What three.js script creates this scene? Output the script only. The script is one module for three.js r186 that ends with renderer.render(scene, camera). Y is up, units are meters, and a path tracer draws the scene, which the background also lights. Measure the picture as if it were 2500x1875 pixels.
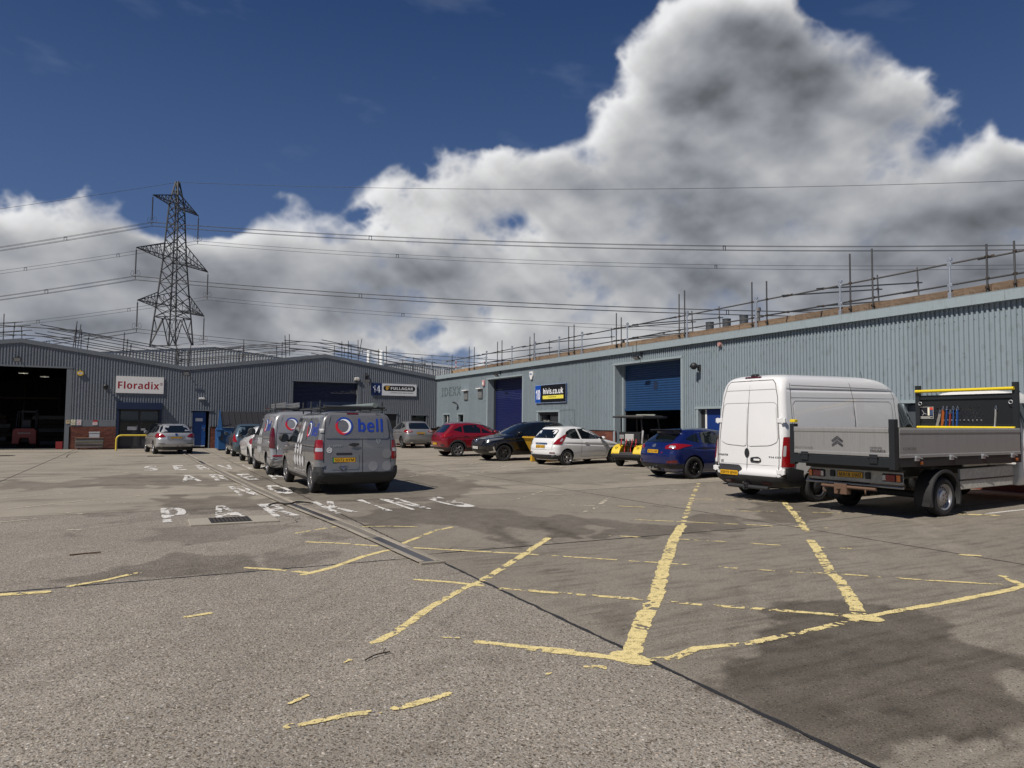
import * as THREE from 'three';
import { mergeGeometries, mergeVertices, toCreasedNormals } from 'three/addons/utils/BufferGeometryUtils.js';
import { RoundedBoxGeometry } from 'three/addons/geometries/RoundedBoxGeometry.js';
import { TessellateModifier } from 'three/addons/modifiers/TessellateModifier.js';
import { FontLoader } from 'three/addons/loaders/FontLoader.js';
import { Brush, Evaluator, SUBTRACTION } from 'three-bvh-csg';
import { MeshBVH } from 'three-mesh-bvh';
import { createNoise2D, createNoise3D } from 'simplex-noise';

// ---------------------------------------------------------------- camera, sun, exposure
const scene = new THREE.Scene();
const camera = new THREE.PerspectiveCamera(56.84, 4 / 3, 0.1, 3000);
camera.position.set(0, 1.65, 0);
camera.up.set(-0.03308554, 0.99842657, 0.0452739);
camera.lookAt(0.45930154, 1.65 + 0.05542101, -0.88654984);
const renderer = new THREE.WebGLRenderer({ antialias: true });
renderer.toneMapping = THREE.LinearToneMapping;
renderer.toneMappingExposure = 1;
renderer.shadowMap.enabled = true;

const SUN = new THREE.Vector3(-0.8, 1, 0.27).normalize();
const sun = new THREE.DirectionalLight(0xfff7ee, 4.7);
sun.name = 'sun';
sun.position.copy(SUN).multiplyScalar(120);
sun.castShadow = true;
sun.shadow.radius = 1;
sun.shadow.mapSize.set(4096, 4096);
Object.assign(sun.shadow.camera, { left: -60, right: 60, top: 60, bottom: -60, near: 1, far: 400 });
scene.add(sun, sun.target);

function rng(seed) { let s = seed >>> 0; return () => { s = (s + 0x6d2b79f5) | 0; let t = Math.imul(s ^ (s >>> 15), 1 | s); t = (t + Math.imul(t ^ (t >>> 7), 61 | t)) ^ t; return ((t ^ (t >>> 14)) >>> 0) / 4294967296; }; }
const rand = rng(71);
const n2 = createNoise2D(rng(5)), n2b = createNoise2D(rng(9)), n3 = createNoise3D(rng(13));
const fbm = (x, y, o = 4, n = n2) => { let s = 0, a = 1, t = 0; for (let i = 0; i < o; i++) { s += a * n(x, y); t += a; a *= 0.5; x = x * 2.03 + 17.1; y = y * 2.03 - 9.7; } return s / t; };
const sm = (a, b, x) => { const t = Math.min(1, Math.max(0, (x - a) / (b - a))); return t * t * (3 - 2 * t); };
const mix = (a, b, t) => a + (b - a) * t;
const CLOUD_PUFFS = [[-45.4,28.8,5.3,3.4,1],[-47.5,29.1,3.8,3.0,1],[-42.3,27.4,4.4,3.2,1],[-51.1,26.2,4.0,3.4,1],[-45.7,25.0,8.7,5.2,1],[-40.3,24.3,4.9,4.1,1],[-36.8,21.9,4.4,3.4,1],[-51.5,22.9,4.5,3.0,1],[-44.0,21.3,12.0,4.5,1],[-34.7,21.6,2.8,2.2,0.8],[-62.2,18.8,6.7,2.6,1],[-59.6,20.5,3.6,1.5,1],[-66.8,17.7,3.5,2.6,0.9],[-54.7,18.7,7.9,4.1,1],[-48.1,17.4,11.7,4.5,1],[-38.0,16.8,12.9,4.1,1],[-29.3,15.3,10.1,3.0,1],[-25.3,15.2,7.7,2.2,1],[-66.7,13.1,15.3,4.5,1],[-48.1,11.4,22.9,5.6,1],[-30.8,10.5,19.0,5.6,1],[-81.1,9.6,18.9,4.9,1],[-83.8,12.1,5.4,2.2,0.9],[-72.8,18.5,3.7,1.7,0.62],[-70.5,17.2,2.7,1.5,0.6],[-75.6,15.9,4.7,1.1,0.42],[-80.6,16.8,2.7,0.9,0.3],[-96.5,11.9,7.6,2.6,1],[-91.6,13.2,3.1,2.1,1],[-93.5,11.1,9.9,3.4,1],[-96.1,8.3,15.1,4.1,1],[-88.8,9.6,7.6,3.4,1],[-77.7,12.6,7.7,2.2,0.9],[-48.2,6.4,33.8,3.7,0.85],[-84.3,5.9,22.5,2.2,0.7]];
// Ground-plan coordinates (metres, [x, z]) of paint and stains on the yard: points, width, share worn away.
const YELLOW = [
[[[2.07,-10.88],[2.42,-11.12],[2.72,-11.28]],0.09,0.35],
[[[1.57,-10.41],[1.86,-10.22],[2.06,-10.04]],0.05,0.8],
[[[2.06,-10.02],[2.45,-9.71],[2.83,-9.30]],0.09,0.2],
[[[1.59,-7.92],[1.83,-8.07],[2.03,-8.24],[2.47,-8.69],[2.84,-8.95]],0.12,0.15],
[[[1.08,-8.55],[1.42,-8.26],[1.68,-7.96]],0.1,0.3],
[[[3.03,-11.14],[3.49,-11.02],[3.89,-10.76]],0.08,0.35],
[[[3.20,-9.37],[4.00,-10.25],[4.39,-10.50]],0.1,0.35],
[[[3.23,-8.97],[3.78,-8.48],[4.34,-8.00]],0.09,0.15],
[[[1.59,-5.27],[1.71,-5.38],[1.79,-5.43],[2.08,-5.76],[2.30,-6.02],[2.91,-6.61],[3.22,-6.84]],0.11,0.25],
[[[3.22,-6.84],[4.38,-8.03],[5.23,-8.93]],0.13,0.35],
[[[2.60,-7.17],[2.90,-6.89],[3.10,-6.63]],0.1,0.15],
[[[3.22,-6.43],[3.48,-6.19],[3.70,-5.96]],0.09,0.4],
[[[2.30,-4.95],[2.57,-4.68],[2.83,-4.46]],0.1,0.3],
[[[3.22,-4.27],[3.83,-4.92],[4.42,-5.49],[5.41,-6.58],[6.96,-8.22],[7.88,-9.12]],0.2,0.2],
[[[7.88,-9.12],[9.00,-10.29],[10.68,-12.04],[13.44,-14.88]],0.15,0.55],
[[[4.33,-8.00],[4.99,-7.34],[5.54,-6.79]],0.08,0.45],
[[[5.54,-6.79],[6.33,-5.97],[7.10,-5.28]],0.08,0.62],
[[[3.46,-6.20],[3.86,-5.81],[4.18,-5.51],[4.33,-5.35]],0.11,0.42],
[[[4.33,-5.35],[4.69,-4.99],[5.07,-4.64],[5.55,-4.17]],0.11,0.42],
[[[3.18,-4.06],[3.38,-4.01],[3.67,-4.11],[4.12,-4.03],[4.61,-4.05],[5.42,-4.10]],0.11,0.36],
[[[2.59,-4.62],[2.82,-4.39],[3.00,-4.21],[3.08,-4.07],[3.14,-4.01]],0.13,0.2],
[[[3.10,-4.24],[3.13,-4.10]],0.24,0.2],
[[[2.73,-4.11],[2.81,-4.07]],0.12,0.45],
[[[2.38,-4.15],[2.46,-4.11]],0.07,0.6],
[[[12.21,-10.92],[10.42,-8.99],[9.25,-7.81]],0.16,0.35],
[[[8.60,-7.19],[7.74,-6.32],[6.97,-5.57],[6.62,-5.16],[5.92,-4.47],[5.67,-4.25]],0.17,0.3],
[[[7.63,-10.01],[8.54,-9.17],[9.17,-8.55]],0.08,0.35],
[[[9.15,-8.52],[9.67,-8.14],[9.85,-7.89]],0.08,0.6],
[[[6.18,-8.75],[6.89,-8.10],[7.43,-7.57],[7.76,-7.16],[8.13,-6.80],[8.52,-6.49]],0.08,0.58],
[[[10.74,-12.18],[11.87,-11.13],[12.14,-10.74]],0.08,0.5],
[[[9.99,-10.29],[10.84,-9.66],[11.82,-8.78]],0.08,0.55],
[[[10.70,-14.83],[11.94,-13.70]],0.08,0.4],
[[[7.67,-12.41],[8.32,-11.99]],0.09,0.35],
[[[8.56,-11.81],[8.92,-11.46]],0.08,0.4],
[[[12.91,-15.60],[14.84,-15.63]],0.09,0.4],
[[[13.47,-18.28],[15.76,-18.44]],0.09,0.3],
[[[8.16,-14.66],[9.01,-13.94]],0.07,0.4],
[[[9.37,-15.82],[8.08,-14.51],[7.31,-13.79]],0.08,0.5],
[[[9.40,-13.31],[7.87,-11.65],[7.37,-11.24]],0.12,0.6],
[[[5.44,-4.12],[6.09,-4.14],[6.88,-4.13],[7.92,-4.16],[8.25,-4.21]],0.11,0.16],
[[[5.51,-4.17],[5.60,-4.07]],0.25,0.2],
[[[6.91,-5.50],[7.15,-5.20],[7.61,-4.74],[8.05,-4.34]],0.08,0.4],
[[[8.52,-4.57],[8.17,-4.16]],0.14,0.35],
[[[9.45,-5.55],[9.57,-5.42]],0.13,0.3],
[[[13.17,-8.02],[13.65,-7.42]],0.22,0.5],
[[[-0.59,-8.33],[-0.31,-8.48],[0.01,-8.76]],0.1,0.4],
[[[-1.14,-8.21],[-0.98,-8.17],[-0.79,-8.15]],0.16,0.25],
[[[-0.94,-12.53],[-0.78,-12.53]],0.12,0.2],
[[[0.75,-4.04],[0.84,-4.04],[0.94,-4.04],[1.09,-4.05],[1.25,-4.02],[1.45,-4.03],[1.60,-4.06],[1.71,-4.09]],0.085,0.36],
[[[0.38,-6.63],[0.55,-6.67]],0.09,0.1],
[[[1.28,-4.94],[1.32,-4.96]],0.05,0.2],
[[[0.82,-4.36],[0.93,-4.44]],0.04,0.5],
[[[2.09,-5.17],[2.20,-5.10]],0.03,0.5]];
const WHITE = [
[[[-2.60,-18.12],[-1.62,-18.65],[-0.48,-19.47]],0.07,0.55],
[[[-2.26,-15.80],[-1.03,-16.94],[0.18,-17.70]],0.08,0.5],
[[[-1.10,-17.14],[-0.57,-16.51],[0.02,-15.84]],0.06,0.5],
[[[-1.98,-13.91],[-1.48,-14.19]],0.09,0.45],
[[[-0.02,-38.45],[1.97,-37.50]],0.1,0.4],
[[[-1.29,-14.99],[-0.88,-14.56]],0.07,0.5],
[[[13.78,-7.63],[14.95,-7.61]],0.1,0.1],
[[[-1.38,-26.72],[-0.36,-25.36]],0.08,0.4],
[[[-2.37,-22.84],[-2.05,-22.59]],0.1,0.4],
[[[-1.14,-21.50],[-0.99,-21.44]],0.12,0.3],
[[[0.13,-20.30],[0.28,-20.14]],0.12,0.3],
[[[-1.33,-12.11],[-1.08,-12.24]],0.05,0.5],
[[[7.22,-20.62],[9.32,-23.24]],0.08,0.4],
[[[11.30,-25.41],[13.54,-28.07]],0.09,0.4],
[[[11.09,-22.60],[13.35,-25.36],[13.32,-22.33]],0.09,0.45],
[[[13.11,-36.19],[13.45,-33.82]],0.09,0.4],
[[[8.81,-20.22],[10.37,-21.85]],0.09,0.45],
[[[12.19,-21.43],[13.73,-22.74],[13.44,-20.72]],0.08,0.5]];
const STAINS = [
[[[4.46,-4.21],[5.18,-4.74],[5.50,-4.65],[6.01,-4.54],[6.18,-4.19],[6.14,-3.96],[6.01,-3.68],[5.73,-3.41],[5.69,-3.11],[5.66,-2.91],[4.45,-2.30],[3.95,-2.29],[3.49,-2.19],[3.23,-2.32],[3.22,-2.81],[3.19,-3.21],[3.29,-3.76],[3.67,-3.88],[3.86,-3.79],[4.12,-3.83],[4.19,-4.03]],0.62],
[[[9.96,-9.74],[11.66,-10.93],[12.36,-10.97],[11.91,-9.72],[11.07,-8.87],[10.37,-8.53],[9.80,-8.57],[9.33,-8.93]],0.5],
[[[2.72,-13.99],[3.17,-12.50],[4.38,-13.41],[5.46,-13.79],[5.91,-13.31],[6.16,-12.13],[6.09,-10.59],[6.68,-10.53],[6.76,-9.81],[5.65,-8.96],[5.28,-8.56],[5.42,-9.21],[5.51,-9.82],[5.34,-10.25],[4.71,-9.23],[4.67,-8.83],[4.35,-8.46],[4.64,-9.42],[4.68,-10.19],[4.47,-10.64],[3.92,-10.85],[3.12,-11.33],[2.83,-12.13]],0.48],
[[[6.02,-11.36],[7.09,-10.67],[7.40,-9.91],[7.25,-9.44],[8.13,-9.29],[9.31,-10.39],[9.51,-9.84],[9.41,-9.13],[9.12,-8.53],[8.18,-8.46],[7.23,-8.40],[6.34,-8.50],[5.81,-8.74],[5.86,-9.02],[6.66,-9.40],[6.17,-10.07],[5.80,-10.42]],0.48],
[[[2.88,-25.89],[4.72,-23.66],[8.10,-24.87],[8.43,-18.99],[7.99,-16.60],[5.76,-14.12],[4.07,-14.38],[2.83,-15.67],[2.52,-18.80],[2.05,-21.47]],0.48],
[[[-0.01,-16.34],[0.35,-17.44],[1.30,-16.67],[2.15,-17.30],[2.46,-15.29],[2.39,-14.08],[1.81,-14.05],[0.82,-13.95],[0.44,-14.92]],0.52],
[[[-3.59,-23.61],[-2.14,-22.46],[-0.22,-24.68],[1.13,-23.80],[2.29,-21.32],[2.04,-19.69],[0.38,-19.60],[-1.23,-20.01],[-3.08,-20.30]],0.42],
[[[-0.85,-8.74],[-0.63,-8.85],[-0.29,-9.07],[0.09,-9.64],[0.50,-9.83],[1.05,-9.55],[1.18,-9.02],[1.25,-8.45],[0.77,-8.48],[0.12,-8.59],[-0.39,-8.31],[-0.73,-8.47]],0.46],
[[[1.30,-9.19],[1.60,-9.24],[2.02,-9.26],[2.21,-9.00],[2.04,-8.45],[1.64,-8.37],[1.34,-8.56]],0.34],
[[[-0.02,-10.71],[0.20,-11.21],[0.08,-12.11],[0.61,-12.25],[1.57,-12.13],[2.52,-11.60],[1.95,-11.28],[1.39,-10.67],[0.54,-10.67]],0.3],
[[[-0.89,-14.82],[-0.38,-14.86],[0.05,-14.54],[-0.36,-14.33],[-0.77,-14.39]],0.3],
[[[2.08,-10.44],[2.55,-10.64],[2.70,-10.32],[2.32,-10.17]],0.3],
[[[-1.07,-12.10],[-0.88,-12.27],[-0.71,-12.03],[-0.91,-11.87]],0.3],
[[[23.02,-19.54],[20.55,-14.28],[20.66,-12.51],[23.42,-11.97],[27.91,-14.25],[27.96,-22.33]],0.25],
[[[8.38,-20.22],[12.40,-21.60],[13.89,-21.91],[15.92,-19.51],[13.37,-17.07],[10.57,-16.03],[9.31,-17.03]],0.22],
[[[2.20,-6.07],[2.28,-5.71],[2.49,-5.27],[2.50,-5.04],[2.33,-5.21],[2.17,-5.61]],0.22],
[[[1.25,-4.45],[1.51,-4.56],[1.80,-4.56],[2.36,-4.55],[2.29,-4.42],[1.79,-4.46],[1.37,-4.35]],0.18],
[[[3.44,-5.06],[3.78,-5.26],[3.94,-5.30],[3.96,-5.07],[3.63,-4.77],[3.33,-4.64]],0.25],
[[[4.02,-4.02],[4.25,-3.95],[3.99,-3.84]],0.15],
[[[3.98,-7.15],[4.15,-7.26],[4.19,-7.15],[4.02,-7.06]],0.3],
[[[2.90,-7.31],[3.20,-7.52],[3.21,-7.33],[2.96,-7.24]],0.25],
[[[0.65,-10.55],[0.74,-10.68],[0.81,-10.54],[0.71,-10.44]],0.75],
[[[5.24,-11.17],[5.51,-11.37],[5.56,-11.13],[5.28,-10.95]],0.6],
[[[9.12,-11.43],[9.33,-11.42],[9.20,-11.28],[9.05,-11.30]],0.6]];
// tyre trails and scuffs: points, width, how much darker (or paler, below nought)
const TRAILS = [
[[[-0.62,-5.45],[-0.23,-6.03],[0.36,-6.52]],0.16,-0.16],
[[[0.59,-6.45],[1.19,-5.98]],0.13,-0.14],
[[[-0.59,-7.60],[0.09,-7.01]],0.13,-0.12],
[[[0.94,-4.46],[1.44,-5.08],[1.66,-5.37]],0.1,-0.12],
[[[12.26,-8.22],[10.02,-6.00],[8.53,-4.57]],0.16,-0.2],
[[[0.41,-4.00],[0.73,-4.05]],0.14,-0.12],
[[[-0.51,-5.03],[-0.10,-5.07],[0.42,-4.90]],0.2,-0.1],
[[[4.98,-10.60],[4.99,-10.14],[4.75,-9.37],[4.40,-8.56]],0.12,0.32],
[[[5.23,-10.39],[5.13,-9.74],[4.88,-9.09]],0.12,0.32],
[[[5.81,-10.61],[5.84,-10.12],[5.56,-9.23],[5.17,-8.34]],0.13,0.34],
[[[5.93,-10.37],[5.83,-9.68],[5.65,-8.96]],0.13,0.3],
[[[7.04,-20.11],[9.99,-21.99],[11.14,-20.18],[15.07,-21.69]],0.2,0.22],
[[[10.15,-25.81],[13.69,-28.18],[14.54,-26.36]],0.2,0.25],
[[[-4.43,-30.62],[-2.13,-34.01],[0.29,-31.89]],0.25,0.25],
[[[-3.06,-31.79],[-0.32,-34.13],[1.82,-32.04]],0.2,0.25],
[[[-3.13,-21.76],[-0.60,-22.45],[1.73,-19.82]],0.3,0.15],
[[[2.47,-37.35],[5.14,-23.90],[5.31,-18.39]],0.2,0.2],
[[[10.19,-18.31],[15.13,-19.04],[22.69,-21.73]],0.25,0.2]];
// ---------------------------------------------------------------- sky: deep blue air with cumulus, computed by direction (azimuth and elevation in degrees)
{
  const W = 4096, H = 2048, data = new Float32Array(W * H * 4), RAD = Math.PI / 180;
  const lumps = (x, y, z, o) => { let s = 0, a = 1, t = 0; for (let i = 0; i < o; i++) { s += a * (0.6 - 1.45 * Math.abs(n3(x, y, z))); t += a; a *= 0.53; x = x * 2.03 + 5.1; y = y * 2.03 - 3.7; z = z * 2.03 + 1.9; } return s / t; };
  const density = (az, el, oct) => {
    const ce = Math.cos(el * RAD), x = ce * Math.cos(az * RAD), y = Math.sin(el * RAD), z = ce * Math.sin(az * RAD);
    const q1 = n3(x * 7, y * 9, z * 7), q2 = n3(x * 7 + 9, y * 9, z * 7 - 4), wx = az + 1.6 * q1, wy = el + 1.2 * q2; let g = 0, f;
    for (const [a, e, ra, re, w] of CLOUD_PUFFS) {
      const da = (wx - a) / ra; if (da > 2.4 || da < -2.4) continue;
      const de = (wy - e) / re, q = da * da + de * de; if (q > 5) continue;
      const v = w * Math.exp(-q * 1.25); g += v * v;
    }
    f = Math.min(1.2, Math.sqrt(g));
    const da = Math.abs(((az + 60 + 540) % 360) - 180); // the same broken cumulus all round the horizon
    if (da > 45) { const h = sm(45, 62, da) * (0.5 - Math.abs(el - 7) / 17 + 0.55 * fbm(az * 0.04, el * 0.08, 3)); if (h > f) f = h; }
    if (f < 0.08) return -1;
    return f - 0.45 + (0.56 * lumps(x * 8.5, y * 10.5, z * 8.5, oct) + 0.18 * n3(x * 4, y * 5, z * 4 + 8)) * sm(0.06, 0.4, f);
  };
  const shade = (az, el, fine, out) => {
    const t = sm(2, 40, el), hz = Math.exp(-el / 8), fog = 0.85 * Math.exp(-((el / 5.5) ** 2)), oct = fine ? 6 : 3;
    let r = mix(mix(0.075, 0.0155, t) + hz * 0.06, 0.3, fog), g = mix(mix(0.142, 0.045, t) + hz * 0.07, 0.335, fog), b = mix(mix(0.31, 0.136, t) + hz * 0.06, 0.385, fog);
    const d = density(az, el, oct), soft = fbm(az * 0.045 + 3, el * 0.1 + 7, 4, n2b), edge = mix(0.22, 0.75, sm(-0.5, 0.5, fbm(az * 0.07 + 20, el * 0.1, 3)));
    const a = sm(-0.1, edge, d) ** 0.85;
    const wisp = Math.max(0, fbm(az * 0.06 + 9, el * 0.2 + 0.02 * az, 5) - 0.35) * 0.16 * sm(15, 24, el) * (1 - a);
    r += wisp * 0.5; g += wisp * 0.52; b += wisp * 0.5;
    if (a > 0) {
      let sum = 0; const n = fine ? 5 : 2; for (let i = 1; i <= n; i++) { const s = fine ? 0.35 * i * i ** 0.35 : i * 1.4; sum += Math.max(0, density(az - 0.72 * s, el + 0.62 * s, fine ? 5 : 2)) / n; }
      const lit = Math.exp(-2.0 * sum), low = sm(20, 6, el), thick = sm(0.05, 0.7, d);
      let v = 0.19 + 0.66 * lit * (1 - 0.2 * low) + 0.25 * soft + 0.1 * fbm(az * 0.13 + 5, el * 0.2, 4) + 0.04 * (1 - thick);
      v = Math.max(0.13, Math.min(0.84, v));
      const cool = sm(0.6, 0.2, v); r = mix(r, v * (0.985 - 0.06 * cool), a); g = mix(g, v * (0.99 - 0.01 * cool), a); b = mix(b, v * (1.0 + 0.09 * cool), a);
    }
    out[0] = r; out[1] = g; out[2] = b;
  };
  const o = [0, 0, 0], S = 8;
  const put = (c, r, v) => { const i = (r * W + c) * 4; data[i] = v[0]; data[i + 1] = v[1]; data[i + 2] = v[2]; data[i + 3] = 1; };
  for (let r0 = 0; r0 < H; r0 += S) for (let c0 = 0; c0 < W; c0 += S) {
    const az = ((c0 + S / 2) / W - 0.5) * 360, el = ((r0 + S / 2) / H - 0.5) * 180;
    const near = az > -112 && az < -14 && el > -1 && el < 42;
    if (el < -1) { for (let r = r0; r < r0 + S; r++) for (let c = c0; c < c0 + S; c++) put(c, r, [0.1, 0.1, 0.1]); continue; }
    if (!near) shade(az, Math.max(el, 0.1), false, o);
    for (let r = r0; r < r0 + S; r++) for (let c = c0; c < c0 + S; c++) {
      if (near) shade(((c + 0.5) / W - 0.5) * 360, Math.max(0.05, ((r + 0.5) / H - 0.5) * 180), true, o);
      put(c, r, o);
    }
  }
  const tex = new THREE.DataTexture(data, W, H, THREE.RGBAFormat, THREE.FloatType);
  tex.mapping = THREE.EquirectangularReflectionMapping;
  tex.magFilter = THREE.LinearFilter; tex.minFilter = THREE.LinearFilter; tex.needsUpdate = true;
  scene.background = tex; scene.environment = tex;
}
// ---------------------------------------------------------------- helpers
// the yard falls gently from the long warehouse to the middle
const SLOPE = 0.016, gy = (x) => SLOPE * Math.max(0, x - 9.5);
const V = (x, y, z) => new THREE.Vector3(x, y, z);
const lin = (r, g, b) => new THREE.Color().setRGB(r, g, b);
const mat = (r, g, b, rough = 0.7, metal = 0, extra = {}) => new THREE.MeshStandardMaterial({ color: lin(r, g, b), roughness: rough, metalness: metal, ...extra });
const phys = (r, g, b, rough, metal, extra) => new THREE.MeshPhysicalMaterial({ color: lin(r, g, b), roughness: rough, metalness: metal, ...extra });
const taken = new Map();
function numbered(name) { const k = taken.get(name) ?? 0; taken.set(name, k + 1); return k ? name + '_' + String(k).padStart(3, '0') : name; }
function dress(o) { o.castShadow = true; o.receiveShadow = true; return o; }
function thing(name, label, category, pos = [0, 0, 0], turn = 0, group) {
  const o = new THREE.Group(); o.name = numbered(name); o.position.set(...pos); o.rotation.y = turn;
  o.userData = { label, category }; if (group) o.userData.group = group; scene.add(o); return o;
}
function structure(name, label) { const o = new THREE.Group(); o.name = numbered(name); o.userData = { kind: 'structure' }; if (label) o.userData.label = label; scene.add(o); return o; }
function part(parent, name, geo, material, label) { const m = dress(new THREE.Mesh(geo, material)); m.name = name; if (label) m.userData.label = label; parent.add(m); return m; }
function single(name, geo, material, label, category, group) { const m = dress(new THREE.Mesh(geo, material)); m.name = numbered(name); m.userData = { label, category }; if (group) m.userData.group = group; scene.add(m); return m; }
const strip = (g) => { g = g.index ? g.toNonIndexed() : g; for (const k of Object.keys(g.attributes)) if (!['position', 'normal', 'uv'].includes(k)) g.deleteAttribute(k); if (!g.attributes.uv) g.setAttribute('uv', new THREE.BufferAttribute(new Float32Array(g.attributes.position.count * 2), 2)); if (!g.attributes.normal) g.computeVertexNormals(); return g; };
const join = (...gs) => mergeGeometries(gs.flat().map(strip));
// box uv in metres
function box(w, h, d, x = 0, y = 0, z = 0, bevel = 0) {
  const g = bevel ? new RoundedBoxGeometry(w, h, d, 1, bevel) : new THREE.BoxGeometry(w, h, d);
  const p = g.attributes.position, n = g.attributes.normal, u = g.attributes.uv;
  for (let i = 0; i < p.count; i++) { const ax = Math.abs(n.getX(i)), ay = Math.abs(n.getY(i)), az = Math.abs(n.getZ(i)); if (ay >= ax && ay >= az) u.setXY(i, p.getX(i), p.getZ(i)); else if (ax > az) u.setXY(i, p.getZ(i), p.getY(i)); else u.setXY(i, p.getX(i), p.getY(i)); }
  return g.translate(x, y, z);
}
const boxAt = (x0, x1, y0, y1, z0, z1, bevel = 0) => box(Math.abs(x1 - x0), Math.abs(y1 - y0), Math.abs(z1 - z0), (x0 + x1) / 2, (y0 + y1) / 2, (z0 + z1) / 2, bevel);
function rod(a, b, r, seg = 8, r2 = r) {
  const d = b.clone().sub(a), L = d.length(), g = new THREE.CylinderGeometry(r2, r, L, seg, 1);
  g.translate(0, L / 2, 0); g.applyQuaternion(new THREE.Quaternion().setFromUnitVectors(V(0, 1, 0), d.normalize())); return g.translate(a.x, a.y, a.z);
}
function bar(a, b, w, h = w) { const d = b.clone().sub(a), L = d.length(), g = new THREE.BoxGeometry(w, L, h); g.translate(0, L / 2, 0); g.applyQuaternion(new THREE.Quaternion().setFromUnitVectors(V(0, 1, 0), d.normalize())); return g.translate(a.x, a.y, a.z); }
function quad(a, b, c, d) { const g = new THREE.BufferGeometry(); g.setAttribute('position', new THREE.Float32BufferAttribute([a, b, c, a, c, d].flatMap((p) => [p.x, p.y, p.z]), 3)); const w = a.distanceTo(b), h = a.distanceTo(d); g.setAttribute('uv', new THREE.Float32BufferAttribute([0, 0, w, 0, w, h, 0, 0, w, h, 0, h], 2)); g.computeVertexNormals(); return g; }
function canvas(w, h, draw, srgb = true) {
  const c = document.createElement('canvas'); c.width = w; c.height = h; const k = c.getContext('2d'); draw(k, w, h);
  const t = new THREE.CanvasTexture(c); if (srgb) t.colorSpace = THREE.SRGBColorSpace; t.magFilter = THREE.LinearFilter; t.wrapS = t.wrapT = THREE.RepeatWrapping; return t;
}
function rep(t, x, y) { const c = t.clone(); c.repeat.set(x, y); c.wrapS = c.wrapT = THREE.RepeatWrapping; return c; }
// a text block fitted to a box on a canvas
function fit(k, text, x, y, w, h, font = 'bold', family = 'sans-serif') {
  k.save(); k.font = `${font} 100px ${family}`; k.textBaseline = 'alphabetic'; const m = k.measureText(text), tw = m.width;
  const up = m.actualBoundingBoxAscent, dn = m.actualBoundingBoxDescent; k.translate(x, y); k.scale(w / tw, h / (up + dn)); k.fillText(text, 0, up); k.restore();
}
// a flat panel with a printed front and plain sides; facing +z, centred
function panel(w, h, d) { const g = new THREE.BoxGeometry(w, h, d); return g; }

// textures shared by several things
const grimeTex = canvas(512, 512, (k, w, h) => {
  const im = k.createImageData(w, h), T = Math.PI * 2;
  for (let y = 0; y < h; y++) for (let x = 0; x < w; x++) {
    const a = x / w * T, b = y / h * T; let v = 0, A = 1;
    for (let o = 0; o < 4; o++) { const s = 1.2 * 2 ** o; v += A * n3(Math.cos(a) * s + Math.cos(b) * s * 1.3, Math.sin(a) * s + o * 5, Math.sin(b) * s * 1.3); A *= 0.55; }
    const c = 232 + v * 14 + (rand() - 0.5) * 8, i = (y * w + x) * 4; im.data[i] = c; im.data[i + 1] = c; im.data[i + 2] = c * 0.985; im.data[i + 3] = 255;
  }
  k.putImageData(im, 0, 0);
});
// ---------------------------------------------------------------- the yard
// crushed stone set in cement: stones drawn one by one, wrapped at the tile edges
function aggregate(seed, count, rMin, rMax, base, spread, pit) {
  const R = rng(seed), tones = [];
  const draw = (bump) => (k, w, h) => {
    const q = rng(seed + 1);
    k.fillStyle = bump ? 'rgb(90,90,90)' : `rgb(${base[0]},${base[1]},${base[2]})`; k.fillRect(0, 0, w, h);
    for (let i = 0; i < count; i++) {
      const x = q() * w, y = q() * h, r = rMin + (rMax - rMin) * q() ** 2.2, e = 0.55 + 0.45 * q(), a = q() * 6.3, t = (q() + q() + q() - 1.5) * spread, dark = q() < pit, warm = (q() - 0.5) * 14;
      const c = dark ? -spread * 1.15 : t;
      k.fillStyle = bump ? (dark ? 'rgba(20,20,20,.9)' : `rgba(${150 + q() * 90 | 0},${0},0,.85)`) : `rgba(${base[0] + c + warm | 0},${base[1] + c | 0},${base[2] + c - warm | 0},${0.75 + 0.25 * q()})`;
      for (const ox of [0, -w, w]) for (const oy of [0, -h, h]) { if (x + ox < -rMax || x + ox > w + rMax || y + oy < -rMax || y + oy > h + rMax) continue; k.beginPath(); k.ellipse(x + ox, y + oy, r, r * e, a, 0, 6.3); k.fill(); }
    }
  };
  return [canvas(1024, 1024, draw(false)), canvas(1024, 1024, draw(true), false)];
}
const TILE = 1.9;
const [coarseMap, coarseBump] = aggregate(11, 52000, 1.2, 4.6, [138, 131, 120], 58, 0.22);
const [fineMap, fineBump] = aggregate(23, 52000, 0.8, 3.4, [130, 123, 111], 50, 0.2);
const [broomMap, broomBump] = aggregate(37, 30000, 0.7, 2.4, [138, 131, 118], 38, 0.16);
const slabMat = (map, bump, s) => new THREE.MeshStandardMaterial({ map: rep(map, 1 / TILE, 1 / TILE), bumpMap: rep(bump, 1 / TILE, 1 / TILE), bumpScale: s, roughness: 0.93, vertexColors: true });
const M_coarse = slabMat(coarseMap, coarseBump, 0.006), M_fine = slabMat(fineMap, fineBump, 0.003), M_broom = slabMat(broomMap, broomBump, 0.002);

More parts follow.
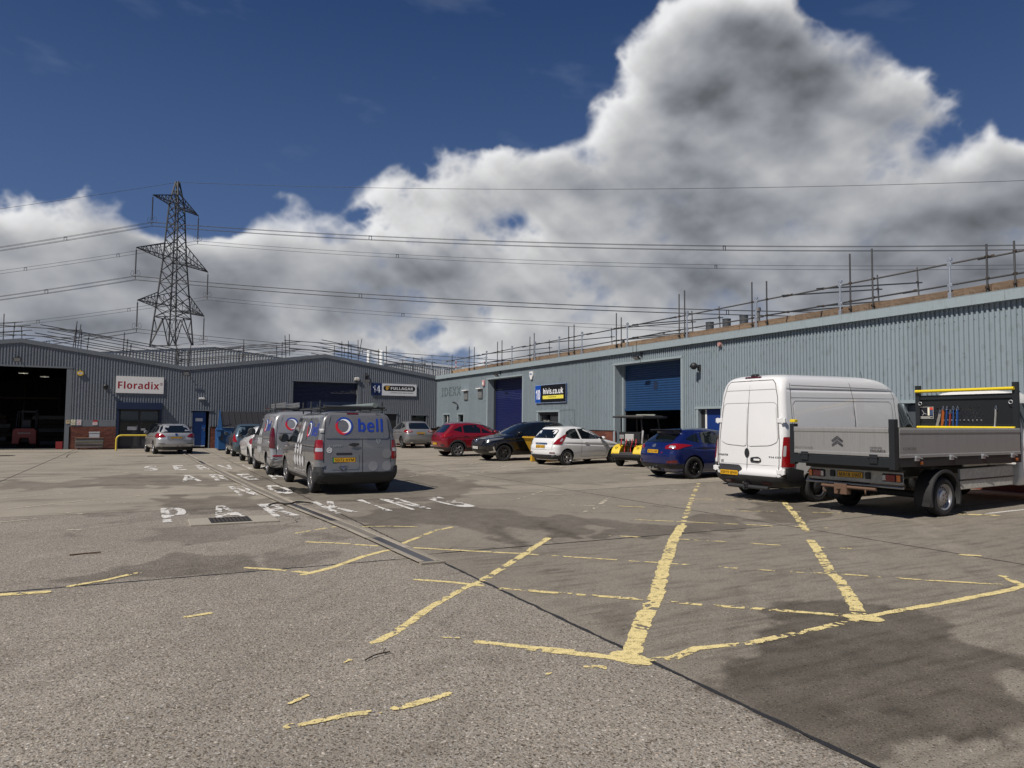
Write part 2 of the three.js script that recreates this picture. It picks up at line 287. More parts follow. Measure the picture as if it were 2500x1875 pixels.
function inside(P, x, z) { let c = false; for (let i = 0, j = P.length - 1; i < P.length; j = i++) { const [xi, zi] = P[i], [xj, zj] = P[j]; if ((zi > z) !== (zj > z) && x < ((xj - xi) * (z - zi)) / (zj - zi) + xi) c = !c; } return c; }
function segDist(ax, az, bx, bz, x, z) { const dx = bx - ax, dz = bz - az, t = Math.max(0, Math.min(1, ((x - ax) * dx + (z - az) * dz) / (dx * dx + dz * dz || 1e-9))); return Math.hypot(x - ax - t * dx, z - az - t * dz); }
function polyDist(P, x, z, closed) { let d = 1e9; for (let i = closed ? 0 : 1; i < P.length; i++) { const a = P[(i + P.length - 1) % P.length], b = P[i]; d = Math.min(d, segDist(a[0], a[1], b[0], b[1], x, z)); } return d; }
const stainBoxes = STAINS.map(([P]) => [Math.min(...P.map((p) => p[0])) - 0.4, Math.max(...P.map((p) => p[0])) + 0.4, Math.min(...P.map((p) => p[1])) - 0.4, Math.max(...P.map((p) => p[1])) + 0.4]);
const trailBoxes = TRAILS.map(([P]) => [Math.min(...P.map((p) => p[0])) - 0.6, Math.max(...P.map((p) => p[0])) + 0.6, Math.min(...P.map((p) => p[1])) - 0.6, Math.max(...P.map((p) => p[1])) + 0.6]);
// old water marks, oil and tyre dirt in the concrete, and ribs drawn as darker streaks
function soak(x, z) {
  let s = 0;
  const far = sm(6, 22, -z), wob = 0.16 + 0.3 * far;
  const wx = x + wob * n2(x * 1.1, z * 0.7) + 0.05 * n2(x * 5, z * 5), wz = z + wob * 1.6 * n2b(x * 1.1, z * 0.7) + 0.06 * n2b(x * 5, z * 5);
  for (let i = 0; i < STAINS.length; i++) {
    const b = stainBoxes[i]; if (wx < b[0] || wx > b[1] || wz < b[2] || wz > b[3]) continue;
    const [P, d] = STAINS[i], e = polyDist(P, wx, wz, true) * (inside(P, wx, wz) ? 1 : -1);
    const v = d * sm(-0.03 - 0.08 * far, 0.035 + 0.1 * far, e) * (0.84 + 0.22 * fbm(x * 2.2, z * 1.6, 3)); if (v > s) s = v;
  }
  const cloud = 0.13 * fbm(x * 0.35, z * 0.28, 4) + 0.08 * fbm(x * 3, z * 2.4, 4, n2b) + 0.05 * fbm(x * 0.9, z * 9, 3);
  const streaks = Math.max(0, fbm(x * 0.16 + 31, z * 0.55, 4, n2b) - 0.12) * 0.75 * sm(11, 19, -z) + Math.max(0, fbm((x + z) * 1.6, (x - z) * 0.12, 3) - 0.3) * 0.35 + Math.max(0, fbm(x * 0.7, z * 7.5, 2, n2b)) * 0.5 * sm(3.2, 3.6, x) * sm(-8.6, -8.2, z);  // last term draws the near right slab's ribbing as darker streaks
  const spot = Math.max(0, n2(x * 2.1 + 50, z * 2.1) - 0.82) * 1.6;
  let tr = 0;
  for (let i = 0; i < TRAILS.length; i++) { const b = trailBoxes[i]; if (x < b[0] || x > b[1] || z < b[2] || z > b[3]) continue; const [P, w, d] = TRAILS[i], e = polyDist(P, wx, wz, false); tr += d * sm(w, w * 0.35, e) * Math.max(0, 0.6 + 0.7 * fbm(x * 2.5, z * 2.5, 3)); }
  return Math.min(0.85, tr * (1 - s) + Math.max(s, 0) + streaks * (1 - s) + spot * 0.5 - cloud);
}
function axis(stops) { const a = []; for (let i = 0; i + 1 < stops.length; i++) { const [v, step] = stops[i], e = stops[i + 1][0], n = Math.max(1, Math.round((e - v) / step)); for (let k = 0; k < n; k++) a.push(v + ((e - v) * k) / n); } a.push(stops[stops.length - 1][0]); return a; }
const zStep = (z) => (z < -34 ? 0.32 : z < -22 ? 0.2 : z < -13 ? 0.11 : z < -5.5 ? 0.06 : 0.045), xStep = (x) => (x < -6 ? 0.3 : x < -2 ? 0.14 : x < 13 ? 0.075 : 0.12);
function slab(parent, x0, x1, z0, z1, material, y = 0, tone = 1) {
  const J = 0.012, xs = [], zs = [];
  for (let x = x0 + J; x < x1 - J - 1e-6; x += xStep(x)) xs.push(x); xs.push(x1 - J);
  for (let z = z0 + J; z < z1 - J - 1e-6; z += zStep(z)) zs.push(z); zs.push(z1 - J);
  const nx = xs.length, nz = zs.length, pos = new Float32Array(nx * nz * 3), col = new Float32Array(nx * nz * 3), uv = new Float32Array(nx * nz * 2), idx = [];
  for (let j = 0; j < nz; j++) for (let i = 0; i < nx; i++) {
    const k = j * nx + i, edgeX = i === 0 || i === nx - 1, edgeZ = j === 0 || j === nz - 1;
    let x = xs[i], z = zs[j]; if (edgeX) x += 0.011 * n2(z * 6, x); if (edgeZ) z += 0.011 * n2(x * 6, z);
    pos.set([x, gy(x) + y + 0.0012 * fbm(x * 0.4, z * 0.4, 2) * (edgeX || edgeZ ? 0 : 1), z], k * 3); uv.set([x, z], k * 2);
    const s = soak(x, z); col.set([tone * (1 - s * 0.98), tone * (1 - s), tone * (1 - s * 1.03)], k * 3);
    if (i + 1 < nx && j + 1 < nz) idx.push(k, k + nx, k + 1, k + 1, k + nx, k + nx + 1);
  }
  const g = new THREE.BufferGeometry(); g.setAttribute('position', new THREE.BufferAttribute(pos, 3)); g.setAttribute('color', new THREE.BufferAttribute(col, 3)); g.setAttribute('uv', new THREE.BufferAttribute(uv, 2)); g.setIndex(idx); g.computeVertexNormals();
  // slab edges go down into the joint
  const m = part(parent, 'concrete_slab', g, material); 
  return m;
}
const land = structure('ground');
part(land, 'open_ground', quad(V(-900, -0.03, 500), V(900, -0.03, 500), V(900, -0.03, -1500), V(-900, -0.03, -1500)), mat(0.13, 0.125, 0.11, 0.95));
const yard = structure('concrete_yard');
const XJ = [-30, -16.0, -9.6, -3.3, 3.2, 9.5, 18.2];
for (let i = 0; i + 1 < XJ.length; i++) {
  const ZJ = i < 4 ? [-46.5, -36.2, -25.5, -14.6, -8.32, 1, 14] : [-46.5, -36.5, -25.8, -15.0, -8.48, 1, 14];
  for (let j = 0; j + 1 < ZJ.length; j++) {
    const near = ZJ[j + 1] > -9, left = i < 4;
    slab(yard, XJ[i], XJ[i + 1], ZJ[j], ZJ[j + 1], left ? (j >= 3 ? M_coarse : M_broom) : j >= 3 ? M_fine : M_broom, 0, (left && near ? 1.04 : left ? 1.06 : near ? 0.98 : 1.05) + 0.03 * n2(i * 3.3, j * 2.7));
  }
}
for (const [a, b] of [[-30, 9.5], [9.5, 18.2]]) part(yard, 'joint_filler', quad(V(a, gy(a) - 0.012, 14), V(b, gy(b) - 0.012, 14), V(b, gy(b) - 0.012, -46.5), V(a, gy(a) - 0.012, -46.5)), mat(0.018, 0.017, 0.016, 0.85));
// bitumen that has oozed out of the long joint
{
  const seal = mat(0.02, 0.02, 0.021, 0.6);
  const ooze = (pts, w, seed) => { const L = [], Rr = []; for (const [x, z] of densify(pts, 0.06)) { const a = w * (0.75 + 0.5 * n2(x * 3 + seed, z * 3)), b = w * (0.75 + 0.5 * n2b(x * 3 + seed, z * 3)); L.push([x, z, a]); Rr.push([x, z, b]); } return ribbon(L, Rr, 0.0028); };
  function densify(P, s) { const o = []; for (let i = 0; i + 1 < P.length; i++) { const [a, b] = P[i], [c, d] = P[i + 1], n = Math.max(1, Math.round(Math.hypot(c - a, d - b) / s)); for (let k = 0; k < n; k++) o.push([a + ((c - a) * k) / n, b + ((d - b) * k) / n]); } o.push(P[P.length - 1]); return o; }
  function ribbon(L, R2, y) {
    const pos = [], idx = []; const n = L.length;
    for (let i = 0; i < n; i++) { const p = L[Math.max(0, i - 1)], q = L[Math.min(n - 1, i + 1)], dx = q[0] - p[0], dz = q[1] - p[1], l = Math.hypot(dx, dz) || 1; pos.push(L[i][0] - (dz / l) * L[i][2], y + gy(L[i][0]), L[i][1] + (dx / l) * L[i][2], L[i][0] + (dz / l) * R2[i][2], y + gy(L[i][0]), L[i][1] - (dx / l) * R2[i][2]); if (i) idx.push(2 * i - 2, 2 * i - 1, 2 * i, 2 * i, 2 * i - 1, 2 * i + 1); }
    const g = new THREE.BufferGeometry(); g.setAttribute('position', new THREE.Float32BufferAttribute(pos, 3)); g.setIndex(idx); g.computeVertexNormals(); return g;
  }
  part(yard, 'joint_seal', ooze([[3.2, -7.8], [3.2, 1]], 0.022, 3), seal);
  part(yard, 'joint_seal', ooze([[-16, -8.32], [2.75, -8.32]], 0.02, 8), seal);
  part(yard, 'joint_seal', ooze([[3.4, -8.5], [9.4, -8.48]], 0.009, 12), seal);
  part(yard, 'joint_seal', ooze([[9.5, -46], [9.5, 1]], 0.01, 17), seal);
  part(yard, 'joint_seal', ooze([[-3.3, -46], [-3.3, -8.4]], 0.016, 21), seal);
  part(yard, 'joint_seal', ooze([[9.6, -15], [18, -15]], 0.012, 29), seal);
  const crack = (pts, w, s) => { const q = rng(s), P = [pts[0]]; for (let i = 1; i < pts.length; i++) for (let k = 1; k <= 4; k++) P.push([mix(pts[i - 1][0], pts[i][0], k / 4) + (q() - 0.5) * 0.1, mix(pts[i - 1][1], pts[i][1], k / 4) + (q() - 0.5) * 0.14]); part(yard, 'crack', ooze(P, w, s), seal); };
  for (const [P, w] of [[[[3.25, -8.85], [3.7, -8.72], [4.2, -8.5]], 0.006], [[[2.05, -11.8], [2.45, -12.4], [2.15, -13.1]], 0.007], [[[1.5, -29.4], [2.5, -30.4], [3.3, -30.1]], 0.02], [[[-3.9, -36.1], [-2.9, -36.5], [-3.1, -39.5], [-3.0, -43]], 0.025], [[[5.2, -13.4], [6.6, -12.6], [7.2, -11.2], [8.9, -10.6]], 0.006], [[[9.5, -11.6], [11.2, -11.1], [12.4, -9.6]], 0.007], [[[6.0, -6.1], [6.5, -5.7], [6.9, -5.75]], 0.003], [[[-0.6, -13.1], [0.3, -13.4], [0.7, -14.6]], 0.006]]) crack(P, w, 200 + P[0][0] * 7 | 0);
}
// worn paint: a thin sheet cut to the paint that is left
function paintSheet(field, x0, x1, z0, z1, c, y) {
  const nx = Math.max(2, Math.ceil((x1 - x0) / c)), nz = Math.max(2, Math.ceil((z1 - z0) / c)), pos = [];
  let row = null;
  const val = (j) => { const r = new Float32Array(nx + 1); for (let i = 0; i <= nx; i++) r[i] = field(x0 + i * c, z0 + j * c); return r; };
  row = val(0);
  for (let j = 0; j < nz; j++) {
    const next = val(j + 1);
    for (let i = 0; i < nx; i++) {
      const v = [row[i], row[i + 1], next[i + 1], next[i]]; if (v[0] <= 0 && v[1] <= 0 && v[2] <= 0 && v[3] <= 0) continue;
      const P = [[i, j], [i + 1, j], [i + 1, j + 1], [i, j + 1]], poly = [];
      for (let k = 0; k < 4; k++) { const a = v[k], b = v[(k + 1) % 4], p = P[k], q = P[(k + 1) % 4]; if (a > 0) poly.push(p); if (a > 0 !== b > 0) { const t = a / (a - b); poly.push([p[0] + (q[0] - p[0]) * t, p[1] + (q[1] - p[1]) * t]); } }
      for (let k = 1; k + 1 < poly.length; k++) for (const p of [poly[0], poly[k + 1], poly[k]]) pos.push(x0 + p[0] * c, y + gy(x0 + p[0] * c), z0 + p[1] * c);
    }
    row = next;
  }
  const g = new THREE.BufferGeometry(); g.setAttribute('position', new THREE.Float32BufferAttribute(pos, 3));
  const n = new Float32Array(pos.length), uv = new Float32Array((pos.length / 3) * 2); for (let i = 0; i < pos.length; i += 3) { n[i + 1] = 1; uv[(i / 3) * 2] = pos[i]; uv[(i / 3) * 2 + 1] = pos[i + 2]; }
  g.setAttribute('normal', new THREE.BufferAttribute(n, 3)); g.setAttribute('uv', new THREE.BufferAttribute(uv, 2)); return g;
}
const paintGrain = canvas(512, 512, (k, w, h) => { const q = rng(91); k.fillStyle = '#fff'; k.fillRect(0, 0, w, h); for (let i = 0; i < 16000; i++) { const v = 140 + q() * 115 | 0; k.fillStyle = `rgba(${v},${v * 0.95 | 0},${v * 0.85 | 0},.5)`; const r = 0.5 + q() ** 2 * 2.6; k.beginPath(); k.ellipse(q() * w, q() * h, r, r * 0.6, q() * 6, 0, 6.3); k.fill(); } });
const paintHoles = canvas(1024, 1024, (k, w, h) => { const q = rng(77), im = k.createImageData(w, h); for (let y = 0; y < h; y++) for (let x = 0; x < w; x++) { const a = (x / w) * 6.2832, b = (y / h) * 6.2832, v = n3(Math.cos(a) * 2.2 + Math.cos(b) * 3, Math.sin(a) * 2.2 + 4, Math.sin(b) * 3), i = (y * w + x) * 4; im.data[i] = im.data[i + 1] = im.data[i + 2] = 255 - 70 * Math.max(0, v); im.data[i + 3] = 255; } k.putImageData(im, 0, 0); for (let i = 0; i < 9000; i++) { const x = q() * w, y = q() * h, a = (x / w) * 6.2832, b = (y / h) * 6.2832, v = n3(Math.cos(a) * 2.2 + Math.cos(b) * 3, Math.sin(a) * 2.2 + 4, Math.sin(b) * 3); if (q() > 0.35 + v) continue; const r = 1 + q() ** 2 * 5; k.fillStyle = `rgba(0,0,0,${0.5 + 0.5 * q()})`; k.beginPath(); k.ellipse(x, y, r, r * (0.5 + 0.5 * q()), q() * 6, 0, 6.3); k.fill(); } }, false);
const wornPaint = (r, g, b) => new THREE.MeshStandardMaterial({ color: lin(r, g, b), map: rep(paintGrain, 1.2, 1.2), alphaMap: rep(paintHoles, 0.8, 0.8), transparent: true, roughness: 0.8 });
const M_yellow = wornPaint(0.74, 0.62, 0.29);
const M_pale = wornPaint(0.58, 0.54, 0.42);
const M_white = wornPaint(0.68, 0.67, 0.64);
const worn = (x, z, w) => (0.5 - w) * 1.35 + 0.6 * fbm(x * 2.2, z * 2.2, 2, n2b) + 0.62 * fbm(x * 9, z * 9, 3) + 0.16 * n2(x * 46, z * 46);
function paintLine(P, w, wear, material, y, name) {
  w *= 0.72;
  const m = 0.3, xs = P.map((p) => p[0]), zs = P.map((p) => p[1]), far = Math.min(...zs) < -12, c = far ? 0.032 : Math.min(...zs) > -7 ? 0.011 : 0.018;
  const field = (x, z) => {
    const d = polyDist(P, x, z, false); if (d > w + 0.1) return -1;
    const e = w * 0.5 * (1 + 0.2 * n2(x * 3, z * 3)) + 0.007 * n2b(x * 26, z * 26) + 0.004 * n2(x * 60, z * 60) - d; if (e < -0.03) return -1;
    return Math.min(e * 12, worn(x, z, wear));
  };
  part(yard, name, paintSheet(field, Math.min(...xs) - m, Math.max(...xs) + m, Math.min(...zs) - m, Math.max(...zs) + m, c, y), material);
}
YELLOW.forEach(([P, w, wear], i) => paintLine(P, w, wear, P[0][1] < -12.3 ? M_pale : M_yellow, 0.0031 + i * 0.00006, 'yellow_line'));
WHITE.forEach(([P, w, wear], i) => paintLine(P, w, wear, i === 6 ? M_white : M_pale, 0.0066 + i * 0.00006, 'faded_line'));
// SERVICE AREA NO PARKING in tall worn capitals
{
  const glyph = new Map();
  const mask = (ch) => { if (!glyph.has(ch)) { const c = document.createElement('canvas'); c.width = 72; c.height = 136; const k = c.getContext('2d'); k.fillStyle = '#000'; k.fillRect(0, 0, 72, 136); k.fillStyle = '#fff'; fit(k, ch, 4, 4, ch === 'I' ? 20 : 64, 128); glyph.set(ch, k.getImageData(0, 0, 72, 136).data); } return glyph.get(ch); };
  const rows = [['SERVICE', [0, 0.87, 1.63, 2.42, 3.25, 3.75, 4.6], 0.56, -28.9, -26.0, 0.36], ['AREA', [0.95, 1.72, 2.5, 3.3], 0.56, -23.7, -21.1, 0.38], ['NO', [1.85, 2.68], 0.6, -19.3, -16.7, 0.36], ['PARKING', [0.22, 1.08, 1.94, 3.0, 4.0, 4.45, 5.4], 0.6, -15.0, -12.75, 0.37]];
  let n = 0;
  for (const [word, xs, w, z0, z1, wear] of rows) [...word].forEach((ch, i) => {
    const im = mask(ch), at = (u, v) => { u = Math.min(70, Math.max(0, u)); v = Math.min(134, Math.max(0, v)); const a = u | 0, b = v | 0, s = u - a, t = v - b, p = (x, y) => im[(y * 72 + x) * 4] / 255; return mix(mix(p(a, b), p(a + 1, b), s), mix(p(a, b + 1), p(a + 1, b + 1), s), t); };
    const field = (x, z) => { const u = ((x - xs[i]) / w) * 72, v = ((z - z0) / (z1 - z0)) * 136; if (u < 0 || v < 0 || u > 71 || v > 135) return -1; return Math.min(at(u, v) - 0.5, worn(x * 0.9 + 7 * i, z * 0.55, wear) * 0.9); };
    part(yard, 'painted_letter', paintSheet(field, xs[i], xs[i] + w, z0, z1, 0.024, 0.0079 + n++ * 0.00006), M_white);
  });
}
// drainage channel: cast kerb strips either side of a dark wet trough
{
  const C = [[-7.9, 3.06], [-11, 2.93], [-14.5, 2.66], [-19, 2.45], [-24, 2.28], [-29, 2.12], [-36, 1.95], [-44, 1.8]];
  const cx = (z) => { for (let i = 0; i + 1 < C.length; i++) if (z <= C[i][0] && z >= C[i + 1][0]) return mix(C[i][1], C[i + 1][1], (z - C[i][0]) / (C[i + 1][0] - C[i][0])); return z > C[0][0] ? C[0][1] : C[C.length - 1][1]; };
  const t = structure('drainage_channel');
  const kerbMat = [1.15, 1.0, 1.3].map((v) => new THREE.MeshStandardMaterial({ color: lin(v, v, v), map: rep(broomMap, 1 / TILE, 1 / TILE), roughness: 0.9 }));
  const wet = mat(0.045, 0.044, 0.046, 0.3), dry = new THREE.MeshStandardMaterial({ color: lin(0.8, 0.82, 0.85), map: rep(fineMap, 1 / TILE, 1 / TILE), roughness: 0.85 });
  const sheet = (z0, z1, a, b, y, y2 = y) => quad(V(cx(z0) + a, y, z0), V(cx(z0) + b, y2, z0), V(cx(z1) + b, y2, z1), V(cx(z1) + a, y, z1));
  let k = 0;
  for (let z = -7.95; z > -44; z -= k < 12 ? 0.98 : 1.96, k++) {
    const e = z - (k < 12 ? 0.965 : 1.945), o = 0.006 * n2(z * 2, 3);
    part(t, 'kerb_strip', join(sheet(z, e, -0.15 + o, -0.075, 0.024, 0.026), sheet(z, e, -0.075, -0.066, 0.026, 0.013)), kerbMat[k % 3]);
    part(t, 'kerb_strip', join(sheet(z, e, 0.066, 0.075, 0.013, 0.026), sheet(z, e, 0.075, 0.15 + o, 0.026, 0.024)), kerbMat[(k + 1) % 3]);
    part(t, 'trough', sheet(z, e - 0.02, -0.07, 0.07, 0.0222 - 0.004), (z < -7.9 && z > -9.8) || (z < -10.9 && z > -14.2) || n2(z * 0.3, 4) > 0.45 ? wet : dry);
  }
  part(t, 'end_sill', boxAt(cx(-7.9) - 0.15, cx(-7.9) + 0.15, -0.01, 0.0235, -7.94, -7.86), kerbMat[1]);
}
// gully with a cast iron grating
{
  const t = thing('gully_grating', 'square cast iron drain grating set in pale concrete by the painted letters', 'drain grating', [1.32, 0, -12.6]);
  part(t, 'concrete_apron', boxAt(-0.62, 0.72, -0.02, 0.0275, -0.38, 0.4, 0.01), new THREE.MeshStandardMaterial({ color: lin(1.25, 1.27, 1.3), map: rep(broomMap, 1 / TILE, 1 / TILE), roughness: 0.9 }));
  part(t, 'frame', join(boxAt(-0.31, 0.31, 0.0, 0.034, 0.27, 0.31), boxAt(-0.31, 0.31, 0.0, 0.034, -0.31, -0.27), boxAt(-0.31, -0.27, 0, 0.034, -0.27, 0.27), boxAt(0.27, 0.31, 0, 0.034, -0.27, 0.27)), mat(0.06, 0.055, 0.05, 0.6, 0.6));
  part(t, 'sump', boxAt(-0.27, 0.27, 0.0, 0.029, -0.27, 0.27), mat(0.008, 0.008, 0.008, 0.9));
  for (let i = 0; i < 9; i++) part(t, 'grating_bar', boxAt(-0.255 + i * 0.06, -0.225 + i * 0.06, 0.0285, 0.036, -0.268, 0.268), mat(0.09, 0.075, 0.06, 0.6, 0.5));
}
// standing water by the letters and a puddle to the left of the drain
for (const [x, z, a, b, s, l] of [[3.35, -17.6, 0.5, 0.75, 2, 'thin puddle of rainwater behind the lettered white paint by the van']]) {
  const sh = new THREE.Shape(); for (let i = 0; i < 40; i++) { const t = (i / 40) * Math.PI * 2, r = 1 + 0.4 * n2(Math.cos(t) * 1.2 + s, Math.sin(t) * 1.2); sh[i ? 'lineTo' : 'moveTo'](x + Math.cos(t) * a * r, -(z + Math.sin(t) * b * r)); }
  const g = new THREE.ShapeGeometry(sh).rotateX(-Math.PI / 2).translate(0, 0.0049, 0);
  const m = single('puddle', g, phys(0.05, 0.048, 0.045, 0.09, 0, {}), l, 'puddle');
}
// ---------------------------------------------------------------- the two warehouses
const streakTex = canvas(1024, 512, (k, w, h) => {
  const q = rng(57); k.fillStyle = 'rgb(236,236,236)'; k.fillRect(0, 0, w, h);
  for (let i = 0; i < 420; i++) { const x = q() * w, y = q() * h, l = 40 + q() * 260, v = 190 + q() * 60 | 0; k.fillStyle = `rgba(${v},${v},${v - 6},${0.05 + q() * 0.14})`; for (const o of [0, -h]) k.fillRect(x, y + o, 1 + q() * 5, l); }
  for (let i = 0; i < 900; i++) { const v = 150 + q() * 80 | 0; k.fillStyle = `rgba(${v},${v * 0.97 | 0},${v * 0.9 | 0},${0.06 + 0.12 * q()})`; const r = 1 + q() * 9; k.beginPath(); k.ellipse(q() * w, q() * h, r, r * (0.6 + q()), 0, 0, 6.3); k.fill(); }
});
const clad = (r, g, b) => new THREE.MeshStandardMaterial({ color: lin(r, g, b), map: rep(streakTex, 0.13, 0.21), roughness: 0.55 });
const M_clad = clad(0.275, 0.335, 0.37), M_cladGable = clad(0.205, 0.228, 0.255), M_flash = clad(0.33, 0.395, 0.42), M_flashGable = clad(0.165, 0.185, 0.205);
const M_black = mat(0.02, 0.02, 0.022, 0.5), M_navy = mat(0.004, 0.014, 0.05, 0.5), M_pane = phys(0.8, 0.84, 0.83, 0.02, 0, { transmission: 1, thickness: 0, ior: 1.5 });
const M_white2 = mat(0.72, 0.72, 0.7, 0.5), M_steel = mat(0.35, 0.36, 0.37, 0.45, 0.8), M_galv = mat(0.5, 0.52, 0.54, 0.4, 0.7);
const brickMats = [[0.2, 0.062, 0.04], [0.165, 0.052, 0.035], [0.23, 0.08, 0.052], [0.14, 0.046, 0.034], [0.185, 0.07, 0.05]].map((c) => new THREE.MeshStandardMaterial({ color: lin(...c), map: rep(grimeTex, 3, 3), roughness: 0.9 }));
const toned = (m) => { const c = m.clone(); c.vertexColors = true; return c; };
const M_mortar = mat(0.26, 0.23, 0.2, 0.95);
// profiled sheet: u along the wall, y up, n outwards; openings [u0,u1,y0,y1]
function cladding(u0, u1, pitch, depth, bottom, top, holes, put) {
  const f = [[0, 0], [0.46, 0], [0.54, 1], [0.92, 1]], us = [];
  for (let k = Math.floor(u0 / pitch); k * pitch < u1 + pitch; k++) for (const [t, n] of f) us.push([(k + t) * pitch, n * depth]);
  const at = (u) => { for (let i = 0; i + 1 < us.length; i++) if (u >= us[i][0] && u <= us[i + 1][0]) return mix(us[i][1], us[i + 1][1], (u - us[i][0]) / (us[i + 1][0] - us[i][0])); return 0; };
  const cuts = [u0, u1, ...holes.flatMap((h) => [h[0], h[1]])].filter((u) => u >= u0 && u <= u1);
  const all = [...us.filter((p) => p[0] > u0 && p[0] < u1), ...cuts.map((u) => [u, at(u)])].sort((a, b) => a[0] - b[0]), pos = [], uv = [], col = [];
  for (let i = 0; i + 1 < all.length; i++) {
    const [a, na] = all[i], [b, nb] = all[i + 1]; if (b - a < 1e-5) continue; const m = (a + b) / 2;
    let spans = [[bottom, null]];
    for (const h of holes.filter((h) => m > h[0] && m < h[1]).sort((p, q) => p[2] - q[2])) { const last = spans.pop(); if (h[2] > last[0]) spans.push([last[0], h[2]]); spans.push([h[3], null]); }
    for (const [y0, y1] of spans) {
      const ya = y1 ?? top(a), yb = y1 ?? top(b); if (Math.max(ya, yb) <= y0) continue;
      const P = [put(a, y0, na), put(b, y0, nb), put(b, yb, nb), put(a, ya, na)], U = [[a, y0], [b, y0], [b, yb], [a, ya]];
      const c = 1 + 0.06 * n2(Math.floor(m / (pitch * 7)) * 3.7, 1.3 + u0); for (const k of [0, 1, 2, 0, 2, 3]) { pos.push(P[k].x, P[k].y, P[k].z); uv.push(...U[k]); col.push(c, c, c); }
    }
  }
  const g = new THREE.BufferGeometry(); g.setAttribute('position', new THREE.Float32BufferAttribute(pos, 3)); g.setAttribute('uv', new THREE.Float32BufferAttribute(uv, 2)); g.setAttribute('color', new THREE.Float32BufferAttribute(col, 3)); g.computeVertexNormals(); return g;
}
const brickGeo = box(0.215, 0.065, 0.05, 0, 0, 0, 0.004), halfGeo = box(0.1025, 0.065, 0.05, 0, 0, 0, 0.004);
// a panel of single bricks: origin at its lower left, u to the right as seen, faces n
function bricks(parent, at, turn, length, height, seed) {
  const q = rng(seed), course = 0.075, step = 0.225; 
  for (let r = 0; (r + 1) * course <= height + 0.01; r++) {
    let u = 0, k = 0;
    while (u < length - 0.04) {
      const half = (k === 0 && r % 2) || length - u < 0.2, w = half ? 0.1025 : 0.215;
      const m = part(parent, 'brick', half ? halfGeo : brickGeo, brickMats[q() * 5 | 0]);
      const p = V(u + w / 2, r * course + 0.038, -0.02 + (q() - 0.5) * 0.004).applyAxisAngle(V(0, 1, 0), turn);
      m.position.set(at[0] + p.x, at[1] + p.y, at[2] + p.z); m.rotation.y = turn; u += w + 0.01; k++;
    }
  }
  const w = box(length, height, 0.05, length / 2, height / 2, -0.0275 - 0.03).rotateY(turn).translate(...at); part(parent, 'mortar', w, M_mortar);
}
const slatCache = new Map();
function shutter(parent, w, h, material, at, turn, pitch = 0.085) {
  const key = w + '|' + pitch; if (!slatCache.has(key)) { const s = new THREE.Shape(); s.moveTo(0, 0); s.lineTo(0.004, 0); s.quadraticCurveTo(0.03, pitch * 0.45, 0.004, pitch * 0.9); s.lineTo(0.004, pitch * 0.97); s.lineTo(0, pitch * 0.97); s.lineTo(0, 0); slatCache.set(key, new THREE.ExtrudeGeometry(s, { depth: w, bevelEnabled: false, curveSegments: 4 }).rotateY(-Math.PI / 2).translate(w / 2, 0, 0)); }
  const n = Math.floor(h / pitch);
  for (let i = 0; i < n; i++) { const m = part(parent, 'slat', slatCache.get(key), material); m.position.set(at[0], at[1] + h - (i + 1) * pitch, at[2]); m.rotation.y = turn; }
  return n;
}
const GZ = -46.5, RX = 18.2;
const gableTop = (x) => { const p = 16.4, d = Math.abs((((x - 2.15 + p / 2) % p) + p) % p - p / 2) / (p / 2); return mix(4.87, 6.05, d); };
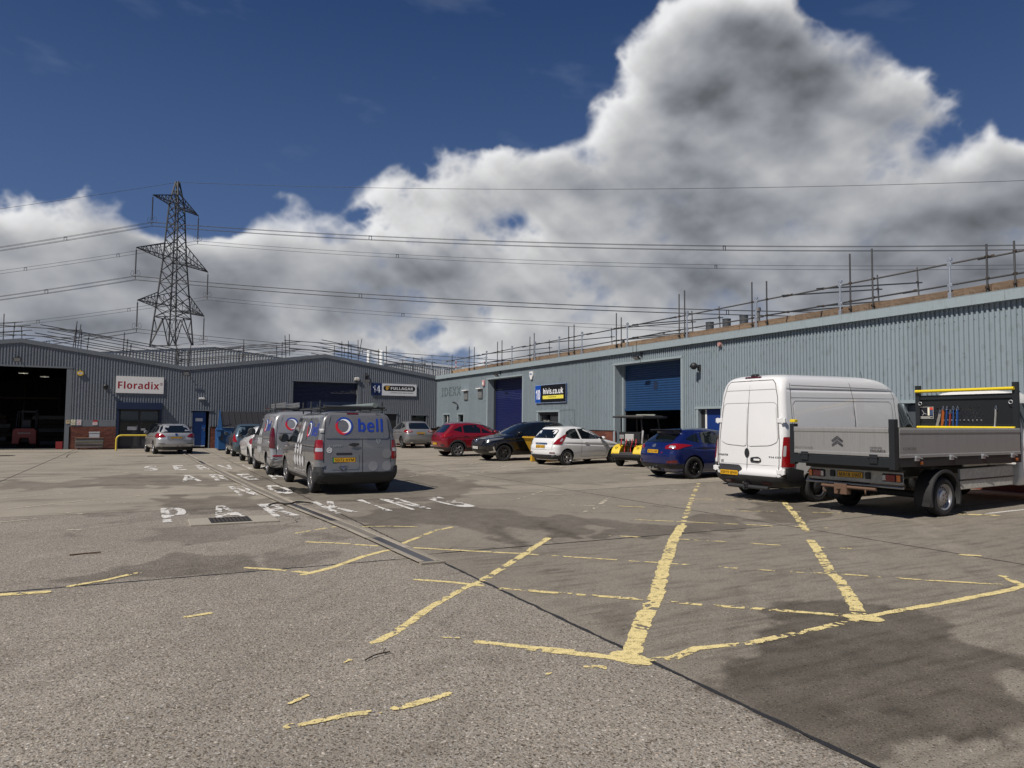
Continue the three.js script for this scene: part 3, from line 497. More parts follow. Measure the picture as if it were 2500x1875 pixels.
{ // ---- twin gabled warehouse at the end of the yard
  const t = thing('gabled_warehouse', 'dark grey profiled steel warehouse with two low gables at the yard end', 'warehouse');
  const holes = [[-10.4, -3.86, 0, 4.5], [-3.86, -1.36, 0, 1.66], [-1.36, 0.94, 0, 2.66], [2.57, 3.52, 0, 2.24], [8.39, 12.57, 0, 4.24], [14.4, 15.28, 0, 2.26], [16.26, 17.44, 1.15, 2.18]];
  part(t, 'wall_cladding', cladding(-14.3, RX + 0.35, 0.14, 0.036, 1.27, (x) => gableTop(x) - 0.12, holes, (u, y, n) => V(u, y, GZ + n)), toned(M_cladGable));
  // verge flashings along both gables
  const slopes = [[-14.25, -6.05], [-6.05, 2.15], [2.15, 10.35], [10.35, 18.3]];
  for (const [a, b] of slopes) {
    const ya = gableTop(a), yb = gableTop(b), n = 2;
    for (let i = 0; i < n; i++) { const x0 = mix(a, b, i / n) + (i ? 0.004 : 0), x1 = mix(a, b, (i + 1) / n), y0 = mix(ya, yb, i / n), y1 = mix(ya, yb, (i + 1) / n), f = GZ + 0.085;
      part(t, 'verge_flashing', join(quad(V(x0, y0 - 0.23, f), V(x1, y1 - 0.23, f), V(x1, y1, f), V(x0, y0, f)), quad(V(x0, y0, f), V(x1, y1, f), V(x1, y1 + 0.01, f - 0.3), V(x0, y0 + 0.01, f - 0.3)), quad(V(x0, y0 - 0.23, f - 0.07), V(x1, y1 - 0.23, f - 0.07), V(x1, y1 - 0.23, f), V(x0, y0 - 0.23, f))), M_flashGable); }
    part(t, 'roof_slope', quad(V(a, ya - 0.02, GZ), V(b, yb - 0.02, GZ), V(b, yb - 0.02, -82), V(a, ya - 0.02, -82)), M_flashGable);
  }
  // shell
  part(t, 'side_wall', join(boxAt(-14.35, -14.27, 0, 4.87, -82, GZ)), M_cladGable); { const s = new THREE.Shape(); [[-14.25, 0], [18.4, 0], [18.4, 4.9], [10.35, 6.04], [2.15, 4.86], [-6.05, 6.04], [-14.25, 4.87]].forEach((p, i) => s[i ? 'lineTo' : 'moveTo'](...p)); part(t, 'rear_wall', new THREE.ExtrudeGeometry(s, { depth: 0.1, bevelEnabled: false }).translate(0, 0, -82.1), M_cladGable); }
  part(t, 'party_wall', boxAt(2.1, 2.2, 0, 4.85, -81.9, GZ - 0.02), mat(0.3, 0.3, 0.29, 0.9)); 
  part(t, 'floor', quad(V(-14.2, 0.012, GZ + 0.05), V(18.1, 0.012, GZ + 0.05), V(18.1, 0.012, -81.9), V(-14.2, 0.012, -81.9)), mat(0.06, 0.058, 0.055, 0.8));  // floor colour darkened: the dimness of the bay is put into it
  // left goods door: jamb, head, dark reveal
  part(t, 'door_jamb', boxAt(-3.88, -3.66, 0.0, 1.27, GZ - 0.1, GZ + 0.07), M_flashGable); part(t, 'door_jamb', boxAt(-3.88, -3.6, 1.27, 4.5, GZ - 0.1, GZ + 0.045), M_flashGable);
  part(t, 'door_head', boxAt(-10.4, -3.6, 4.5, 4.6, GZ - 0.1, GZ + 0.06), M_flashGable);
  part(t, 'flashing_panel', boxAt(-3.6, -1.4, 1.275, 1.66, GZ - 0.02, GZ + 0.04), M_flashGable);
  bricks(t, [-3.62, 0.0, GZ + 0.03], 0, 2.2, 1.27, 3);
  bricks(t, [0.95, 0.0, GZ + 0.03], 0, 1.6, 1.27, 5); part(t, 'drip_flashing', boxAt(0.95, 2.56, 1.27, 1.3, GZ - 0.01, GZ + 0.06), M_black);
  bricks(t, [3.62, 0.0, GZ + 0.03], 0, 0.75, 1.27, 7); part(t, 'plinth', boxAt(4.38, 8.3, 0, 1.27, GZ - 0.06, GZ + 0.02), brickMats[1]); part(t, 'plinth', boxAt(12.66, 14.3, 0, 1.27, GZ - 0.06, GZ + 0.02), brickMats[1]); part(t, 'plinth', boxAt(15.36, 18.15, 0, 1.15, GZ - 0.06, GZ + 0.02), brickMats[1]); part(t, 'drip_flashing', boxAt(3.6, 8.3, 1.27, 1.3, GZ - 0.01, GZ + 0.06), M_black);
  // glazed entrance under a blue shutter box
  const d = new THREE.Group(); d.name = 'entrance_door'; t.add(d); d.position.set(-0.22, 0, GZ);
  part(d, 'shutter_box', boxAt(-1.17, 1.16, 2.27, 2.67, -0.05, 0.33, 0.012), M_navy, 'navy blue shutter box'); part(d, 'guide_rail', boxAt(-1.15, -1.03, 0, 2.27, -0.05, 0.12), M_navy); part(d, 'guide_rail', boxAt(1.03, 1.15, 0, 2.27, -0.05, 0.12), M_navy);
  part(d, 'frame', join(boxAt(-1.03, 1.03, 2.16, 2.27, -0.2, -0.1), boxAt(-1.03, -0.95, 0.02, 2.16, -0.2, -0.1), boxAt(0.95, 1.03, 0.02, 2.16, -0.2, -0.1), boxAt(-0.06, 0.06, 0.02, 2.16, -0.2, -0.1), boxAt(-0.95, -0.06, 0.9, 1.0, -0.195, -0.105), boxAt(0.06, 0.95, 0.9, 1.0, -0.195, -0.105), boxAt(-0.95, 0.95, 0.02, 0.16, -0.197, -0.103)), M_black);
  for (const [a, b] of [[-0.95, -0.06], [0.06, 0.95]]) { part(d, 'glass_pane', boxAt(a, b, 1.0, 2.16, -0.17, -0.15), M_pane); part(d, 'lower_panel', boxAt(a, b, 0.16, 0.9, -0.17, -0.14), mat(0.035, 0.037, 0.04, 0.4)); }
  part(d, 'pull_handle', join(boxAt(-0.12, -0.08, 1.1, 1.35, -0.1, -0.04)), M_steel); part(d, 'paper_notice', boxAt(-0.6, -0.12, 1.08, 1.28, -0.149, -0.146), M_white2); part(d, 'paper_notice', boxAt(0.1, 0.33, 1.05, 1.18, -0.149, -0.146), M_white2);
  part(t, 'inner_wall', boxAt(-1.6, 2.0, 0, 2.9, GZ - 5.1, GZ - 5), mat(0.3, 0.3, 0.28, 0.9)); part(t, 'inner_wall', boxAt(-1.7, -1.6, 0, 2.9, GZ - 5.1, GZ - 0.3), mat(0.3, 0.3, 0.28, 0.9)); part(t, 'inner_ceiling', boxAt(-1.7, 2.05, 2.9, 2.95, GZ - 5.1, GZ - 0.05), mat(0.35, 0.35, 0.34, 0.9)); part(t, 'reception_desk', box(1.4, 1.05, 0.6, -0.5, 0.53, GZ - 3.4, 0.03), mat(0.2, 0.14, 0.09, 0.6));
  // blue personnel door
  const p = new THREE.Group(); p.name = 'personnel_door'; t.add(p); p.position.set(3.05, 0, GZ); p.userData.label = 'bright blue personnel door standing ajar';
  part(p, 'frame', join(boxAt(-0.52, -0.46, 0, 2.26, -0.18, 0.04), boxAt(0.46, 0.52, 0, 2.26, -0.18, 0.04), boxAt(-0.6, 0.68, 2.24, 2.3, -0.18, 0.09)), M_flashGable);
  const leaf = part(p, 'door_leaf', box(0.74, 2.08, 0.045, 0.37, 1.15, 0, 0.004), mat(0.004, 0.05, 0.21, 0.4)); leaf.position.set(-0.45, 0, -0.16); 
  part(p, 'kick_plate', boxAt(-0.42, 0.27, 0.115, 0.16, -0.137, -0.13), M_white2); part(p, 'notice', boxAt(-0.28, 0.12, 1.62, 1.8, -0.137, -0.131), M_white2); part(p, 'lever_handle', join(boxAt(0.2, 0.24, 1.02, 1.22, -0.137, -0.12), boxAt(0.08, 0.24, 1.2, 1.225, -0.12, -0.1)), M_steel);
  // roller door of unit 14
  const r = new THREE.Group(); r.name = 'roller_door'; t.add(r); r.position.set(10.48, 0, GZ);
  shutter(r, 4.12, 4.16, M_navy, [0, 0.06, -0.28], 0); part(r, 'bottom_rail', boxAt(-2.05, 2.05, 0.0, 0.07, -0.3, -0.24), M_navy);
  part(r, 'head_flashing', boxAt(-2.2, 2.18, 4.22, 4.3, -0.3, 0.07), M_flashGable); part(r, 'jamb', boxAt(-2.2, -2.09, 0, 4.22, -0.3, 0.05), M_flashGable); part(r, 'jamb', boxAt(2.08, 2.3, 0, 4.22, -0.3, 0.05), M_flashGable);
  // door and window of unit 14
  const w = new THREE.Group(); w.name = 'office_window'; t.add(w); w.position.set(16.85, 0, GZ);
  part(w, 'frame', join(boxAt(-0.62, 0.62, 2.14, 2.22, -0.1, 0.08), boxAt(-0.62, -0.54, 1.2, 2.14, -0.1, 0.05), boxAt(0.54, 0.62, 1.2, 2.14, -0.1, 0.05)), M_flashGable); part(w, 'pane', boxAt(-0.54, 0.54, 1.2, 2.14, -0.08, -0.06), M_pane); part(w, 'sill', boxAt(-0.62, 0.62, 1.15, 1.2, -0.1, 0.1), M_flashGable);
  part(w, 'name_board', boxAt(-0.46, 0.16, 1.78, 1.98, -0.056, -0.05), mat(0.04, 0.04, 0.035, 0.5));
  const e = new THREE.Group(); e.name = 'office_door'; t.add(e); e.position.set(14.84, 0, GZ); part(e, 'frame', join(boxAt(-0.5, 0.52, 2.22, 2.3, -0.1, 0.08), boxAt(-0.5, -0.42, 0, 2.22, -0.1, 0.05), boxAt(0.42, 0.5, 0, 2.22, -0.1, 0.05)), M_flashGable); part(e, 'door_leaf', boxAt(-0.42, 0.42, 0.02, 2.22, -0.08, -0.04), M_black);
  // racking and lamps inside the open bay
  part(t, 'inner_rack', join(...[-9.5, -7.2, -5.2].map((x) => boxAt(x, x + 0.08, 0, 4, GZ - 11, GZ - 10.9)), boxAt(-9.6, -5.0, 1.6, 1.72, GZ - 11, GZ - 10), boxAt(-9.6, -5.0, 3.0, 3.12, GZ - 11, GZ - 10)), mat(0.05, 0.03, 0.02, 0.7));
  const wood = mat(0.06, 0.045, 0.03, 0.9);  // board colour darkened to carry the gloom of the bay
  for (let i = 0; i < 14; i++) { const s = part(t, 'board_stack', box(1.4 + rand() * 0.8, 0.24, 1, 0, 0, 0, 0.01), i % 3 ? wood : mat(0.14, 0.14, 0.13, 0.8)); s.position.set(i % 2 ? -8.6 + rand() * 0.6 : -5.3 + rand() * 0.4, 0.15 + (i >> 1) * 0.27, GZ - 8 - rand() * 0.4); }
}
{ // ---- long warehouse down the right side
  const t = thing('long_warehouse', 'long pale blue grey profiled steel warehouse along the whole right side', 'warehouse');
  const zA = GZ - 36, zB = 14;
  const holes = [[-45.29, -43.95, 1.15, 2.26], [-42.75, -41.66, 1.15, 2.26], [-38.2, -33.85, 0, 4.26], [-32.1, -30.05, 0, 2.26], [-25.32, -21.05, 0, 4.23], [-20.1, -18.95, 0, 2.26], [-12.1, -10.9, 0, 2.3]];
  part(t, 'wall_cladding', cladding(GZ, zB, 0.122, 0.042, 1.38, () => 4.75, holes, (u, y, n) => V(RX - n, y, u)), toned(M_clad));
  // eaves gutter in lengths
  const lens = [GZ, -42.1, -36.1, -30.2, -24.1, -18.1, -13.9, -9.45, -3, 4, zB];
  for (let i = 0; i + 1 < lens.length; i++) { const a = lens[i] + (i ? 0.005 : -0.05), b = lens[i + 1]; part(t, 'eaves_gutter', join(boxAt(RX - 0.17, RX - 0.155, 4.665, 4.915, a, b), boxAt(RX - 0.155, RX + 0.1, 4.665, 4.68, a, b), boxAt(RX - 0.175, RX - 0.15, 4.915, 4.925, a, b)), M_flash); }
  part(t, 'roof_slope', join(quad(V(RX - 0.1, 4.84, zA), V(RX - 0.1, 4.84, zB), V(RX + 16, 7.0, zB), V(RX + 16, 7.0, zA)), quad(V(RX + 32, 4.84, zA), V(RX + 32, 4.84, zB), V(RX + 16, 7.0, zB), V(RX + 16, 7.0, zA))), M_flash);
  part(t, 'end_wall', boxAt(RX + 0.02, RX + 32, 0, 4.84, zB - 0.1, zB), M_clad); part(t, 'far_wall', boxAt(RX + 31.9, RX + 32, 0, 4.84, zA, zB - 0.12), M_clad); part(t, 'end_wall', boxAt(RX + 0.4, RX + 31.8, 0, 4.84, zA - 0.1, zA), M_clad);
  part(t, 'floor', quad(V(RX, 0.012, zB - 0.2), V(RX + 31.8, 0.012, zB - 0.2), V(RX + 31.8, 0.012, zA), V(RX, 0.012, zA)), mat(0.15, 0.145, 0.14, 0.8));
  // plinth
  const gaps = [[GZ, -38.2], [-33.85, -32.1], [-30.05, -27.25], [-21.05, -20.1], [-18.95, -12.1], [-10.9, zB]];
  for (const [a, b] of gaps) { part(t, 'plinth', boxAt(RX - 0.02, RX + 0.2, 0, b - a > 5 && a === GZ ? 1.14 : 1.36, a + 0.005, b - 0.005), brickMats[0]); }
  bricks(t, [RX - 0.03, 0, -27.2], -Math.PI / 2, 1.88, 1.36, 11);
  for (const [a, b] of [[GZ, -38.2], [-33.85, -32.15], [-30, -25.35], [-21, -20.15], [-18.9, -12.1], [-10.9, zB]]) part(t, 'drip_flashing', boxAt(RX - 0.055, RX + 0.02, 1.352, 1.385, a, b), M_black);
  // fixing screws in the sheets
  const screw = new THREE.SphereGeometry(0.013, 6, 4), sm2 = mat(0.03, 0.03, 0.032, 0.6);
  for (const [y, z0] of [[4.32, -30.01], [2.5, -20.98]]) for (let z = z0; z < -8.8; z += 0.244) { if (y < 4 || z > -20.9 || z < -25.4) { const m = part(t, 'screw', screw, sm2); m.position.set(RX - 0.004, y + 0.006 * n2(z * 9, y), z); } }
  const opening = (name, z0, z1, top, deep) => { const g = new THREE.Group(); g.name = name; t.add(g); g.position.set(RX, 0, (z0 + z1) / 2); const h = (z1 - z0) / 2;
    part(g, 'head_flashing', boxAt(-0.06, deep, top - 0.02, top + 0.06, -h - 0.16, h + 0.1), M_flash); part(g, 'jamb_flashing', boxAt(-0.045, deep, 0.0, top - 0.02, -h - 0.12, -h), M_flash); part(g, 'jamb_flashing', boxAt(-0.045, deep, 0.0, top - 0.02, h, h + 0.12), M_flash); return [g, h]; };
  { const [g, h] = opening('roller_door', -38.2, -33.85, 4.26, 0.56); g.userData.label = 'closed dark blue roller door'; shutter(g, h * 2 - 0.1, 4.2, mat(0.004, 0.008, 0.065, 0.45), [0.5, 0.05, 0], -Math.PI / 2, 0.1); part(g, 'bottom_rail', boxAt(0.45, 0.5, 0.01, 0.06, -h + 0.05, h - 0.05), M_navy); part(g, 'guide_rail', boxAt(0.36, 0.48, 0, 4.24, -h, -h + 0.07), mat(0.05, 0.06, 0.07, 0.5)); }
  { const [g, h] = opening('roller_door', -25.32, -21.05, 4.23, 0.56); g.userData.label = 'blue roller door pulled halfway up'; const blue = mat(0.014, 0.055, 0.15, 0.45, 0, { map: rep(streakTex, 0.3, 0.3) });
    shutter(g, h * 2 - 0.12, 1.95, blue, [0.5, 2.28, 0], -Math.PI / 2, 0.1); part(g, 'bottom_rail', boxAt(0.43, 0.52, 2.24, 2.34, -h + 0.06, h - 0.06), blue); part(g, 'guide_rail', boxAt(0.36, 0.48, 0, 4.21, -h, -h + 0.07), M_flash); part(g, 'guide_rail', boxAt(0.36, 0.48, 0, 4.21, h - 0.07, h), M_flash); part(g, 'notice', boxAt(0.475, 0.48, 3.1, 3.42, -0.13, 0.1), mat(0.01, 0.02, 0.05, 0.6));
    part(t, 'inner_stack', join(...[0, 1, 2, 3, 4, 5].map((i) => boxAt(RX + 6.5, RX + 7.5, 0.05 + (i % 3) * 0.75, 0.7 + (i % 3) * 0.75, -25 + (i > 2 ? 1.6 : 0), -23.7 + (i > 2 ? 1.6 : 0), 0.02))), mat(0.25, 0.2, 0.14, 0.9)); }
  const office = (z0, z1, n, lower) => { const g = new THREE.Group(); g.name = 'office_window'; t.add(g); g.position.set(RX, 0, (z0 + z1) / 2); const h = (z1 - z0) / 2;
    part(g, 'frame', join(boxAt(-0.06, 0.1, 2.2, 2.27, -h, h), boxAt(-0.05, 0.1, 1.2, 2.2, -h, -h + 0.1), boxAt(-0.05, 0.1, 1.2, 2.2, h - 0.1, h)), M_flash); part(g, 'sill', boxAt(-0.09, 0.1, 1.15, 1.2, -h, h), M_flash); part(g, 'pane', boxAt(0.05, 0.07, 1.2, 2.2, -h + 0.1, h - 0.1), M_pane); if (lower) { part(g, 'blind', boxAt(0.046, 0.049, 1.25, 1.6, -0.28, 0.32), M_white2); part(g, 'mullion', boxAt(0.02, 0.06, 1.2, 2.2, 0.0, 0.05), M_white2); } };
  office(-45.29, -43.95, 0, true); office(-42.75, -41.66, 1, false);
  { const [g, h] = opening('office_door', -32.1, -30.05, 2.26, 0.2); const grey = mat(0.035, 0.038, 0.042, 0.35);
    part(g, 'frame', join(boxAt(0.1, 0.16, 2.1, 2.24, -h, h), boxAt(0.1, 0.16, 0, 2.1, -h, -h + 0.16), boxAt(0.1, 0.16, 0, 2.1, 0.02, 0.12), boxAt(0.1, 0.16, 0, 2.1, h - 0.1, h)), grey); part(g, 'glass_pane', boxAt(0.13, 0.145, 0.05, 2.1, -h + 0.16, 0.02), M_pane); part(g, 'door_leaf', boxAt(0.12, 0.15, 0.05, 2.1, 0.12, h - 0.1), grey);
    const stick = canvas(128, 64, (k) => { k.fillStyle = '#0b0c0d'; k.fillRect(0, 0, 128, 64); k.fillStyle = '#f2f2ea'; fit(k, 'hivis.co.uk', 4, 6, 120, 30); k.fillRect(4, 44, 120, 14); }); const s = part(g, 'door_sticker', new THREE.PlaneGeometry(0.62, 0.3).rotateY(-Math.PI / 2), new THREE.MeshStandardMaterial({ map: stick, roughness: 0.5 })); s.position.set(0.125, 1.72, -0.42); }
  { const [g, h] = opening('personnel_door', -20.1, -18.95, 2.26, 0.2); part(g, 'door_leaf', boxAt(0.12, 0.16, 0.02, 2.22, -h + 0.3, h), mat(0.006, 0.03, 0.16, 0.4)); part(g, 'side_panel', boxAt(0.11, 0.16, 0.02, 2.22, -h, -h + 0.22), M_black); part(g, 'white_post', boxAt(0.1, 0.14, 0.02, 2.22, -h + 0.22, -h + 0.3), M_white2); }
  { const [g, h] = opening('side_door', -12.1, -10.9, 2.3, 0.2); part(g, 'door_leaf', boxAt(0.12, 0.16, 0.02, 2.24, -h, h), mat(0.06, 0.07, 0.08, 0.5)); }
  // ghost of removed letters: cleaner paint where they stood
  const ghost = canvas(512, 160, (k) => { k.clearRect(0, 0, 512, 160); k.fillStyle = '#5d6a6c'; fit(k, 'IDEXX', 6, 6, 500, 148); k.globalCompositeOperation = 'destination-out'; k.fillRect(0, 72, 512, 9); });
  const gm = part(t, 'ghost_lettering', new THREE.PlaneGeometry(3.5, 0.66).rotateY(-Math.PI / 2), new THREE.MeshStandardMaterial({ map: ghost, transparent: true, opacity: 0.62, roughness: 0.7 })); gm.position.set(RX - 0.046, 3.74, -43.9);
  const outline = mat(0.1, 0.12, 0.13, 0.7); part(t, 'patch_seam', join(boxAt(RX - 0.048, RX - 0.04, 1.4, 2.32, -28.56, -28.545), boxAt(RX - 0.048, RX - 0.04, 2.32, 2.335, -29.9, -28.545)), outline);
}
// ---- light grey sheds and flues beyond the gables
{
  const light = clad(0.62, 0.63, 0.62), white = mat(0.8, 0.81, 0.8, 0.5);
  const shed = (name, label, x0, x1, xr, ye, yr, z, back) => { const t = thing(name, label, 'warehouse'); const top = (x) => (x < xr ? mix(ye[0], yr, (x - x0) / (xr - x0)) : mix(yr, ye[1], (x - xr) / (x1 - xr)));
    part(t, 'wall_cladding', cladding(x0, x1, 0.33, 0.06, 0, (x) => top(x) - 0.1, [], (u, y, n) => V(u, y, z + n)), toned(light));
    for (const [a, b] of [[x0, xr], [xr, x1]]) { part(t, 'verge_flashing', join(quad(V(a, top(a) - 0.28, z + 0.12), V(b, top(b) - 0.28, z + 0.12), V(b, top(b), z + 0.12), V(a, top(a), z + 0.12)), quad(V(a, top(a), z + 0.12), V(b, top(b), z + 0.12), V(b, top(b), z - 0.4), V(a, top(a), z - 0.4))), white); part(t, 'roof_slope', quad(V(a, top(a) - 0.05, z), V(b, top(b) - 0.05, z), V(b, top(b) - 0.05, back), V(a, top(a) - 0.05, back)), white); }
    part(t, 'side_wall', boxAt(x0 - 0.1, x0, 0, top(x0) - 0.1, back, z), light); part(t, 'side_wall', boxAt(x1, x1 + 0.1, 0, top(x1) - 0.1, back, z), light); };
  shed('distant_shed', 'pale ribbed shed with white gable edge showing behind the left gables', -6, 20, 7.2, [9.25, 9.15], 10.62, -90, -130);
  shed('distant_shed', 'pale ribbed shed glimpsed behind the gable end above unit fourteen', 27, 44, 31, [9.5, 9.2], 9.95, -91, -130);
  for (const [x, l] of [[21.43, 'white metal flue nearest the ridge scaffold, first of two'], [22.83, 'white metal flue beside its twin, nearer the long warehouse']]) { const t = thing('flue', l, 'flue', [x, 0, -75]); part(t, 'shaft', rod(V(0, 4.9, 0), V(0, 9.3, 0), 0.24, 16), white); part(t, 'cap', join(rod(V(0, 9.3, 0), V(0, 9.44, 0), 0.26, 16, 0.2), rod(V(0, 9.27, 0), V(0, 9.32, 0), 0.27, 16)), white); part(t, 'base_collar', rod(V(0, 4.6, 0), V(0, 5.0, 0), 0.34, 16), M_galv); }
}
// ---------------------------------------------------------------- edge-protection scaffolds on the roofs
const tubeMat = [[0.1, 0.1, 0.098], [0.13, 0.125, 0.118], [0.085, 0.085, 0.085]].map((c) => mat(...c, 0.5, 0.55)), M_clip = mat(0.06, 0.045, 0.035, 0.7, 0.4), M_brightTube = mat(0.55, 0.57, 0.59, 0.35, 0.75);
const boardMat = [[0.32, 0.245, 0.18], [0.37, 0.29, 0.21], [0.26, 0.2, 0.15], [0.5, 0.38, 0.25]].map((c, i) => new THREE.MeshStandardMaterial({ color: lin(...c), roughness: 0.9, map: canvas(512, 64, (k, w, h) => { const q = rng(300 + i); k.fillStyle = '#d8d0c6'; k.fillRect(0, 0, w, h); for (let j = 0; j < 260; j++) { const v = 120 + q() * 130 | 0; k.fillStyle = `rgba(${v},${v * 0.93 | 0},${v * 0.85 | 0},.28)`; k.fillRect(q() * w, q() * h, 40 + q() * 240, 1 + q() * 1.6); } for (let j = 0; j < 30; j++) { k.fillStyle = `rgba(60,45,32,${0.25 * q()})`; k.beginPath(); k.ellipse(q() * w, q() * h, 3 + q() * 18, 2 + q() * 6, 0, 0, 6.3); k.fill(); } }) }));
const tube = (p, name, a, b, m = tubeMat[(rand() * 3) | 0], r = 0.0242) => part(p, name, rod(a, b, r, 8), m);
const clipGeo = join(box(0.075, 0.07, 0.075, 0, 0, 0, 0.012), rod(V(-0.06, 0, 0.01), V(0.06, 0, 0.01), 0.012, 6));
const clip = (p, v, m = M_clip) => { const c = part(p, 'coupler', clipGeo, m); c.position.copy(v); c.rotation.y = rand() * 3; return c; };
{ // along the eaves of the long warehouse
  const t = thing('eaves_scaffold', 'scaffold tube guardrail with timber toe boards along the long warehouse eaves', 'scaffold');
  const X = 18.4, yTop = 5.87, yMid = 5.33;
  const dark = [[6.25, -44.3], [6.54, -41.45], [6.44, -40.65], [6.45, -37.35], [6.47, -36.78], [6.33, -33.4], [6.48, -32.92], [6.42, -29.47], [6.46, -28.96], [6.55, -25.5], [6.31, -25.15], [6.74, -21.38], [6.83, -21.04], [6.56, -17.65], [6.48, -17.0], [6.74, -13.84], [6.74, -13.1], [6.18, -10.01], [6.12, -9.38], [6.3, -6.2], [6.3, -2.8]];
  for (const [y, z] of dark) { const d = (rand() - 0.5) * 0.03; tube(t, 'standard', V(X - 0.03 + d, 4.96, z), V(X - 0.03, y, z + d)); clip(t, V(X - 0.01, yTop, z)); clip(t, V(X - 0.01, yMid, z)); clip(t, V(X - 0.04, 5.1, z)); }
  for (const z of [-38.81, -35.46, -32.8, -30.33, -28.24, -24.68, -20.9, -17.44, -14.16, -10.91, -7.4, -4]) { const g = new THREE.Group(); g.name = 'eaves_post'; t.add(g); g.position.set(X - 0.05, 0, z); part(g, 'upright', rod(V(0, 4.94, 0), V(0, 6.03, 0), 0.028, 10), M_brightTube); part(g, 'shoe', box(0.1, 0.2, 0.09, 0.01, 5.02, 0, 0.01), M_brightTube); for (const y of [yTop - 0.03, yMid - 0.03, 5.97]) part(g, 'collar', box(0.075, 0.075, 0.12, 0.01, y, 0, 0.012), M_brightTube); }
  for (const y of [yTop, yMid]) { let z = -45.2; while (z < 2) { const l = 4.9 + rand() * 1.6, o = (rand() - 0.5) * 0.05; tube(t, 'guard_rail', V(X + 0.03, y + o, z - 0.35), V(X + 0.03 - 0.02, y - o * 0.6, z + l)); clip(t, V(X + 0.03, y, z)); z += l; } }
  // returns up the roof slope
  for (const [z, l] of [[-14.82, 4.9], [-16.15, 4.7], [-24.05, 4.8], [-25.4, 4.4], [-32.4, 4.8], [-39.07, 4.7]]) { for (const y of [yTop, yMid]) { tube(t, 'return_rail', V(X - 0.25, y - 0.03, z), V(X + l, y + l * 0.137, z + 0.03)); clip(t, V(X + 0.02, y, z)); } tube(t, 'standard', V(X + l - 0.15, 5.2 + l * 0.1, z + 0.02), V(X + l - 0.2, yTop + 0.5 + l * 0.137, z)); clip(t, V(X + l - 0.2, yTop + l * 0.137, z)); }
  // toe boards butted end to end
  let z = -44.6, i = 0; while (z < 2) { const l = 2.4 + rand() * 1.5, b = part(t, 'toe_board', box(0.038, 0.21, l - 0.012, 0, 0, 0, 0.004), boardMat[i === 0 ? 3 : (rand() * 3) | 0]); b.position.set(X + 0.035 + (i % 2) * 0.006, 5.085 + (rand() - 0.5) * 0.014, z + l / 2); b.rotation.x = (rand() - 0.5) * 0.006; z += l; i++; }
}
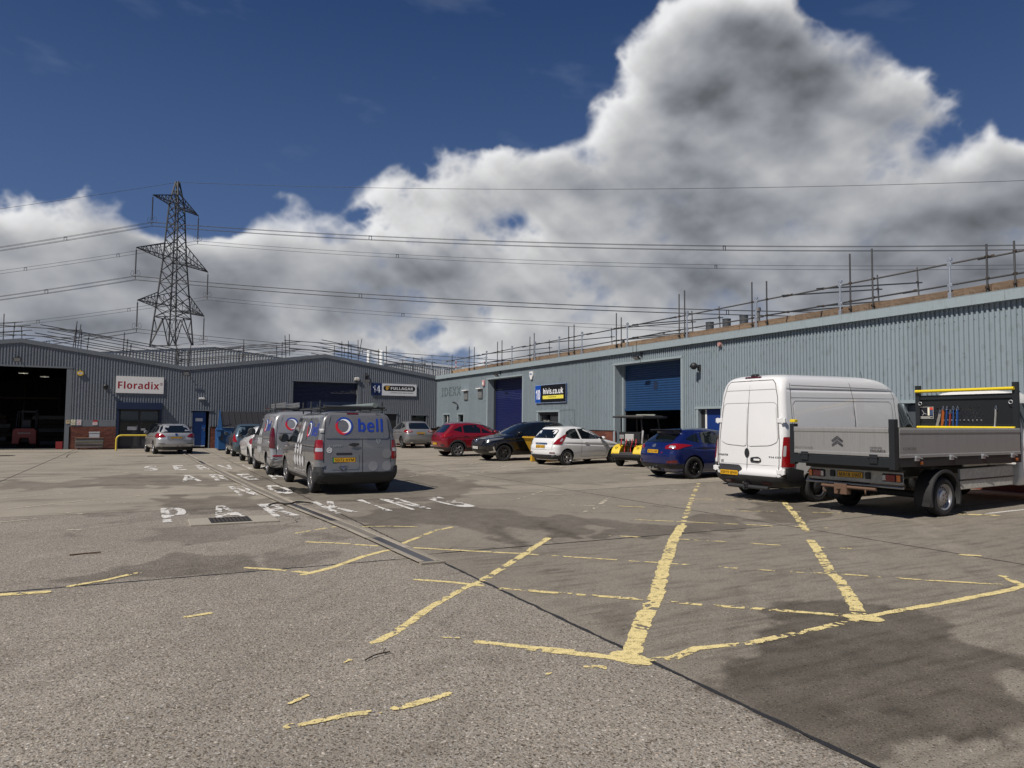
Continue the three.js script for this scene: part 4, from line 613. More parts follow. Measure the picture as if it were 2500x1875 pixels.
{ // over the twin gables: three lines of rails, one behind another
  const roof = gableTop;
  const line = (name, label, xa, xb, stds) => {
    const t = thing(name, label, 'scaffold', [0, 0, 0], 0, 'guardrail scaffolds over the gable roofs');
    const Zs = [-47.4, -49.6, -52.4];
    Zs.forEach((Z, k) => { const lift = k * 0.06; for (const h of [1.02, 0.5]) { const ya = roof(xa) + h + lift, yb = roof(xb) + h + lift, over = 0.5 + rand() * 0.5, s = (yb - ya) / (xb - xa); tube(t, 'guard_rail', V(xa - over, ya - s * over, Z), V(xb + over * 0.6, yb + s * over * 0.6, Z + 0.03)); if (k === 0 && h > 1) tube(t, 'guard_rail', V(xa + 0.1, ya - 0.09, Z + 0.05), V(mix(xa, xb, 0.45), mix(ya, yb, 0.45) - 0.06, Z + 0.05)); }
      for (const x of stds) { const lean = (rand() - 0.5) * 0.22, y = roof(x); tube(t, 'standard', V(x + k * 0.12, y + 0.02, Z), V(x + lean + k * 0.12, y + 1.25 + rand() * 0.3, Z)); for (const h of [1.02, 0.5]) clip(t, V(x + k * 0.12 + lean * h * 0.7, y + h + lift, Z)); } });
  };
  line('ridge_scaffold', 'scaffold rails on the near-left gable slope above the open goods door', -14, -6.6, [-12.5, -9.5, -7]);
  line('ridge_scaffold', 'scaffold rails sloping down above the red lettered sign', -4.6, 1.7, [-3.6, -1.2, 1.65]);
  line('ridge_scaffold', 'scaffold rails rising from the roof valley in front of the pale shed', 2.6, 8.6, [2.35, 5.5, 8.05]);
  line('ridge_scaffold', 'scaffold rails sloping down over unit fourteen beside the white flues', 11.3, 17.9, [12.1, 12.8, 14.8, 17.4, 18.2]);
  const t = thing('ridge_scaffold', 'single pair of scaffold rails bridging the ridge over unit fourteen', 'scaffold', [0, 0, 0], 0, 'guardrail scaffolds over the gable roofs');
  tube(t, 'guard_rail', V(7.9, 6.88, -47.3), V(12.7, 6.84, -47.3)); tube(t, 'guard_rail', V(8.2, 6.36, -47.3), V(12.2, 6.32, -47.3)); tube(t, 'standard', V(8.25, 5.9, -47.25), V(8.2, 7.3, -47.25)); tube(t, 'standard', V(12.75, 5.8, -47.25), V(12.98, 7.3, -47.25));
  const u = thing('ridge_scaffold', 'single pair of scaffold rails over the ridge above the open goods door', 'scaffold', [0, 0, 0], 0, 'guardrail scaffolds over the gable roofs');
  tube(u, 'guard_rail', V(-8.6, 6.79, -47.3), V(-3.4, 6.76, -47.3)); tube(u, 'guard_rail', V(-8.6, 6.31, -47.3), V(-3.4, 6.3, -47.3)); tube(u, 'standard', V(-3.7, 5.75, -47.25), V(-3.55, 7.28, -47.25)); tube(u, 'standard', V(-3.47, 5.75, -47.25), V(-3.36, 7.1, -47.25));
  // galvanised frames where the roofs meet
  const c = thing('corner_scaffold', 'bright galvanised scaffold frames with red and white tape at the roof corner', 'scaffold');
  for (const [x, z] of [[18.0, -47.2], [18.5, -46.3], [19.3, -47.2], [19.2, -45.6], [20.4, -46.8], [21.6, -45.9]]) tube(c, 'standard', V(x, 4.95, z), V(x + 0.04, 6.2 + rand() * 0.3, z), M_brightTube);
  tube(c, 'guard_rail', V(17.6, 5.95, -47.2), V(20.6, 6.0, -46.8), M_brightTube); tube(c, 'guard_rail', V(17.6, 5.5, -47.2), V(20.6, 5.5, -46.8), M_brightTube); tube(c, 'brace', V(19.2, 5.1, -45.6), V(20.6, 6.2, -46.6), M_brightTube); tube(c, 'brace', V(18.4, 6.0, -46.2), V(21.8, 6.35, -45.9), M_brightTube);
  for (let i = 0; i < 10; i++) { const m = part(c, 'barrier_tape', box(0.06, 0.14, 0.02), i % 2 ? mat(0.6, 0.03, 0.03, 0.6) : M_white2); m.position.set(i < 5 ? 19.2 : 21.55, 5.4 + (i % 5) * 0.145, i < 5 ? -45.57 : -45.87); }
}
// ---------------------------------------------------------------- power line
const M_lattice = mat(0.06, 0.062, 0.064, 0.55, 0.5), M_insul = mat(0.05, 0.045, 0.042, 0.3), M_wire = mat(0.05, 0.05, 0.052, 0.5, 0.5);
function pylon(label, pos, turn, thick = 1) {
  const t = thing('lattice_pylon', label, 'pylon', pos, turn); // arms along local x
  const prof = [[0, 3.9], [9, 3.1], [21, 2.25], [22.8, 2.1], [32, 1.45], [42.6, 0.95], [47.3, 0.22]], hw = (y) => { for (let i = 0; i + 1 < prof.length; i++) if (y <= prof[i + 1][0]) return mix(prof[i][1], prof[i + 1][1], (y - prof[i][0]) / (prof[i + 1][0] - prof[i][0])); return 0.2; };
  const C = (sx, sz, y) => V(sx * hw(y), y, sz * hw(y));
  for (const sx of [-1, 1]) for (const sz of [-1, 1]) { const g = []; for (let i = 0; i + 1 < prof.length; i++) g.push(bar(C(sx, sz, prof[i][0]), C(sx, sz, prof[i + 1][0]), 0.2 * thick)); part(t, 'leg', join(g), M_lattice); }
  const levels = [0, 9, 15.5, 21, 22.8, 25.2, 27.6, 29.8, 32, 34, 36, 37.9, 39.6, 41.2, 42.6, 44.2, 45.8, 47.2];
  for (const [ax, az] of [[1, 0], [-1, 0], [0, 1], [0, -1]]) {
    const P = (s, y) => (ax ? C(ax, s, y) : C(s, az, y));
    for (let i = 0; i + 1 < levels.length; i++) { const a = levels[i], b = levels[i + 1], w = (i < 3 ? 0.14 : 0.1) * thick, g = [];
      if (i < 3) { const m = P(0, b).clone(); g.push(bar(P(-1, a), m, w), bar(P(1, a), m, w), bar(P(-1, b), P(1, b), w)); const q = mix(a, b, 0.5); g.push(bar(P(-1, q), P(-1, a).lerp(m, 0.5), w * 0.6), bar(P(1, q), P(1, a).lerp(m, 0.5), w * 0.6), bar(P(-1, b), P(-1, a).lerp(m, 0.5), w * 0.5), bar(P(1, b), P(1, a).lerp(m, 0.5), w * 0.5)); }
      else g.push(bar(P(-1, a), P(1, b), w), bar(P(1, a), P(-1, b), w));
      part(t, 'bracing_panel', join(g), M_lattice); }
  }
  const arms = [[42.6, 6.7, 1.9], [32, 10.4, 3.2], [22.8, 9.6, 2.9]], tips = [];
  for (const [y, len, up] of arms) for (const s of [-1, 1]) {
    const g = [], tip = V(s * len, y, 0), w = 0.13 * thick;
    for (const sz of [-1, 1]) { const a = V(s * hw(y), y, sz * hw(y)), b = V(s * hw(y + up), y + up, sz * hw(y + up)); g.push(bar(a, tip, w), bar(b, tip, w)); for (let i = 1; i < 6; i++) { const p = a.clone().lerp(tip, i / 6), q = b.clone().lerp(tip, i / 6), r = a.clone().lerp(tip, (i - 1) / 6); g.push(bar(p, q, w * 0.55), bar(r, q, w * 0.55)); } }
    for (let i = 0; i < 6; i++) { const a = V(s * hw(y), y, -hw(y)).lerp(tip, i / 6), b = V(s * hw(y), y, hw(y)).lerp(tip, i / 6), c = V(s * hw(y), y, hw(y)).lerp(tip, Math.min(1, (i + 1) / 6)); g.push(bar(a, b, w * 0.5), bar(a, c, w * 0.5)); }
    part(t, 'cross_arm', join(g), M_lattice);
    const ins = new THREE.Group(); ins.name = 'insulator'; t.add(ins); ins.position.copy(tip); const L = 4.9; tips.push([tip.x, tip.y - L - 0.3]);
    part(ins, 'rod', rod(V(0, 0, 0), V(0, -L - 0.2, 0), 0.035 * thick, 6), M_insul); part(ins, 'shed_stack', new THREE.LatheGeometry(Array.from({ length: 49 }, (_, i) => new THREE.Vector2(i % 2 ? 0.16 * thick : 0.05, -0.4 - i * 0.09)), 8), M_insul);
    part(ins, 'arcing_horn', join(...[-1, 1].map((k) => new THREE.TorusGeometry(0.42, 0.03 * thick, 5, 18).scale(0.7, 1.15, 1).rotateZ(k * -0.25).rotateY(Math.PI / 2).translate(0, -L + 0.35, k * 0.62))), M_lattice); part(ins, 'yoke', join(bar(V(0, -L - 0.2, -0.3), V(0, -L - 0.2, 0.3), 0.1, 0.14), bar(V(0, -L - 0.2, 0), V(0, -L - 0.75, 0), 0.08)), M_lattice);
  }
  part(t, 'peak_bracket', join(bar(V(-0.22, 47.2, 0), V(0.4, 47.45, 0), 0.12 * thick), bar(V(-0.22, 47.3, 0.2), V(0.22, 47.3, -0.2), 0.1 * thick)), M_lattice);
  return tips;
}
{
  // arms run away from the camera; the line crosses the view
  const pos = V(4.3, 0, -148.2), arm = V(0.614, 0, -0.784).normalize(), run = V(0.784, 0, 0.614).normalize(), turn = Math.atan2(-arm.z, arm.x);
  const tips = pylon('tall dark lattice electricity pylon with three pairs of arms behind the gables', [pos.x, 0, pos.z], turn, 1);
  pylon('faint small lattice pylon far away behind the roof scaffold', [189, -8, -257], turn + 0.5, 1.2);
  const where = ['upper near-side', 'upper far-side', 'middle near-side', 'middle far-side', 'lower near-side', 'lower far-side'];
  const span = (base, dir, L, sag, off, yo) => { const pts = []; for (let i = 0; i <= 48; i++) { const d = (i / 48) ** 1.2 * L * 0.75, k = d / L; pts.push(base.clone().addScaledVector(dir, d).add(V(0, -4 * sag * k * (1 - k) + yo, 0)).addScaledVector(arm, off)); } return new THREE.TubeGeometry(new THREE.CatmullRomCurve3(pts), 90, 0.034, 5); };
  tips.forEach(([x, y], i) => { for (const s of [1, -1]) {
    const base = pos.clone().addScaledVector(arm, x).setY(y), g = thing('conductor_bundle', `${where[i]} pair of overhead cables running ${s > 0 ? 'right' : 'left'} from the tall pylon`, 'power cable', [0, 0, 0], 0, 'overhead power cables');
    for (const [o, yo] of [[-0.22, 0.1], [0.22, 0.1], [-0.22, -0.55], [0.22, -0.55]].filter((_, k) => k % 2 === 0 || i % 2 === 0)) part(g, 'cable', span(base, run.clone().multiplyScalar(s), 350, 10, o, yo), M_wire);
    for (const d of s > 0 ? [42, 100, 150] : [18, 40]) { const k = d / 350; const sp = part(g, 'spacer', join(box(0.5, 0.08, 0.08), box(0.08, 0.7, 0.08, 0.22, -0.3), box(0.08, 0.7, 0.08, -0.22, -0.3)), M_wire); sp.position.copy(base.clone().addScaledVector(run, s * d).add(V(0, -40 * k * (1 - k) + 0.1, 0))); }
  } });
  for (const s of [1, -1]) single('earth_wire', span(pos.clone().setY(47.2), run.clone().multiplyScalar(s), 350, 8, 0, 0), M_wire, `thin single wire running ${s > 0 ? 'right' : 'left'} from the pylon peak`, 'power cable', 'overhead power cables');
}
// ---------------------------------------------------------------- vehicles: a lofted shell, arches cut out, everything else laid on the shell
function curve(K) { // monotone cubic through [t, v] pairs
  const n = K.length, d = [], m = [];
  for (let i = 0; i + 1 < n; i++) d.push((K[i + 1][1] - K[i][1]) / (K[i + 1][0] - K[i][0]));
  for (let i = 0; i < n; i++) m.push(i === 0 ? d[0] : i === n - 1 ? d[n - 2] : d[i - 1] * d[i] <= 0 ? 0 : (2 * d[i - 1] * d[i]) / (d[i - 1] + d[i]));
  return (t) => { if (t <= K[0][0]) return K[0][1]; if (t >= K[n - 1][0]) return K[n - 1][1]; let i = 0; while (K[i + 1][0] < t) i++; const h = K[i + 1][0] - K[i][0], s = (t - K[i][0]) / h, a = s * s * (3 - 2 * s); return K[i][1] * (1 - a) + K[i + 1][1] * a + h * s * (1 - s) * ((1 - s) * m[i] - s * m[i + 1]); };
}
function shell(S) {
  const xr = curve(S.rear), xf = curve(S.front), hw = curve(S.half), rr = curve(S.rr ?? [[0, 0.16], [2, 0.16]]), rf = curve(S.rf ?? [[0, 0.4], [2, 0.4]]), y0 = S.half[0][0], y1 = S.half[S.half.length - 1][0];
  const ys = [y0]; let acc = 0;
  for (let y = y0; y < y1; y += 0.002) { const e = y + 0.002; acc += 0.002 + Math.abs(xf(e) - xf(y)) * 0.45 + Math.abs(xr(e) - xr(y)) * 0.45 + Math.abs(hw(e) - hw(y)) * 0.9; if (acc > 0.032) { ys.push(Math.min(e, y1)); acc = 0; } }
  if (ys[ys.length - 1] < y1 - 1e-6) ys.push(y1);
  const ring = (y) => {
    const a = xr(y), b = xf(y), w = Math.max(0.02, hw(y)), L = Math.max(0.05, b - a), H = [], qr = Math.min(rr(y), L * 0.3), qf = Math.min(rf(y), L * 0.42), zr = Math.min(qr * (S.rz ?? 1), w * 0.8), zf = Math.min(qf * (S.fz ?? 0.75), w * 0.8), br = S.bowR ?? 0.05, bf = S.bowF ?? 0.1, N = [7, 7, 26, 8, 7];
    const bar = (x) => 1 - (S.barrel ?? 0.03) * ((2 * (x - (a + b) / 2)) / L) ** 2;
    for (let i = 0; i < N[0]; i++) { const z = ((w - zr) * i) / N[0]; H.push([a + br * (z / w) ** 2, z]); }
    const ax = a + br * ((w - zr) / w) ** 2;
    for (let i = 0; i < N[1]; i++) { const t = ((Math.PI / 2) * i) / N[1]; H.push([ax + qr * (1 - Math.cos(t)), (w - zr) + zr * Math.sin(t)]); }
    const sx = ax + qr, fx = b - bf * ((w - zf) / w) ** 2, ex = fx - qf;
    for (let i = 0; i < N[2]; i++) H.push([mix(sx, ex, i / N[2]), w]);
    for (let i = 0; i < N[3]; i++) { const t = ((Math.PI / 2) * i) / N[3]; H.push([ex + qf * Math.sin(t), (w - zf) + zf * Math.cos(t)]); }
    for (let i = 0; i <= N[4]; i++) { const z = (w - zf) * (1 - i / N[4]); H.push([b - bf * (z / w) ** 2, z]); }
    const out = H.map(([x, z]) => [x, y, z * (z > w * 0.5 ? bar(x) : 1)]);
    if (S.sculpt) for (const p of out) if (p[2] > w * 0.6) p[2] += S.sculpt(p[0], y);
    return out;
  };
  const rings = ys.map(ring), n = rings[0].length, full = 2 * n - 2, pos = [], idx = [];
  for (const r of rings) { for (const p of r) pos.push(...p); for (let i = n - 2; i > 0; i--) pos.push(r[i][0], r[i][1], -r[i][2]); }
  for (let j = 0; j + 1 < rings.length; j++) for (let i = 0; i < full; i++) { const a = j * full + i, b = j * full + ((i + 1) % full), c = a + full, d = b + full; idx.push(a, c, b, b, c, d); }
  const cap = (j, flip) => { const c = pos.length / 3; pos.push((rings[j][0][0] + rings[j][n - 1][0]) / 2, rings[j][0][1], 0); for (let i = 0; i < full; i++) { const a = j * full + i, b = j * full + ((i + 1) % full); flip ? idx.push(c, a, b) : idx.push(c, b, a); } };
  cap(0, true); cap(rings.length - 1, false);
  const g = new THREE.BufferGeometry(); g.setAttribute('position', new THREE.Float32BufferAttribute(pos, 3)); g.setIndex(idx); g.computeVertexNormals(); return [g, ring];
}
const csg = new Evaluator(); csg.attributes = ['position', 'normal']; csg.useGroups = true;
function cutArches(geo, arches, depth, hwMax) {
  const cyl = arches.flatMap(([x, y, r]) => [1, -1].map((s) => { const len = depth + 0.4, c = new THREE.CylinderGeometry(r, r, len, 36).rotateX(Math.PI / 2).translate(x, y, s * (hwMax - depth + len / 2)); c.deleteAttribute('uv'); return c; }));
  const A = new Brush(geo), B = new Brush(mergeGeometries(cyl)); A.updateMatrixWorld(); B.updateMatrixWorld();
  return csg.evaluate(A, B, SUBTRACTION).geometry;
}
const M_tyre = mat(0.016, 0.016, 0.017, 0.85), M_rubber = mat(0.02, 0.02, 0.021, 0.7), M_under = mat(0.03, 0.03, 0.031, 0.85), M_plastic = mat(0.028, 0.029, 0.031, 0.6), M_seam = mat(0.012, 0.012, 0.013, 0.7), M_chrome = mat(0.7, 0.71, 0.72, 0.15, 1);
const M_glass = phys(0.006, 0.008, 0.009, 0.03, 0, { ior: 1.52, clearcoat: 1, clearcoatRoughness: 0.02 });
const M_lampRed = phys(0.24, 0.005, 0.007, 0.12, 0, { clearcoat: 1, clearcoatRoughness: 0.03 }), M_lampDark = phys(0.09, 0.003, 0.004, 0.12, 0, { clearcoat: 1 }), M_lampClear = phys(0.55, 0.55, 0.56, 0.1, 0.4, { clearcoat: 1 }), M_amber = phys(0.75, 0.2, 0.02, 0.2, 0, { clearcoat: 1 });
const paint = (r, g, b, metal = 0, rough = 0.4) => phys(r, g, b, rough, metal, { clearcoat: 1, clearcoatRoughness: 0.04 });
const plateTex = (text, back, green) => canvas(256, 56, (k) => { k.fillStyle = back; k.fillRect(0, 0, 256, 56); if (green) { k.fillStyle = '#2f9e4a'; k.fillRect(0, 0, 16, 56); } k.strokeStyle = '#111'; k.lineWidth = 3; k.strokeRect(2, 2, 252, 52); k.fillStyle = '#0c0c0c'; fit(k, text, green ? 24 : 14, 12, green ? 220 : 228, 34); });
const inkMat = (w, h, draw, rough = 0.45) => new THREE.MeshStandardMaterial({ map: canvas(w, h, draw), transparent: true, roughness: rough });
const wordMat = (text, color, w = 256, h = 64, font = 'bold') => inkMat(w, h, (k) => { k.clearRect(0, 0, w, h); k.fillStyle = color; fit(k, text, 4, 4, w - 8, h - 8, font); });

const rimCache = new Map();
function spokes(R, n, twin, narrow) {
  const key = [R, n, twin, narrow].join(); if (rimCache.has(key)) return rimCache.get(key);
  const s = new THREE.Shape(); s.absarc(0, 0, R, 0, Math.PI * 2, false);
  const hole = (a0, a1, r0, r1) => { const h = new THREE.Path(), k = 5; for (let i = 0; i <= k; i++) { const a = mix(a0, a1, i / k); h[i ? 'lineTo' : 'moveTo'](Math.cos(a) * r1, Math.sin(a) * r1); } const m = (a0 + a1) / 2, e = (a1 - a0) * 0.22; for (let i = 0; i <= 2; i++) { const a = mix(m + e, m - e, i / 2); h.lineTo(Math.cos(a) * r0, Math.sin(a) * r0); } s.holes.push(h); };
  for (let i = 0; i < n; i++) { const a = (i / n) * Math.PI * 2, w = (Math.PI * 2) / n; hole(a + w * (0.5 - narrow), a + w * (0.5 + narrow), R * 0.3, R * 0.87); if (twin) hole(a - w * 0.07, a + w * 0.07, R * 0.42, R * 0.86); }
  const g = new THREE.ExtrudeGeometry(s, { depth: 0.02, bevelEnabled: true, bevelSize: 0.004, bevelThickness: 0.006, bevelSegments: 1, curveSegments: 24 });
  rimCache.set(key, g); return g;
}
function wheelParts(g, r, w, W) { // axle along z, outside towards +z
  const tyre = new THREE.LatheGeometry([[r * 0.68, -w / 2], [r * 0.9, -w / 2], [r * 0.985, -w * 0.4], [r, -w * 0.28], [r, w * 0.28], [r * 0.985, w * 0.4], [r * 0.9, w / 2], [r * 0.7, w / 2 - 0.006], [r * 0.68, w * 0.3]].map((p) => new THREE.Vector2(...p)), 40).rotateX(Math.PI / 2);
  part(g, 'tyre', tyre, M_tyre);
  const R = r * 0.69;
  part(g, 'barrel', join(new THREE.CylinderGeometry(R, R, 0.02, 32).rotateX(Math.PI / 2).translate(0, 0, -0.02)), M_under);
  if (W.style === 'steel') {
    const d = new THREE.LatheGeometry([[R, w * 0.42], [R * 0.97, w * 0.5], [R * 0.9, w * 0.34], [R * 0.82, w * 0.16], [R * 0.6, w * 0.32], [R * 0.42, w * 0.42], [R * 0.36, w * 0.5], [R * 0.12, w * 0.5], [0.001, w * 0.5]].map((p) => new THREE.Vector2(...p)), 40).rotateX(Math.PI / 2);
    part(g, 'rim', d, W.mat);
    const hole = []; for (let i = 0; i < (W.holes ?? 14); i++) { const a = (i / (W.holes ?? 14)) * Math.PI * 2; hole.push(new THREE.CircleGeometry(R * 0.075, 12).translate(Math.cos(a) * R * 0.71, Math.sin(a) * R * 0.71, w * 0.275)); }
    for (let i = 0; i < 5; i++) { const a = (i / 5) * Math.PI * 2; hole.push(new THREE.CircleGeometry(R * 0.06, 10).translate(Math.cos(a) * R * 0.25, Math.sin(a) * R * 0.25, w * 0.503)); }
    part(g, 'vent_hole', join(...hole), M_under);
  } else {
    part(g, 'rim', spokes(R, W.n, W.twin, W.narrow).clone().translate(0, 0, w * 0.4 - 0.026), W.mat);
    part(g, 'rim_lip', new THREE.TorusGeometry(R * 0.985, 0.008, 6, 40).translate(0, 0, w * 0.44), W.lip ?? W.mat);
    part(g, 'hub_cap', new THREE.CylinderGeometry(R * 0.17, R * 0.2, 0.012, 16).rotateX(Math.PI / 2).translate(0, 0, w * 0.4 + 0.006), W.cap ?? W.mat);
    if (W.disc !== false) part(g, 'brake_disc', new THREE.RingGeometry(R * 0.2, R * 0.62, 28).translate(0, 0, 0.0), mat(0.3, 0.29, 0.28, 0.4, 0.8));
  }
}
const M_paintDark = mat(0.01, 0.01, 0.01, 0.8);
function vehicle(S) {
  const t = thing(S.name ?? 'parked_car', S.label, S.category ?? 'car', [S.at[0], gy(S.at[0]), S.at[2]], (S.angle * Math.PI) / 180, S.group); t.rotation.order = 'YXZ'; if (S.at[0] > 9.5) t.rotation.z = SLOPE * Math.cos((S.angle * Math.PI) / 180);
  const [raw, ring] = shell(S), wb = S.wb, R = S.tyre, hwMax = Math.max(...S.half.map((p) => p[1]));
  const geo = cutArches(raw, [[0, R + (S.lift ?? 0.01), R + (S.gap ?? 0.05)], [wb, R + (S.lift ?? 0.01), R + (S.gap ?? 0.05)]], 0.3, hwMax);
  const body = dress(new THREE.Mesh(geo, [S.paint, M_under])); body.name = 'body'; t.add(body);
  const bvh = new MeshBVH(raw), ray = new THREE.Ray(), tess = new TessellateModifier(S.fine ?? 0.11, 4);
  const D = { R: [V(0, 0, -1), (a, b) => V(a, b, 3)], L: [V(0, 0, 1), (a, b) => V(a, b, -3)], B: [V(1, 0, 0), (a, b) => V(-6, b, a)], F: [V(-1, 0, 0), (a, b) => V(12, b, a)], T: [V(0, -1, 0), (a, b) => V(a, 6, b)] };
  const hit = (side, a, b) => { ray.direction.copy(D[side][0]); ray.origin.copy(D[side][1](a, b)); return bvh.raycastFirst(ray, THREE.DoubleSide); };
  const C = { group: t, body, S };
  // a patch of the shell, seen from one side: points [x or z, y]
  C.patch = (side, pts, material, name, o = {}) => {
    const s = new THREE.Shape(), n = pts.length, r = o.round ?? 0;
    const P = pts.map((p) => new THREE.Vector2(p[0], p[1]));
    if (r) for (let i = 0; i < n; i++) { const a = P[(i + n - 1) % n], b = P[i], c = P[(i + 1) % n], k = Math.min(r, a.distanceTo(b) * 0.45), l = Math.min(r, c.distanceTo(b) * 0.45), p = b.clone().lerp(a, k / a.distanceTo(b)), q = b.clone().lerp(c, l / c.distanceTo(b)); i ? s.lineTo(p.x, p.y) : s.moveTo(p.x, p.y); s.quadraticCurveTo(b.x, b.y, q.x, q.y); }
    else P.forEach((p, i) => s[i ? 'lineTo' : 'moveTo'](p.x, p.y));
    for (const h of o.holes ?? []) { const path = new THREE.Path(); h.forEach((p, i) => path[i ? 'lineTo' : 'moveTo'](p[0], p[1])); s.holes.push(path); }
    return C.lay(side, new THREE.ShapeGeometry(s, 5), material, name, o);
  };
  C.lay = (side, flat, material, name, o = {}) => {
    let g = flat.toNonIndexed(); g.deleteAttribute('normal'); g.deleteAttribute('uv'); g = (o.fine ? new TessellateModifier(o.fine, 5) : tess).modify(g);
    const p = g.attributes.position, uv = new Float32Array(p.count * 2), off = o.off ?? 0.004, nn = V(0, 0, 0); g.computeBoundingBox(); const bb = g.boundingBox, flip = side === 'L' || side === 'F';
    const cx = (bb.min.x + bb.max.x) / 2, cy = (bb.min.y + bb.max.y) / 2; let last = null; const axis = side === 'B' || side === 'F' ? 'x' : side === 'T' ? 'y' : 'z', mid = hit(side, o.cx ?? cx, o.cy ?? cy), reach = o.reach ?? (/windscreen|rear_window/.test(name) ? 1.6 : 0.32), ok = (h) => (h && mid && Math.abs(h.point[axis] - mid.point[axis]) < reach ? h : null);
    for (let i = 0; i < p.count; i++) {
      let a = p.getX(i), b = p.getY(i); const u = (a - bb.min.x) / (bb.max.x - bb.min.x); uv[i * 2] = flip ? 1 - u : u; uv[i * 2 + 1] = (b - bb.min.y) / (bb.max.y - bb.min.y);
      let h = ok(hit(side, a, b)); for (let k = 1; !h && k < 40; k++) h = ok(hit(side, mix(a, cx, k / 40), mix(b, cy, k / 40)));
      if (!h) h = last; if (!h) continue; last = h; nn.copy(h.face.normal); if (nn.dot(D[side][0]) > 0) nn.negate(); p.setXYZ(i, h.point.x + nn.x * off, h.point.y + nn.y * off, h.point.z + nn.z * off);
    }
    g.setAttribute('uv', new THREE.BufferAttribute(uv, 2)); g = mergeVertices(g, 1e-4); g.computeVertexNormals();
    return part(o.parent ?? t, name, g, material, o.label);
  };
  // a patch that wraps round a corner: points [distance along the outline from the middle of the rear or front, y]
  C.wrap = (side, pts, material, name, o = {}) => {
    const s = new THREE.Shape(), n = pts.length, r = o.round ?? 0, P = pts.map((p) => new THREE.Vector2(p[0], p[1]));
    for (let i = 0; i < n; i++) { const a = P[(i + n - 1) % n], b = P[i], c = P[(i + 1) % n], k = Math.min(r, a.distanceTo(b) * 0.45), l = Math.min(r, c.distanceTo(b) * 0.45), p = b.clone().lerp(a, k / a.distanceTo(b)), q = b.clone().lerp(c, l / c.distanceTo(b)); i ? s.lineTo(p.x, p.y) : s.moveTo(p.x, p.y); if (r) s.quadraticCurveTo(b.x, b.y, q.x, q.y); }
    let g = new THREE.ShapeGeometry(s, 4).toNonIndexed(); g.deleteAttribute('normal'); g.deleteAttribute('uv'); g = new TessellateModifier(0.06, 6).modify(g);
    const at = (d, y) => { let H = ring(y); if (side === 'F') H = H.slice().reverse(); let left = Math.abs(d), i = 0; for (; i + 2 < H.length; i++) { const l = Math.hypot(H[i + 1][0] - H[i][0], H[i + 1][2] - H[i][2]); if (l >= left) break; left -= l; } const a = H[i], b = H[i + 1], t = left / (Math.hypot(b[0] - a[0], b[2] - a[2]) || 1); return V(mix(a[0], b[0], t), y, Math.sign(d || 1) * mix(a[2], b[2], t)); };
    const p = g.attributes.position, off = o.off ?? 0.01;
    for (let i = 0; i < p.count; i++) { const d = p.getX(i), y = p.getY(i), q = at(d, y), u = at(d + 0.02, y).sub(at(d - 0.02, y)), v = at(d, y + 0.015).sub(at(d, y - 0.015)), nn = u.cross(v).normalize(); const out = V(q.x - S.wb / 2, 0, q.z); if (nn.dot(out) < 0) nn.negate(); p.setXYZ(i, q.x + nn.x * off, q.y + nn.y * off, q.z + nn.z * off); }
    g = mergeVertices(g, 1e-4); g.computeVertexNormals(); return part(o.parent ?? t, name, g, material, o.label);
  };
  C.wraps = (side, pts, material, name, o) => [C.wrap(side, pts, material, name, o), C.wrap(side, pts.map(([a, b]) => [-a, b]).reverse(), material, name, o)];
  C.both = (pts, material, name, o) => [C.patch('R', pts, material, name, o), C.patch('L', pts, material, name, o)];
  // a mirrored pair on the rear or front
  C.pair = (side, pts, material, name, o) => [C.patch(side, pts, material, name, o), C.patch(side, pts.map(([a, b]) => [-a, b]).reverse(), material, name, o)];
  C.seam = (side, pts, w = 0.009, name = 'panel_gap', material = M_seam) => { const out = []; for (let i = 0; i + 1 < pts.length; i++) { const [a, b] = pts[i], [c, d] = pts[i + 1], l = Math.hypot(c - a, d - b) || 1, nx = (-(d - b) / l) * w * 0.5, ny = ((c - a) / l) * w * 0.5; const s = new THREE.Shape(); s.moveTo(a + nx, b + ny); s.lineTo(a - nx, b - ny); s.lineTo(c - nx, d - ny); s.lineTo(c + nx, d + ny); out.push(new THREE.ShapeGeometry(s)); } return C.lay(side, mergeGeometries(out), material, name, { off: 0.0035 }); };
  C.seams = (pts, w) => { C.seam('R', pts, w); C.seam('L', pts, w); };
  C.arc = (cx, cy, r0, r1, a0, a1, material, name, off = 0.012) => { const n = 20, pts = []; for (let i = 0; i <= n; i++) { const a = mix(a0, a1, i / n); pts.push([cx + Math.cos(a) * r1, cy + Math.sin(a) * r1]); } for (let i = n; i >= 0; i--) { const a = mix(a0, a1, i / n); pts.push([cx + Math.cos(a) * r0, cy + Math.sin(a) * r0]); } C.both(pts, material, name, { off }); };
  C.plate = (side, z, y, text, tilt = 0) => { const rear = side === 'B', h = hit(side, z, y) ?? hit(side, z, y + 0.1), x = h.point.x + (rear ? -0.012 : 0.012); const m = new THREE.MeshStandardMaterial({ map: plateTex(text, S.plateBack ?? (rear ? '#d9a520' : '#e6e6e0'), S.green), roughness: 0.4 }); const g = new THREE.BoxGeometry(0.52, 0.112, 0.008); const p = part(t, 'number_plate', g, [M_black, M_black, M_black, M_black, m, M_black]); p.position.set(x, y, z); p.rotation.set(0, rear ? -Math.PI / 2 : Math.PI / 2, 0); p.rotateX(tilt); return p; };
  for (const [ax, nm] of [[0, 'rear'], [wb, 'front']]) for (const s of [1, -1]) { const w = new THREE.Group(); w.name = 'wheel'; w.position.set(ax, R, s * (S.track / 2)); if (s < 0) w.rotation.y = Math.PI; w.rotation.z = ax * 0.7 + s; t.add(w); wheelParts(w, R, S.tyreW ?? 0.21, S.wheel); }
